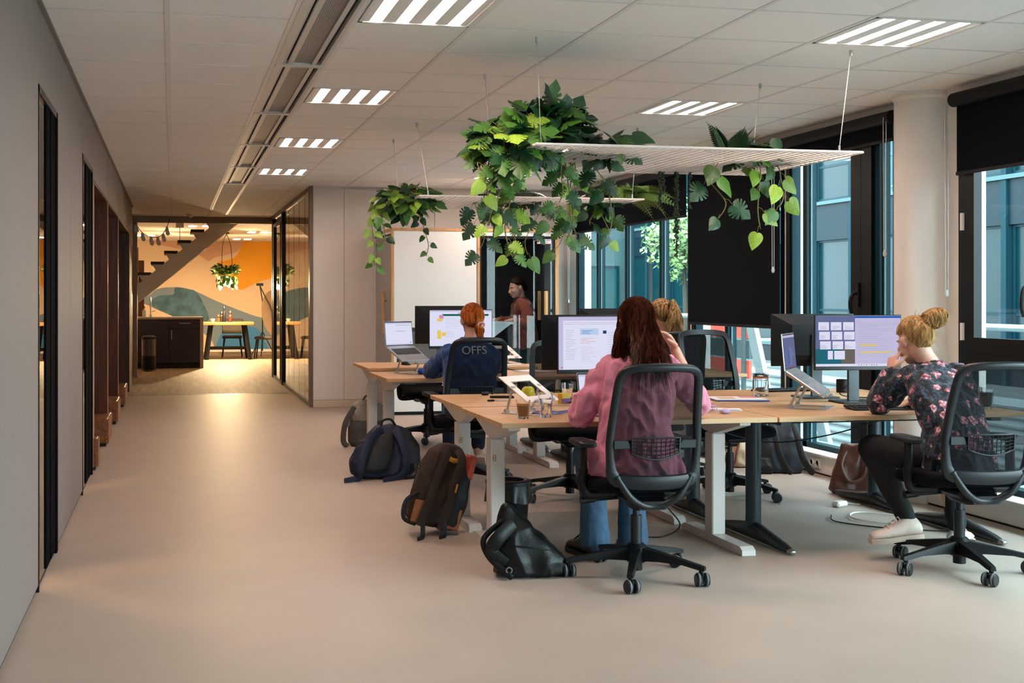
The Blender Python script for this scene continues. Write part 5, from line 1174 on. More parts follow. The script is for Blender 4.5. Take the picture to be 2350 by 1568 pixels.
bun = hd.p(.055, -.115, .085)
b = MB(M0); hd.cap(b, .99); hd.pulled(b, (.36, -.72, .55), 900, 5, .002, .05, bun.lerp(hd.C, .15))
g = random.Random(8); ax = (hd.y * -.35 + hd.x * .9 + hd.z * .1).normalized(); a1 = ax.orthogonal().normalized(); a2 = ax.cross(a1)
for i in range(420):
    ax_ = (ax + V((g.uniform(-.35, .35), g.uniform(-.35, .35), g.uniform(-.35, .35)))).normalized(); a1 = ax_.orthogonal().normalized(); a2 = ax_.cross(a1)
    a0 = g.uniform(0, 6.28); hz = g.uniform(-.062, .062); rr = .052 * math.sqrt(max(.05, 1 - (hz / .068) ** 2)) * g.uniform(.85, 1.08); pts = []
    for q in range(9): a = a0 + q * .5; pts.append(bun + ax_ * (hz + .008 * math.sin(a)) + (a1 * math.cos(a) + a2 * math.sin(a)) * rr)
    b.tube(pts, [.0014] + [.0022] * 7 + [.001], 3, cap=False)
b.ell(bun, (.04, .04, .055), ax.to_track_quat('Z', 'Y').to_matrix())
for i in range(90):
    d0 = V((g.uniform(-1, 1), g.uniform(-1, -.1), g.uniform(-.3, 1))).normalized(); p = hd.sc(d0, 1.02); q = p + hd.R3 @ d0 * g.uniform(.01, .035) + V((g.uniform(-.02, .02), g.uniform(-.02, .02), g.uniform(-.03, .02))); b.tube([p, p.lerp(q, .5) + V((0, 0, .006)), q], [.0007, .0006, .0004], 3, cap=False)
b.build('hair', m_hbl, t, smooth=80, recalc=False)
hd.eyes(t, '#3a4a55')

# --- person in the blue sweater
t = thing('person', 'person with low ginger ponytail in a blue sweater with white lettering, back turned', 'person', (2.12, 8.45, 0))
M0 = par_M(t); f = V((0, 1, 0)); r = V((1, 0, 0)); hd = Head((2.165, 8.55, 1.185), (.02, 1, -.08))
b = MB(M0); hd.body(b, (2.15, 8.53, 1.03)); trunk(b, [((2.12, 8.42, .5), .15, .11), ((2.13, 8.44, .7), .13, .09), ((2.14, 8.49, .88), .15, .09), ((2.15, 8.52, 1.0), .13, .06)], r, f)
limb(b, [(1.99, 8.51, .96), (1.92, 8.83, .80), (2.05, 9.10, .765)], [.04, .036, .026]); hand(b, (2.05, 9.10, .768), (.3, .95, -.03), (0, 0, -1), 1, .3)
limb(b, [(2.30, 8.51, .96), (2.38, 8.83, .80), (2.30, 9.10, .765)], [.04, .036, .026]); hand(b, (2.30, 9.10, .768), (-.2, .97, -.03), (0, 0, -1), -1, .3)
limb(b, [(2.04, 8.46, .53), (2.08, 8.87, .54), (2.1, 9.0, .1)], [.07, .05, .036]); limb(b, [(2.23, 8.46, .53), (2.30, 8.87, .54), (2.34, 9.05, .14)], [.07, .05, .036]); fuse(b, 'body', m_skin2, t, .007, 4)
m_blue = mat('deep_blue_knit', '#0f3f78', .9, bump=.25, bscale=300, sheen=.2)
b = MB(M0); trunk(b, [((2.11, 8.41, .5), .2, .16), ((2.12, 8.43, .65), .19, .15), ((2.13, 8.46, .8), .2, .14), ((2.14, 8.49, .92), .2, .125), ((2.148, 8.515, .99), .165, .095), ((2.15, 8.525, 1.03), .085, .07), ((2.15, 8.53, 1.05), .066, .06)], r, f)
limb(b, [(1.985, 8.51, .94), (1.945, 8.67, .86), (1.915, 8.84, .795), (2.035, 9.07, .775)], [.07, .072, .062, .048]); limb(b, [(2.305, 8.51, .94), (2.35, 8.67, .86), (2.385, 8.84, .795), (2.30, 9.07, .775)], [.07, .072, .062, .048]); sw = fuse(b, 'sweater', m_blue, t, .009, 4, .03, 11)
b = MB(M0); b.tube([V((2.15, 8.53, 1.045)) + (r * math.cos(a) * .068 + f * math.sin(a) * .062) for a in [2 * math.pi * k / 18 for k in range(18)]], .014, 8, closed=True); b.build('collar', m_blue, sw)
wl_ = mat('white_print', '#d8dade', .7)
textobj('lettering', 'OFFS', .085, wl_, sw, M0 @ basis((1, 0, 0), (0, .2, .98), (0, -.98, .2), (2.14, 8.384, .965)), .006)
b = MB(M0); b.ell((2.12, 8.45, .53), (.175, .16, .11)); limb(b, [(2.03, 8.5, .54), (2.08, 8.88, .545), (2.1, 8.99, .15)], [.085, .072, .055]); limb(b, [(2.24, 8.5, .54), (2.30, 8.88, .545), (2.34, 9.04, .2)], [.085, .072, .055]); fuse(b, 'jeans', mat('dark_denim', '#141d33', .85), t, .011, 4)
shoe('shoe', t, (2.1, 8.95, 0), (2.1, 9.2, 0), m_shw, m_shs); shoe('shoe', t, (2.35, 9.02, .1), (2.4, 9.2, .005), m_shw, m_shs)
m_gin = hair_mat('ginger_hair', '#6e3212', '#b5652c')
b = MB(M0); hd.cap(b, .99); knot = hd.p(.012, -.125, -.055); hd.pulled(b, (.05, -.9, -.42), 900, 9, .0022, .035, knot); g = random.Random(4)
b.ell(knot + V((.01, -.01, -.01)), (.028, .024, .028))
for i in range(260):
    a = g.uniform(0, 6.28); s_ = g.uniform(.3, 1); e_ = V((g.uniform(-.022, .03), g.uniform(-.02, .015), -g.uniform(.05, .13)))
    p0 = knot; p1 = knot + V((math.cos(a) * .034 * s_ + .01, -.012 + math.sin(a) * .02, -.01)); p2 = knot + V((math.cos(a) * .03 * s_ + .014, -.015 + math.sin(a) * .016, -.05)); b.tube(spline([p0, p1, p2, knot + e_ + V((.012, -.01, 0))], 3), [.002] * 9 + [.0008], 3, cap=False)
b.build('hair', m_gin, t, smooth=80, recalc=False)
b = MB(M0); b.tube([knot + V((.022 + math.cos(a) * .022, -.022, .012 + math.sin(a) * .016)) for a in [2 * math.pi * k / 14 for k in range(14)]], .008, 7, closed=True); b.build('scrunchie', mat('dusty_pink_cloth', '#c08a8a', .9, bump=.3), t)

# --- blonde person by the window
t = thing('person', 'person with blond ponytail and teal collar sitting behind the pink shirt', 'person', (3.68, 8.55, 0))
M0 = par_M(t); f = V((-.25, .97, 0)).normalized(); r = V((f.y, -f.x, 0)); hd = Head((3.705, 8.68, 1.215), (-.2, .97, -.08))
b = MB(M0); hd.body(b, (3.71, 8.66, 1.06)); trunk(b, [((3.67, 8.53, .5), .15, .11), ((3.68, 8.56, .7), .13, .09), ((3.70, 8.62, .9), .15, .09), ((3.71, 8.65, 1.03), .13, .06)], r, f)
for s_, hx in ((-1, 3.56), (1, 3.86)):
    limb(b, [(hx, 8.64, 1.0), (hx + s_ * .07, 8.86, .80), (hx - s_ * .04, 9.12, .765)], [.04, .036, .026]); hand(b, (hx - s_ * .04, 9.12, .768), (-s_ * .2, .97, -.03), (0, 0, -1), -s_, .3)
    limb(b, [(3.67 + s_ * .09, 8.58, .53), (3.68 + s_ * .11, 8.97, .54), (3.68 + s_ * .11, 9.02, .1)], [.07, .05, .036])
fuse(b, 'body', m_skin, t, .007, 4)
m_dkj = mat('dark_brown_jumper', '#2a231f', .9, bump=.2)
b = MB(M0); trunk(b, [((3.67, 8.52, .5), .19, .15), ((3.68, 8.55, .7), .18, .13), ((3.70, 8.61, .9), .19, .125), ((3.708, 8.64, 1.0), .165, .095), ((3.71, 8.655, 1.045), .085, .07)], r, f)
for s_, hx in ((-1, 3.555), (1, 3.865)): limb(b, [(hx, 8.64, .98), (hx + s_ * .075, 8.86, .80), (hx - s_ * .03, 9.09, .775)], [.066, .06, .045])
fuse(b, 'jumper', m_dkj, t, .01, 5, .01, 12)
b = MB(M0); b.tube([V((3.71, 8.66, 1.062)) + (r * math.cos(a) * .064 + f * math.sin(a) * .06) for a in [2 * math.pi * k / 18 for k in range(18)]], .02, 8, closed=True); b.build('collar', mat('teal_cotton', '#1f7f8c', .8), t)
b = MB(M0); b.ell((3.67, 8.57, .53), (.175, .16, .11))
for s_ in (-1, 1): limb(b, [(3.67 + s_ * .09, 8.62, .54), (3.68 + s_ * .11, 8.97, .545), (3.68 + s_ * .11, 9.01, .12)], [.085, .07, .055])
fuse(b, 'trousers', m_blk, t, .012, 4)
for s_ in (-1, 1): shoe('shoe', t, (3.68 + s_ * .11, 8.96, 0), (3.68 + s_ * .12, 9.22, 0), m_bsh, m_bso)
m_hb2 = hair_mat('honey_blond_hair', '#5a3d22', '#c8a878')
b = MB(M0); hd.cap(b, .99); tie = hd.p(.0, -.115, .075); hd.pulled(b, (0, -.85, .5), 700, 12, .0022, .03, tie); g = random.Random(6)
for i in range(800):
    a = g.uniform(0, 6.28); s_ = math.sqrt(g.random()); ex = g.uniform(-.06, .05); L_ = g.uniform(.2, .29)
    pts = [tie, tie + hd.R3 @ V((math.cos(a) * .02 * s_, -.045 - .015 * s_, math.sin(a) * .025 * s_ + .01)), tie + hd.R3 @ V((math.cos(a) * .05 * s_, -.075 + .03 * math.sin(a), -.07)), tie + hd.R3 @ V((math.cos(a) * .055 * s_ + ex * .4, -.07 + .035 * math.sin(a) * s_, -.14)), tie + hd.R3 @ V((math.cos(a) * .03 * s_ + ex, -.055 + g.uniform(-.02, .02), -L_))]
    b.tube(spline(pts, 3), [.002] * 11 + [.0015, .0007], 3, cap=False)
b.ell(tie, (.017, .017, .017)); b.build('hair', m_hb2, t, smooth=80, recalc=False); hd.eyes(t)

# --- standing person in the booth
t = thing('person', 'standing person in a rust red blazer leaning on the booth table behind glass', 'person', (4.14, 13.92, 0))
M0 = par_M(t); f = V((-1, .0, 0)); r = V((0, 1, 0)); hd = Head((4.075, 13.88, 1.462), (-.97, -.18, -.22), (-.15, 0, 1))
b = MB(M0); hd.body(b, (4.135, 13.90, 1.32)); trunk(b, [((4.18, 13.92, .82), .15, .11), ((4.18, 13.92, 1.0), .13, .09), ((4.16, 13.91, 1.18), .15, .09), ((4.14, 13.90, 1.3), .13, .06)], r, f)
limb(b, [(4.14, 13.74, 1.25), (4.12, 13.66, 1.02), (3.95, 13.66, 1.075)], [.042, .036, .026]); hand(b, (3.95, 13.66, 1.08), (-.97, .0, -.15), (0, 0, -1), 1, .35)
limb(b, [(4.14, 14.07, 1.25), (4.10, 14.14, 1.03), (3.92, 14.1, 1.08)], [.042, .036, .026]); hand(b, (3.92, 14.1, 1.085), (-.97, 0, -.1), (0, 0, -1), -1, .3)
for s_ in (-1, 1): limb(b, [(4.18, 13.92 + s_ * .09, .82), (4.16, 13.92 + s_ * .1, .46), (4.19, 13.92 + s_ * .1, .1)], [.08, .055, .04])
fuse(b, 'body', m_skin2, t, .006, 4)
m_rust = mat('rust_red_wool', '#8a4232', .9, bump=.2, bscale=250, sheen=.2)
b = MB(M0); trunk(b, [((4.20, 13.92, .72), .2, .16), ((4.195, 13.92, .85), .19, .15), ((4.185, 13.92, 1.0), .17, .135), ((4.165, 13.91, 1.15), .195, .135), ((4.145, 13.905, 1.25), .195, .115), ((4.14, 13.90, 1.305), .14, .085), ((4.138, 13.90, 1.335), .08, .07)], r, f)
limb(b, [(4.145, 13.735, 1.24), (4.15, 13.68, 1.12), (4.125, 13.655, 1.015), (3.99, 13.66, 1.068)], [.07, .066, .058, .045]); limb(b, [(4.145, 14.075, 1.24), (4.105, 14.145, 1.03), (3.96, 14.105, 1.075)], [.07, .058, .045]); fuse(b, 'blazer', m_rust, t, .009, 4, .03, 10)
b = MB(M0); b.tube(spline([V((4.10, 13.80, 1.06)), V((4.085, 13.82, 1.2)), V((4.10, 13.84, 1.31)), V((4.19, 13.90, 1.36)), V((4.10, 13.96, 1.31)), V((4.085, 13.98, 1.2)), V((4.10, 14.0, 1.06))], 5), .02, 8, flat=.5); b.build('lapel', m_rust, t)
b = MB(M0); b.ell((4.185, 13.92, .82), (.13, .175, .13))
for s_ in (-1, 1): limb(b, [(4.18, 13.92 + s_ * .09, .8), (4.155, 13.92 + s_ * .1, .46), (4.185, 13.92 + s_ * .1, .12)], [.1, .075, .065])
fuse(b, 'trousers', mat('dark_green_trousers', '#16302c', .85), t, .011, 4)
for s_ in (-1, 1): shoe('shoe', t, (4.24, 13.92 + s_ * .1, .04), (3.98, 13.92 + s_ * .11, .04), m_bsh, m_bso)
m_dkh = hair_mat('dark_brown_hair', '#150c08', '#2e1a12')
b = MB(M0); hd.cap(b, .99); hd.pulled(b, (0, -.85, -.3), 600, 20, .0022, .03, hd.p(0, -.12, -.03)); b.ell(hd.p(0, -.12, -.03), (.03, .03, .035)); b.build('hair', m_dkh, t, smooth=80, recalc=False); hd.eyes(t)
b = MB(M0); b.lathe([(0, -.03), (.006, -.02), (.005, 0), (0, .004)], hd.p(-.084, -.005, -.052), 8); b.lathe([(0, -.03), (.006, -.02), (.005, 0), (0, .004)], hd.p(.084, -.005, -.052), 8); b.build('earring', mat('gold', '#d0a850', .3, metal=.9), t)
t = thing('booth_fill_lamp', 'added unseen lamp in the booth ceiling that lights the standing person', 'ceiling light', (3.72, 13.62, 2.08)); b = MB(); b.lathe([(.07, -.008), (.07, 0)], n=20); b.build('diffuser', emis('booth_fill_lamp', '#ffe6d0', 60.), t); b = MB(); b.lathe([(.085, -.006), (.085, 0), (.072, 0), (.072, -.006), (.085, -.006)], n=20); b.build('rim', m_blackmetal, t)  # added lamp, not a known fitting; placed so the standing person's face is lit
# ------------------------------------------------------------------ hanging racks and plants
m_rack = mat('white_coated_wire', '#dcd6d2', .4)
def rack(label, x0, x1, y0, y1, z, anchors):
    t = thing('hanging_rack', label, 'hanging rack', (0, 0, z), group='suspended wire racks')
    b = MB(); b.tube([(x0, y0, 0), (x1, y0, 0), (x1, y1, 0), (x0, y1, 0)], .007, 8, closed=True); b.build('rim', m_rack, t)
    b = MB()
    ny = int((y1 - y0) / .05)
    for i in range(1, ny): b.bx(x0, x1, y0 + i * .05 - .0022, y0 + i * .05 + .0022, -.0022, .0022)
    nx = int((x1 - x0) / .05)
    for i in range(1, nx): b.bx(x0 + i * .05 - .0022, x0 + i * .05 + .0022, y0, y1, -.0066, -.0022)
    g_ = b.build('wire_grid', m_rack, t, smooth=0); g_['kind'] = 'stuff'
    for (ax, ay, rx, ry) in anchors:
        b = MB(); b.tube([(ax, ay, H - z), (rx, ry, .03)], .0018, 5); w_ = b.build('suspension_cable', m_alu, t)
        b = MB(); b.cyl((ax, ay, H - z - .03), (ax, ay, H - z), .009, n=10); b.build('ceiling_clip', m_alu, w_); b = MB(); b.cyl((rx, ry, 0), (rx, ry, .045), .006, n=8); b.build('end_ferrule', m_alu, w_)
ZR = 2.13
rack('white wire rack hung from the ceiling above the near desks', 1.80, 3.62, 5.78, 6.98, ZR, [(1.856, 5.954, 1.86, 5.90), (3.648, 5.939, 3.53, 5.86), (1.856, 7.008, 1.87, 6.9), (3.652, 6.978, 3.55, 6.9)])
rack('white wire rack hung from the ceiling above the far desks', 1.85, 3.67, 8.93, 10.13, ZR, [(1.86, 9.085, 1.93, 9.0), (3.652, 9.017, 3.6, 9.0), (1.859, 10.084, 1.9, 10.05), (3.65, 10.08, 3.6, 10.05)])
def fan_leaf(name, outline, m, cup=.18, bend=.3, vein=True):
    """Star-shaped outline (closed, base at the origin, tip along +Y) fanned from a point on the midrib, doubled with a little thickness by folding."""
    vs = [(0, .42, .03)]; 
    for (x, y) in outline: vs.append((x, y, -cup * abs(x) - bend * max(0, y - .4) ** 2 + .02 * math.sin(9 * y + 3 * x)))
    n = len(outline); fs = [(0, i + 1, (i + 1) % n + 1) for i in range(n)]
    me = bpy.data.meshes.new(name); me.from_pydata(vs, [], fs); me.polygons.foreach_set('use_smooth', [True] * n); me.materials.append(m); me.update(); return me
HALF = [(0, .05), (.10, -.03), (.24, .0), (.35, .12), (.385, .3), (.335, .5), (.22, .73), (.09, .92), (0, 1.03)]
_out = spline([(x, y, 0) for x, y in HALF], 12)
def heart_outline(): return [(p.x, p.y) for p in _out[::6]] + [(-p.x, p.y) for p in reversed(_out[::6])][1:-1]
def monstera_outline():
    right = []; n = len(_out)
    for i, p in enumerate(_out):
        k = i / (n - 1); f_ = 1.
        for (c_, dp) in ((.36, .42), (.48, .55), (.60, .58), (.72, .5)):
            d_ = abs(k - c_)
            if d_ < .026: f_ = 1 - dp * (1 - d_ / .026) ** .5
        right.append((p.x * 1.25 * f_, .42 + (p.y - .42) * f_))
    return right + [(-x, y) for x, y in reversed(right)][1:-1]
HO, MO = heart_outline(), monstera_outline()
LEAF = {('m', c): fan_leaf('leaf', MO, m_) for c, m_ in (('d', m_dark), ('g', m_green), ('l', m_lime))}
LEAF.update({('h', c): fan_leaf('leaf', HO, m_) for c, m_ in (('d', m_dark), ('g', m_green), ('l', m_lime))})
def put_leaf(par, kind, base, tip_dir, nrm, s):
    y = V(tip_dir).normalized(); z = V(nrm); z = (z - y * z.dot(y))
    if z.length < 1e-3: z = y.orthogonal()
    z.normalize(); x = y.cross(z); o = bpy.data.objects.new('leaf', LEAF[kind]); COL.objects.link(o); o.parent = par; o.matrix_local = basis(x, y, z, V(base)) @ Matrix.Scale(s, 4); return o
gp_ = random.Random(21)
def plant(label, group, c, r, n, mix, size, vines=(), down=.3, pot=True):
    """Bushy plant: leaves all over an ellipsoid; vines: list of (start, end, leaf count, leaf kind mix)."""
    c = V(c); t = thing('potted_plant', label, 'plant', (c.x, c.y, ZR)); o0 = V((c.x, c.y, ZR)); 
    if group: t['group'] = group
    if pot:
        b = MB(); b.lathe([(.05, .004), (.065, .01), (.075, .09), (.07, .09), (.06, .03)], n=16); b.build('pot', m_plastic2, t)
    st = MB()
    for i in range(n):
        d = V((gp_.gauss(0, 1), gp_.gauss(0, 1), gp_.gauss(.25, .8))).normalized(); k = gp_.uniform(.55, 1.0); p = c + V((d.x * r[0], d.y * r[1], d.z * r[2])) * k - o0
        base = p.lerp(c - o0, .35); td = V((d.x, d.y, d.z * .6 - down)) + V((gp_.uniform(-.5, .5), gp_.uniform(-.5, .5), gp_.uniform(-.4, .3)))
        nr = V((d.x * .5, d.y * .5 - .5, .7)) + V((gp_.uniform(-.5, .5), gp_.uniform(-.5, .5), gp_.uniform(-.3, .3)))
        s = gp_.uniform(*size); put_leaf(t, gp_.choice(mix), p - td.normalized() * s * .4, td, nr, s)
        if i % 2 == 0: st.tube(spline([V((0, 0, .08)), base * .6 + V((0, 0, .06)), p - td.normalized() * s * .4], 3), .0025, 4, cap=False)
    for (a_, e_, m_, mx, sz) in vines:
        a_, e_ = V(a_) - o0, V(e_) - o0; mid1 = a_.lerp(e_, .33) + V((gp_.uniform(-.05, .05), gp_.uniform(-.05, .05), .02)); mid2 = a_.lerp(e_, .7) + V((gp_.uniform(-.06, .06), gp_.uniform(-.05, .05), 0))
        pth = spline([a_ + V((0, .05, .05)), a_, mid1, mid2, e_], 6); st.tube(pth, [.0035] * (len(pth) - 3) + [.003, .002, .0015], 5, cap=False)
        for i in range(m_):
            q = pth[min(len(pth) - 1, int((i + .7) / m_ * (len(pth) - 1)))]; sd = 1 if i % 2 else -1
            td = V((sd * gp_.uniform(.3, 1), gp_.uniform(-.6, .3), -gp_.uniform(.5, 1.1))); nr = V((gp_.uniform(-.5, .5), -1, gp_.uniform(-.1, .6))); s = gp_.uniform(*sz); pe = td.normalized() * s * .45
            st.tube([q, q + pe * .6 + V((0, 0, .012)), q + pe], .0016, 4, cap=False); put_leaf(t, gp_.choice(mx), q + pe, td, nr, s)
    st.build('stem', m_stem, t, smooth=80, recalc=False)
    return t
MD = [('m', 'd'), ('m', 'd'), ('m', 'g'), ('h', 'd')]; MG = [('m', 'g'), ('m', 'l'), ('m', 'g'), ('m', 'd')]; ML = [('m', 'l'), ('m', 'l'), ('h', 'l'), ('m', 'g')]; PO = [('h', 'g'), ('h', 'd'), ('h', 'd'), ('h', 'l'), ('h', 'g')]; PL = [('h', 'l'), ('h', 'l'), ('h', 'g')]
gn = 'plants on the wire racks'
plant('big dark split-leaf plant mounded on the left of the near rack', gn, (1.98, 6.25, 2.25), (.26, .32, .19), 130, MD, (.11, .18), down=.15)
plant('bright split-leaf plant spilling over the left corner of the near rack', gn, (1.74, 6.12, 2.15), (.21, .3, .18), 110, MG, (.10, .16),
      [((1.60, 6.1, 2.08), (1.573, 6.05, 1.91), 4, ML, (.07, .1)), ((1.64, 6.1, 2.08), (1.63, 6.1, 1.73), 7, ML, (.07, .1)), ((1.79, 6.1, 2.08), (1.765, 6.1, 1.57), 9, ML, (.07, .11)), ((2.04, 6.1, 2.08), (2.02, 6.1, 1.85), 5, MG, (.07, .11)), ((1.7, 6.1, 2.0), (1.68, 6.08, 1.82), 4, MG, (.08, .11))], down=.4)
plant('loose split-leaf plant trailing over the middle of the near rack', gn, (2.34, 6.3, 2.2), (.22, .3, .09), 30, MD, (.10, .15),
      [((2.29, 6.6, 2.1), (2.30, 6.6, 1.70), 6, MG, (.08, .11)), ((2.36, 6.45, 2.1), (2.47, 6.3, 2.2), 4, MD, (.09, .12)), ((2.42, 6.6, 2.1), (2.50, 6.6, 1.72), 5, MD, (.08, .12)), ((2.2, 6.5, 2.1), (2.236, 6.6, 1.68), 6, MG, (.07, .1))])
plant('split-leaf plant with trailing vines on the right of the near rack', gn, (3.33, 6.4, 2.17), (.22, .2, .08), 26, MD, (.11, .16),
      [((3.06, 6.35, 2.12), (3.09, 6.4, 1.81), 5, [('m', 'd'), ('h', 'g'), ('h', 'd')], (.10, .14)), ((3.35, 6.4, 2.1), (3.35, 6.4, 1.75), 5, [('h', 'l'), ('h', 'g')], (.09, .12)), ((3.47, 6.4, 2.1), (3.47, 6.4, 1.88), 5, [('m', 'd'), ('h', 'g'), ('h', 'l')], (.09, .13))], down=.5)
plant('leafy heart-leaf plant hanging over the left end of the far rack', gn, (1.84, 9.4, 2.12), (.29, .32, .14), 190, PO, (.075, .12),
      [((1.62, 9.4, 2.1), (1.573, 9.4, 1.60), 16, PL, (.06, .09)), ((1.67, 9.35, 2.1), (1.65, 9.35, 1.8), 9, PO, (.06, .09)), ((1.95, 9.4, 2.0), (2.0, 9.4, 1.68), 8, [('h', 'g'), ('h', 'd')], (.05, .08))], down=.5)
plant('dark split-leaf plant in the middle of the far rack', gn, (2.75, 9.5, 2.17), (.29, .25, .07), 34, [('m', 'd')], (.12, .17),
      [((2.41, 9.4, 2.1), (2.44, 9.4, 1.73), 5, [('m', 'd')], (.12, .17)), ((2.66, 9.4, 2.1), (2.72, 9.4, 1.72), 6, [('m', 'g'), ('m', 'd'), ('h', 'g')], (.1, .14)), ((2.99, 9.4, 2.1), (2.85, 9.4, 1.70), 6, [('m', 'd'), ('h', 'g')], (.1, .15)), ((3.1, 9.4, 2.1), (3.09, 9.4, 1.74), 5, [('m', 'd'), ('h', 'g')], (.1, .15)), ((3.2, 9.4, 2.1), (3.22, 9.4, 1.86), 4, [('m', 'g')], (.1, .14))], down=.7)
plant('dark heart-leaf plant beside the fern on the far rack', gn, (3.50, 9.45, 2.18), (.2, .22, .12), 42, [('h', 'd'), ('m', 'd'), ('h', 'g')], (.10, .16),
      [((3.4, 9.4, 2.1), (3.39, 9.4, 1.95), 2, [('h', 'd')], (.1, .14)), ((3.5, 9.4, 2.1), (3.545, 9.4, 1.83), 4, PL, (.08, .11))], down=.3)
# ferns
def frond_mesh(name, L_, w_, droop, m_, n=18):
    b = MB(); 
    def pt(t_): return V((0, L_ * t_, .25 * L_ * t_ - droop * L_ * t_ * t_))
    b.tube([pt(i / 10) for i in range(11)], [.004] * 9 + [.002, .001], 4, cap=False)
    for i in range(1, n + 1):
        t_ = i / (n + 1); p = pt(t_); ll = w_ * math.sin(math.pi * min(1, .25 + t_ * .78)) ; d = (pt(min(1, t_ + .02)) - p).normalized()
        for s_ in (-1, 1):
            o = V((s_, .35, -.1)).normalized(); q = p + o * ll; m = p + o * ll * .5; h_ = d * ll * .24
            b.add([p - d * ll * .1, m - h_, q, m + h_, p + d * ll * .1], [(0, 1, 2, 3, 4)])
    me = b.mesh(name); me.materials.append(m_); me.polygons.foreach_set('use_smooth', [True] * len(me.polygons)); return me
fr1 = frond_mesh('frond', .30, .075, .9, mat('fern_green', '#5f7a38', .5, var=.25, vscale=12, objvar=.35)); fr2 = frond_mesh('frond', .24, .06, .25, m_dark)
def fern(label, c, n, meshes, lo, hi, azr=(0, 6.28)):
    t = thing('potted_fern', label, 'fern', (c[0], c[1], ZR), group='ferns on the wire racks'); b = MB(); b.lathe([(.05, .004), (.06, .01), (.07, .08), (.062, .08), (.055, .03)], n=16); b.build('pot', m_plastic2, t)
    for i in range(n):
        a = gp_.uniform(*azr); o = bpy.data.objects.new('frond', gp_.choice(meshes)); COL.objects.link(o); o.parent = t; s = gp_.uniform(.75, 1.2)
        o.matrix_local = Matrix.Translation((.02 * math.cos(a), .02 * math.sin(a), c[2] - ZR)) @ Matrix.Rotation(a - math.pi / 2, 4, 'Z') @ Matrix.Rotation(gp_.uniform(lo, hi), 4, 'X') @ Matrix.Rotation(gp_.uniform(-1.1, 1.1), 4, 'Y') @ Matrix.Scale(s, 4)
fern('drooping fern at the right end of the far rack', (3.72, 9.35, 2.2), 34, [fr1], -.1, .5)
fern('upright dark fern on the right of the near rack', (3.2, 6.45, 2.16), 16, [fr2], .3, 1.2)
# strings of round leaves
bead = MB(); bead.ell((0, 0, 0), (.006, .006, .007), nu=6, nv=4)
def pearls(label, spots):
    x, y = spots[0][0], spots[0][1]; t = thing('string_plant', label, 'plant', (x, y, ZR), group='bead plants')
    b = MB(); b.lathe([(.03, .004), (.04, .05), (.036, .05), (.028, .02)], n=12); b.build('pot', m_plastic2, t)
    for (px, py, z0, z1) in spots:
        b = MB(); n = int((z0 - z1) / .008); b.tube([(px - x, py - y, z0 - ZR), (px - x + .004, py - y, z1 - ZR)], .0016, 4)
        for i in range(n * 2):
            z = z0 - (z0 - z1) * (i / (n * 2)); a = gp_.uniform(0, 6.28); r_ = gp_.uniform(.004, .014); s_ = gp_.uniform(.7, 1.25); c_ = V((px - x + r_ * math.cos(a), py - y + r_ * math.sin(a), z - ZR)); b.add([c_ + v * s_ for v in bead.v], bead.f)
        b.build('beaded_strand', mat('bead_leaf_green', '#26351c', .5, var=.3, vscale=60), t, smooth=80, recalc=False)
pearls('double bead plant strand left of the three over the long blind', [(2.942, 6.9, 2.14, 1.93), (2.972, 6.92, 2.14, 1.99)])
pearls('longest bead plant strand hanging from the near rack', [(3.047, 6.9, 2.14, 1.60), (3.058, 6.91, 2.14, 1.75)])
pearls('short bead plant strand right of the three over the long blind', [(3.137, 6.9, 2.14, 1.90)])
pearls('bead plant strands hanging from the middle of the far rack', [(2.444, 9.3, 2.14, 1.87), (2.54, 9.3, 2.14, 1.83), (2.605, 9.3, 2.14, 1.92)])

# ------------------------------------------------------------------ small things on the desks
m_glassy = mat('clear_glass', '#ffffff', .02, trans=1., ior=1.46)
def tumbler(label, x, y, z, r0, r1, h_, fill=None, fm=None, foam=None, group='drinking glasses'):
    t = thing('drinking_glass', label, 'glass', (x, y, z), group=group)
    b = MB(); b.lathe([(r0 * .96, 0), (r0, .004), (r0 * 1.02, h_ * .2), (r1, h_), (r1 - .0022, h_), (r0 * 1.0 - .0022, h_ * .2), (r0 - .004, .012), (0, .01)], n=28); b.build('tumbler', m_glassy, t)
    if fill:
        rt = r0 * 1.0 + (r1 - r0) * max(0, (fill - h_ * .2) / (h_ * .8)) - .0035
        b = MB(); b.lathe([(0, .0125), (r0 - .0055, .0125), (r0 - .0035, h_ * .2), (rt, fill), (0, fill)], n=28); b.build('liquid', fm, t)
        if foam: b = MB(); b.lathe([(rt - .001, fill), (rt + .0005, fill + .012), (0, fill + .013)], n=28); b.build('foam', foam, t)
tumbler('tumbler of milky coffee on the near desk', 1.765, 5.90, .73, .030, .038, .096, .068, mat('milk_coffee', '#a06a38', .5, subsurf=.1), mat('coffee_foam', '#cfa06a', .8))
tumbler('tall tumbler of water right of the coffee', 1.90, 5.945, .73, .030, .041, .130, .095, mat('water', '#ffffff', .0, trans=1., ior=1.33))
tumbler('empty tumbler half hidden beside the pink sleeve', 2.36, 6.95, .73, .03, .038, .1)
tumbler('dark tumbler on the desk seen through the right chair net', 4.47, 5.92, .73, .034, .042, .12, .09, mat('cola', '#1a0f0a', .2))
t = thing('apple', 'yellow apple behind the empty laptop stand', 'apple', (2.135, 7.03, .73)); b = MB(); b.lathe([(0, .008), (.012, .003), (.026, .003), (.037, .02), (.041, .042), (.036, .064), (.022, .075), (.01, .074), (0, .066)], n=24); b.build('fruit', mat('yellow_apple_skin', '#c9bf2e', .35, var=.15, vscale=25), t, smooth=80); b = MB(); b.tube([(0, 0, .066), (.002, 0, .08), (.006, .002, .086)], .0018, 6); b.build('stem', m_stem, t)
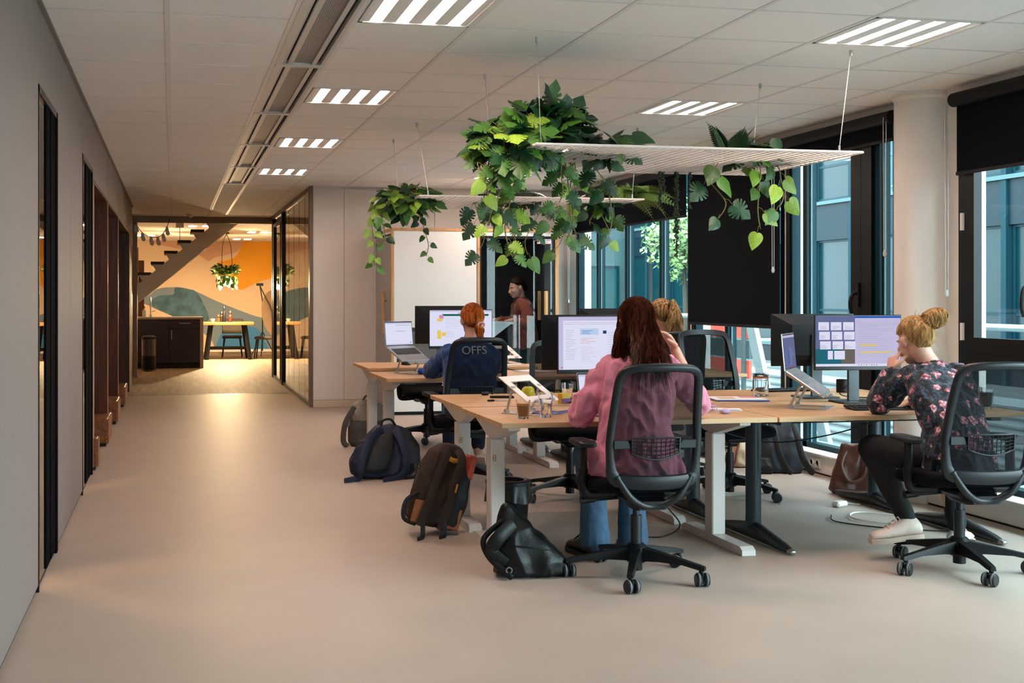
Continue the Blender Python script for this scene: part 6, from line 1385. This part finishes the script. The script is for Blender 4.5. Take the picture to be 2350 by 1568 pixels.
t = thing('phone', 'black smartphone lying on the desk left of the apple', 'phone', (2.0, 7.14, .73), R(-14)); b = MB(); b.box((0, 0, .0045), (.15, .074, .009), .003); b.build('body', m_plastic, t); b = MB(); b.bx(-.072, .072, -.034, .034, .009, .0094); b.build('screen', mat('phone_glass', '#10161f', .05), t, smooth=0)
t = thing('gadget', 'small black gadget at the back edge of the desk', 'gadget', (1.945, 7.34, .73), R(20)); b = MB(); b.box((0, 0, .011), (.05, .035, .022), .009); b.build('case', m_plastic, t, smooth=60); b = MB(); b.tube(spline([(.02, 0, .012), (.045, .005, .014), (.06, 0, .004)], 4), .004, 6); b.build('strap', m_plastic, t)
t = thing('key_bunch', 'dark bunch of keys in front of the phone', 'keys', (1.90, 6.91, .73), R(10)); b = MB(); b.tube([(.02 * math.cos(a), .02 * math.sin(a), .004) for a in [k * .393 for k in range(16)]], .0015, 5, closed=True); b.build('key_ring', m_chrome, t); b = MB(); b.box((-.035, 0, .006), (.045, .024, .01), .004); b.build('fob', m_plastic, t)
for k, a in enumerate((-.4, .1)): b = MB(); b.box((.045, .012 * (k * 2 - 1), .003 + k * .003), (.05, .012, .002), 0, Matrix.Rotation(a, 3, 'Z')); b.build('key', m_chrome, t, smooth=0)
m_lany = mat('royal_blue_ribbon', '#1f3fae', .7)
t = thing('lanyard', 'royal blue lanyard ribbon lying behind the glasses', 'lanyard', (1.99, 6.12, .73)); b = MB(); b.tube(spline([(-.12, -.02, .004), (-.06, -.05, .008), (0, -.06, .004), (.07, -.03, .01), (.12, .0, .004), (.1, .03, .012), (.03, .02, .006), (-.05, .03, .01), (-.1, .01, .006)], 6), .009, 6, flat=.25, up=(0, 0, 1)); b.build('ribbon', m_lany, t); b = MB(); b.box((.14, .0, .008), (.05, .03, .014), .003); b.build('card_holder', m_lany, t)
t = thing('carton_box', 'small yellow and purple carton beside the white stand', 'box', (2.255, 6.70, .73), R(15)); b = MB(); b.box((0, 0, .03), (.06, .045, .06), .002); b.build('carton', mat('yellow_card', '#d6a91e', .5), t, smooth=0); b = MB(); b.bx(-.0305, .0305, -.0232, -.0225, .004, .03); b.build('printed_band', mat('purple_print', '#6a3a7a', .5), t, smooth=0)
# jar
t = thing('clip_top_jar', 'empty glass jar with orange rubber ring and wire clip', 'jar', (3.64, 6.95, .73)); b = MB(); b.lathe([(.044, 0), (.049, .006), (.05, .09), (.045, .105), (.045, .112), (.042, .112), (.042, .105), (.046, .09), (.045, .01), (0, .008)], n=28); b.build('jar_body', m_glassy, t); b = MB(); b.lathe([(.047, .112), (.049, .115), (.049, .119), (.047, .122)], n=28); b.build('rubber_ring', mat('orange_rubber', '#c8643c', .6), t); b = MB(); b.lathe([(.046, .122), (.046, .134), (.03, .14), (0, .141)], n=28); b.build('lid', m_glassy, t); b = MB(); b.tube([(.05 * math.cos(a), .05 * math.sin(a), .1) for a in [k * .314 for k in range(20)]], .0015, 5, closed=True); b.tube([(.05, 0, .1), (.058, 0, .12), (.048, 0, .142), (0, 0, .145), (-.048, 0, .142), (-.055, 0, .12), (-.05, 0, .1)], .0018, 5); b.build('wire_clip', m_chrome, t)
# papers and folders
m_folb = mat('blue_card', '#1f5aa8', .45); m_pkp = mat('pink_print', '#d0607c', .6); m_pap = mat('paper', '#e2dee2', .7)
t = thing('document_folder', 'blue folder of colourful papers at the middle of the near desks', 'folder', (3.36, 6.70, .73), R(-12)); b = MB(); b.box((0, 0, .004), (.32, .23, .006), .001); b.build('cover', m_folb, t, smooth=0); b = MB(); b.box((-.01, .006, .010), (.31, .22, .005), .001, Euler((0, 0, R(3))).to_matrix()); b.build('papers', m_pap, t, smooth=0); b = MB(); b.bx(.02, .14, .02, .1, .0128, .0134); b.build('printed_block', m_pkp, t, smooth=0); b = MB(); b.bx(-.12, -.02, -.04, .06, .0128, .0133); b.build('printed_block', mat('peach_print', '#d8a880', .6), t, smooth=0)
t = thing('leaflet', 'white leaflet with teal print beside the mouse', 'paper', (2.98, 6.15, .73), R(-20)); b = MB(); b.box((0, 0, .0015), (.22, .15, .002)); b.build('sheet', m_pap, t, smooth=0); b = MB(); b.bx(-.09, .1, -.07, -.03, .0026, .003); b.build('printed_block', mat('teal_print', '#3a8f9a', .6), t, smooth=0)
t = thing('hair_claw', 'pink hair claw clip on the leaflet', 'hair clip', (2.865, 6.03, .733), R(10)); m_claw = mat('pink_plastic', '#d9a6cc', .2, trans=.3)
for s_ in (-1, 1):
    b = MB(); b.tube(spline([(-.03, s_ * .004, .03), (0, s_ * .014, .034), (.03, s_ * .004, .03)], 4), .004, 6)
    for k in range(4): x = -.024 + k * .016; b.tube(spline([(x, s_ * .01, .032), (x, s_ * .022, .016), (x, s_ * .004, .003)], 3), .0022, 5)
    b.build('jaw', m_claw, t)
t = thing('earbud_case', 'lilac rounded earbud case near the desk front edge', 'earbud case', (2.90, 5.93, .73), R(5)); b = MB(); b.ell((0, 0, .014), (.031, .022, .014)); b.build('case', mat('lilac_plastic', '#b79cc2', .3), t, smooth=80); b = MB(); b.tube([(.0312 * math.cos(a), .0222 * math.sin(a), .017) for a in [k * .262 for k in range(24)]], .0006, 4, closed=True); b.build('lid_seam', mat('dark_lilac', '#8a7296', .5), t)  # lid seam in a darker lilac than the case
def mouse(label, x, y, z, rz, m_=m_plastic2):
    t = thing('computer_mouse', label, 'mouse', (x, y, z), R(rz), 'computer mice'); b = MB(); b.loft([[V((px * s_, py * s_, zz)) for px, py in rrect(.06, .105, .026, 5)] for zz, s_ in ((0, .95), (.006, 1), (.02, .93), (.032, .7), (.036, .35))]); b.build('shell', m_, t, smooth=60); b = MB(); b.box((0, .025, .033), (.006, .02, .012), .002); b.build('scroll_wheel', m_plastic, t)
mouse('dark mouse at the right of the pink shirt', 2.80, 6.07, .73, -10); mouse('dark mouse on the far raised desk behind the left laptop', 2.0, 10.25, .757, 20); mouse('dark mouse right of the blue sweater', 2.62, 9.45, .73, 0)
def keyboard(label, x, y, z, rz, W=.43, D=.13):
    t = thing('keyboard', label, 'keyboard', (x, y, z), R(rz), 'desk keyboards'); b = MB(); b.box((0, 0, .009), (W, D, .016), .005, Matrix.Rotation(R(4), 3, 'X')); b.build('body', m_plastic, t); b = MB()
    for j in range(5):
        for i in range(15): b.box((-W/2 + .025 + i * (W - .05) / 14, -D/2 + .022 + j * .0215, .0185 + (j - 2) * .0015), (.018, .016, .005), .001)
    b.build('keys', m_plastic2, t, smooth=0)
keyboard('black keyboard before the floral blouse', 3.90, 5.99, .73, -6, .44, .15); keyboard('black keyboard on the desk behind the jar', 3.98, 7.27, .73, 184); keyboard('black keyboard before the blue sweater', 2.17, 9.25, .73, 0)
t = thing('cloth', 'crumpled bright blue cloth in front of the left laptop', 'cloth', (2.0, 9.40, .73)); b = MB(); b.ell((0, 0, .02), (.07, .045, .022)); b.ell((.03, .01, .03), (.045, .04, .02)); b.ell((-.04, -.005, .025), (.03, .03, .022)); fuse(b, 'fabric', mat('bright_blue_fabric', '#1c45b0', .8), t, .006, 3, .02, 45)
t = thing('paper_stack', 'white papers on the far desk right of the blue sweater', 'paper', (2.93, 9.55, .73), R(10))
for k in range(3): b = MB(); b.box((.01 * k, 0, .002 + k * .003), (.21, .297, .002), 0, Matrix.Rotation(k * .12, 3, 'Z')); b.build('sheet', m_pap, t, smooth=0)
t = thing('desk_mug', 'black mug behind the floral monitor', 'mug', (4.30, 7.1, .73)); b = MB(); b.lathe([(.036, 0), (.04, .005), (.04, .085), (.036, .085), (.035, .01), (0, .008)], n=24); b.build('cup', m_plastic, t); b = MB(); b.tube(spline([(.038, 0, .07), (.065, 0, .065), (.068, 0, .035), (.039, 0, .02)], 5), .005, 7); b.build('handle', m_plastic, t)
# cables
def cable(label, pts, r_=.004, m_=None, group='loose cables'): b = MB(); b.tube(spline(pts, 8), r_, 6); return tag(b.build('cable', m_ or m_wire, smooth=60), label, 'cable', group)
cable('long black cable sagging under the floral desk', [(4.05, 6.3, .63), (3.85, 6.5, .53), (3.65, 6.75, .46), (3.4, 6.8, .50), (3.18, 6.80, .58)])
cable('black cable hanging beside the white leg to the floor', [(2.78, 6.5, .66), (2.82, 6.46, .4), (2.76, 6.43, .2), (2.85, 6.4, .05), (2.7, 6.3, .006), (2.55, 6.35, .006)])
cable('thin black cable looped beside the white leg', [(2.85, 6.52, .66), (2.72, 6.5, .5), (2.86, 6.5, .35), (2.74, 6.5, .28), (2.9, 6.48, .22)])
cable('black cable bundle dropping from the desk by the empty chair', [(2.8, 6.6, .68), (2.74, 6.58, .52), (2.84, 6.6, .4), (3.05, 6.6, .42), (3.16, 6.7, .45)])
cable('white cable looped on the floor by the floral person', [(4.25, 6.3, .01), (4.05, 6.55, .01), (4.2, 6.75, .01), (4.45, 6.5, .012), (4.7, 6.4, .012)], .005, m_white)
cable('black cable looped on the floor beside the brown tote', [(3.98, 6.7, .008), (3.9, 6.5, .008), (4.1, 6.25, .008), (4.4, 6.1, .008)])
cable('black monitor cable behind the floral screen', [(3.97, 6.44, .98), (4.02, 6.52, .86), (3.98, 6.6, .77), (4.1, 6.65, .74), (4.25, 6.6, .737)])
cable('black cable tangle right of the blue sweater', [(2.62, 9.7, .735), (2.72, 9.62, .76), (2.8, 9.7, .74), (2.9, 9.6, .735), (2.98, 9.66, .735)])

# ------------------------------------------------------------------ bags and bin
m_navy = mat('navy_nylon', '#141f3a', .7, var=.1, vscale=30, bump=.12, bscale=250); m_nblk = mat('black_nylon', '#101217', .65, bump=.12, bscale=250); m_grn = mat('grey_canvas', '#8f877c', .85, var=.12, vscale=20, bump=.15); m_dgr = mat('dark_grey_canvas', '#4d4a46', .85, bump=.15)
m_brn = mat('dark_brown_canvas', '#2e2019', .85, var=.15, vscale=25, bump=.15, bscale=250); m_tan = mat('tan_leather', '#8a4f28', .5, var=.1, vscale=30); m_mus = mat('mustard_webbing', '#b07a22', .7); m_rdc = mat('coral_cloth', '#c2513f', .7)
def straps(name, par, pts, w_, m_, flat=.28, up=(0, -1, 0)): b = MB(); b.tube(spline(pts, 6), w_, 8, flat=flat, up=up); return b.build(name, m_, par, smooth=60)
def boxish(B, secs, T=Matrix()):
    """secs: list of (z, cx, cy, w, d) rounded-rectangle sections."""
    B.loft([[T @ V((cx_ + x, cy_ + y, z)) for x, y in rrect(w_, d_, min(w_, d_) * .4, 5)] for z, cx_, cy_, w_, d_ in secs])
# navy backpack
t = thing('backpack', 'navy backpack with black front pocket slumped beside the far desk', 'backpack', (1.56, 8.86, 0), R(6)); 
b = MB(); boxish(b, [(.005, -.02, 0, .34, .26), (.03, -.03, 0, .44, .30), (.12, -.04, .01, .44, .28), (.22, -.01, .03, .38, .24), (.31, .03, .05, .29, .2), (.37, .05, .06, .2, .14), (.385, .05, .06, .1, .07)]); fuse(b, 'main_bag', m_navy, t, .009, 4, .02, 9)
b = MB(); boxish(b, [(.01, .13, .02, .16, .22), (.1, .18, .03, .2, .24), (.22, .19, .05, .2, .2), (.33, .14, .06, .16, .14), (.37, .11, .06, .1, .08)]); fuse(b, 'front_pocket', m_nblk, t, .009, 3, .015, 10)
b = MB(); b.grid(lambda u, v: V((-.12 + (u - .5) * .2 * (1 - .35 * abs(v - .5)) + v * .11, -.155 + .13 * v * v - .015 * math.sin(math.pi * u), .06 + v * .26)), 8, 8); b.build('back_pad', m_nblk, t, solid=.02)
straps('shoulder_strap', t, [(-.03, -.06, .36), (-.14, -.13, .3), (-.22, -.2, .17), (-.24, -.2, .08), (-.26, -.18, .02), (-.36, -.22, .005)], .03, m_navy); straps('shoulder_strap', t, [(.07, -.05, .36), (.1, -.13, .28), (.12, -.18, .16), (.11, -.18, .05), (.03, -.22, .012), (-.08, -.27, .005)], .03, m_navy)
straps('side_strap', t, [(.22, -.1, .1), (.2, -.17, .02), (.1, -.2, .015)], .015, m_nblk); straps('grab_handle', t, [(-.02, .02, .37), (.0, .02, .42), (.06, .03, .425), (.1, .04, .38)], .009, m_nblk, .6)
b = MB(); b.box((-.245, -.21, .055), (.03, .02, .04), .006); b.build('buckle', m_plastic, t)
# brown backpack leaning on the leg
t = thing('backpack', 'dark brown backpack with tan leather corners leaning on the desk leg', 'backpack', (1.44, 6.68, 0), R(8)); Ln = Matrix.Rotation(R(15), 4, 'Y')
b = MB(Ln); boxish(b, [(.005, .0, 0, .26, .17), (.03, .0, 0, .31, .21), (.18, .0, 0, .31, .22), (.32, .0, 0, .28, .2), (.42, .0, 0, .21, .16), (.47, .01, 0, .12, .1), (.48, .01, 0, .06, .05)]); mb_ = fuse(b, 'main_bag', m_brn, t, .008, 4, .018, 10); mb_.location.z = .045
b = MB(Ln); boxish(b, [(.03, .05, -.005, .2, .24), (.2, .09, -.005, .16, .24), (.3, .1, 0, .11, .2), (.36, .09, 0, .06, .14)]); q = fuse(b, 'front_pocket', m_nblk, t, .008, 4, .012, 12); q.location.z = .045
for (sx, x1) in ((-.055, -.1), (.05, .03)): q = straps('shoulder_strap', t, [Ln @ V(p) for p in ((.005 + sx * .5, -.07, .46), (sx, -.125, .40), (sx - .02, -.135, .28), (x1 + .01, -.13, .14), (x1, -.125, .06), (x1 - .01, -.13, .0))], .026, m_brn); q.location.z = .045
for (x, nm) in ((-.12, 'leather_patch'), (.09, 'leather_patch')): b = MB(Ln); b.box((x, -.105, .075), (.085, .02, .13), .008); q = b.build(nm, m_tan, t); q.location.z = .045
straps('side_loop', t, [(-.09, -.06, .25), (-.17, -.08, .21), (-.19, -.1, .12), (-.12, -.1, .08)], .012, m_nblk, .5); straps('grab_loop', t, [Ln @ V(p) for p in ((-.03, -.06, .50), (-.045, -.09, .455), (.0, -.11, .44), (.05, -.09, .46), (.04, -.05, .51))], .014, m_mus, .35)
b = MB(Ln); b.box((.13, -.02, .40), (.05, .12, .14), .012); q = b.build('coral_flap', m_rdc, t); q.location.z = .02
for x in (-.085, .045): straps('strap_end', t, [(x, -.125, .12), (x - .005, -.14, .05), (x - .012, -.15, .014), (x - .05, -.18, .006)], .014, m_nblk)
b = MB(Ln); b.box((.045, -.15, .25), (.012, .006, .05), .002); q = b.build('pull_tab', m_mus, t); q.location.z = .045
# black leather bag
m_lea = mat('black_leather', '#060709', .42, bump=.12, bscale=60, spec=.35)
t = thing('leather_bag', 'slouched black leather bag on the floor before the bin', 'bag', (1.70, 5.60, 0), R(-6))
b = MB(); b.loft([ring((cx_, 0, z), (1, 0, 0), (0, 1, 0), w_, d_, 20, .7) for z, cx_, w_, d_ in ((.004, .02, .15, .08), (.02, .02, .19, .11), (.08, .015, .185, .115), (.15, -.02, .15, .1), (.22, -.06, .1, .075), (.29, -.085, .06, .045), (.335, -.1, .03, .025), (.35, -.105, .012, .012))]); fuse(b, 'bag_body', m_lea, t, .007, 5, .02, 7)
straps('carry_strap', t, [(-.1, -.03, .29), (-.2, -.05, .22), (-.23, -.06, .17), (-.2, -.08, .1), (-.13, -.12, .04), (-.1, -.13, .015)], .014, m_lea, .4); straps('side_flap', t, [(-.08, -.06, .26), (-.16, -.09, .2), (-.19, -.08, .13), (-.13, -.1, .07)], .035, m_lea, .25)
b = MB(); b.tube([(-.115 + .014 * math.cos(a), -.125, .05 + .014 * math.sin(a)) for a in [k * .524 for k in range(12)]], .003, 6, closed=True); b.build('ring', m_chrome, t)
b = MB(); b.tube(spline([(.1, -.08, .13), (.02, -.105, .15), (-.08, -.1, .16)], 5), .004, 6); b.build('zip_seam', m_blackmetal, t)
# grey backpack far left
t = thing('backpack', 'grey and cream backpack behind the far desk legs', 'backpack', (1.72, 10.72, 0), R(-10)); b = MB(); boxish(b, [(.005, 0, 0, .26, .18), (.04, 0, 0, .32, .22), (.18, 0, 0, .32, .22), (.24, .01, 0, .31, .2)]); fuse(b, 'lower_bag', m_dgr, t, .01, 3, .015, 12); b = MB(); boxish(b, [(.23, .01, 0, .31, .2), (.32, .01, 0, .31, .2), (.39, .01, 0, .24, .16), (.415, .01, 0, .12, .08)]); fuse(b, 'top_bag', m_grn, t, .01, 3, .015, 12); straps('grab_handle', t, [(-.03, 0, .40), (0, 0, .45), (.05, 0, .45), (.08, 0, .4)], .009, m_dgr, .6); straps('shoulder_strap', t, [(-.1, -.08, .36), (-.18, -.12, .22), (-.2, -.12, .06), (-.16, -.13, .01)], .025, m_dgr)
b = MB(); b.box((-.165, -.03, .22), (.05, .1, .09), .02); b.build('side_pouch', mat('cream_canvas', '#c9c2b6', .85), t)
# bin
t = thing('waste_bin', 'round black waste bin with liner bag under the near desk', 'bin', (1.92, 6.72, 0)); b = MB(); b.lathe([(.105, 0), (.11, .01), (.125, .27), (.12, .27), (.105, .015), (0, .012)], n=32); b.build('body', m_plastic, t); b = MB(); b.lathe([(.125, .262), (.134, .268), (.134, .285), (.118, .292), (.095, .29), (.095, .27)], n=32); b.build('rim', m_plastic2, t); b = MB(); b.grid(lambda u, v: V((math.cos(u * 6.2832) * (.129 + .008 * math.sin(u * 60) * v + .006 * v), math.sin(u * 6.2832) * (.129 + .008 * math.sin(u * 60 + 1) * v + .006 * v), .265 - v * .09 - .015 * v * math.sin(u * 17))), 64, 4); b.build('liner', mat('black_bin_liner', '#0b0c0e', .3), t, smooth=80)
# dark backpack and tote by the skirting
m_slate = mat('slate_coated_fabric', '#222c37', .5, var=.1, vscale=15, bump=.08)
t = thing('backpack', 'slate grey roll-top backpack standing against the skirting', 'backpack', (4.60, 8.47, 0), R(-20)); b = MB(); boxish(b, [(.005, 0, 0, .3, .16), (.04, 0, 0, .35, .19), (.15, 0, .01, .33, .18), (.28, .01, .03, .28, .14), (.38, .02, .05, .22, .09), (.42, .02, .06, .21, .04)]); fuse(b, 'main_bag', m_slate, t, .008, 4, .02, 8)
for x in (-.07, .09): straps('shoulder_strap', t, [(x, -.01, .40), (x + .02, -.09, .3), (x + .05, -.125, .15), (x + .1, -.12, .05), (x + .14, -.13, .01)], .024, m_nblk)
b = MB(); boxish(b, [(.005, -.13, -.08, .13, .1), (.06, -.14, -.09, .14, .11), (.12, -.14, -.08, .1, .08)]); fuse(b, 'side_pouch', m_nblk, t, .008, 3, .01, 15)
t = thing('tote_bag', 'small cream tote bag with dark red strap behind the slate backpack', 'bag', (4.47, 8.80, 0), R(15)); b = MB(); boxish(b, [(.005, 0, 0, .2, .1), (.03, 0, 0, .24, .13), (.14, 0, 0, .23, .12), (.22, .01, .01, .18, .08), (.25, .01, .01, .15, .04)]); fuse(b, 'bag_body', mat('cream_cotton', '#cdb79a', .85), t, .009, 3, .02, 11); straps('handle', t, [(-.08, -.03, .22), (-.13, -.05, .12), (-.16, -.06, .04), (-.22, -.06, .01)], .011, mat('dark_red_webbing', '#6e2422', .7), .5)
m_br2 = mat('brown_leather', '#5a382c', .38, var=.12, vscale=15, bump=.12, bscale=60)
t = thing('tote_bag', 'brown leather tote bag standing beside the floral person', 'bag', (4.60, 7.42, 0), R(-30)); b = MB(); boxish(b, [(.005, 0, 0, .3, .12), (.03, 0, 0, .36, .15), (.14, 0, 0, .31, .14), (.25, -.0, .01, .24, .1), (.33, -.0, .01, .2, .06), (.345, 0, .01, .19, .03)]); fuse(b, 'bag_body', m_br2, t, .008, 4, .025, 7)
for s_ in (-1, 1): straps('handle', t, [(-.07, s_ * .05, .30), (-.1, s_ * .085, .2), (-.05, s_ * .095, .1), (.03, s_ * .09, .12), (.06, s_ * .08, .22), (.06, s_ * .045, .31)], .012, m_br2, .5)
t = thing('power_adapter', 'small white power adapter on the floor by the brown tote', 'adapter', (4.22, 7.0, 0), R(20)); b = MB(); b.box((0, 0, .02), (.1, .06, .035), .01); b.build('body', m_white, t); b = MB(); b.tube(spline([(.05, 0, .02), (.1, .02, .01), (.16, -.03, .006)], 4), .004, 6); b.build('lead', m_white, t)
t = thing('garden_shrub', 'small leafy shrub outside the far window', 'shrub', (9.2, 20.5, -.3)); b = MB(); b.tube([(0, 0, 0), (.05, .02, 1.2), (0, 0, 2.6)], [.06, .05, .03], 8); b.build('trunk', mat('shrub_bark', '#3a342a', .8), t)
b = MB(); g = random.Random(2)
for i in range(1500):
    d = V((g.gauss(0, 1), g.gauss(0, 1), g.gauss(0, 1))).normalized() * g.uniform(.4, 1); p = V((d.x * .8, d.y * .8, 2.7 + d.z * .8)); q = V((g.uniform(-1, 1), g.uniform(-1, 1), g.uniform(-1, 1))).normalized() * .07; r_ = q.orthogonal().normalized() * .035; b.add([p - q, p + r_, p + q, p - r_], [(0, 1, 2, 3)])
o = b.build('foliage', mat('shrub_green', '#6f8a55', .7, var=.3, vscale=5), t, smooth=0, recalc=False); o['kind'] = 'stuff'
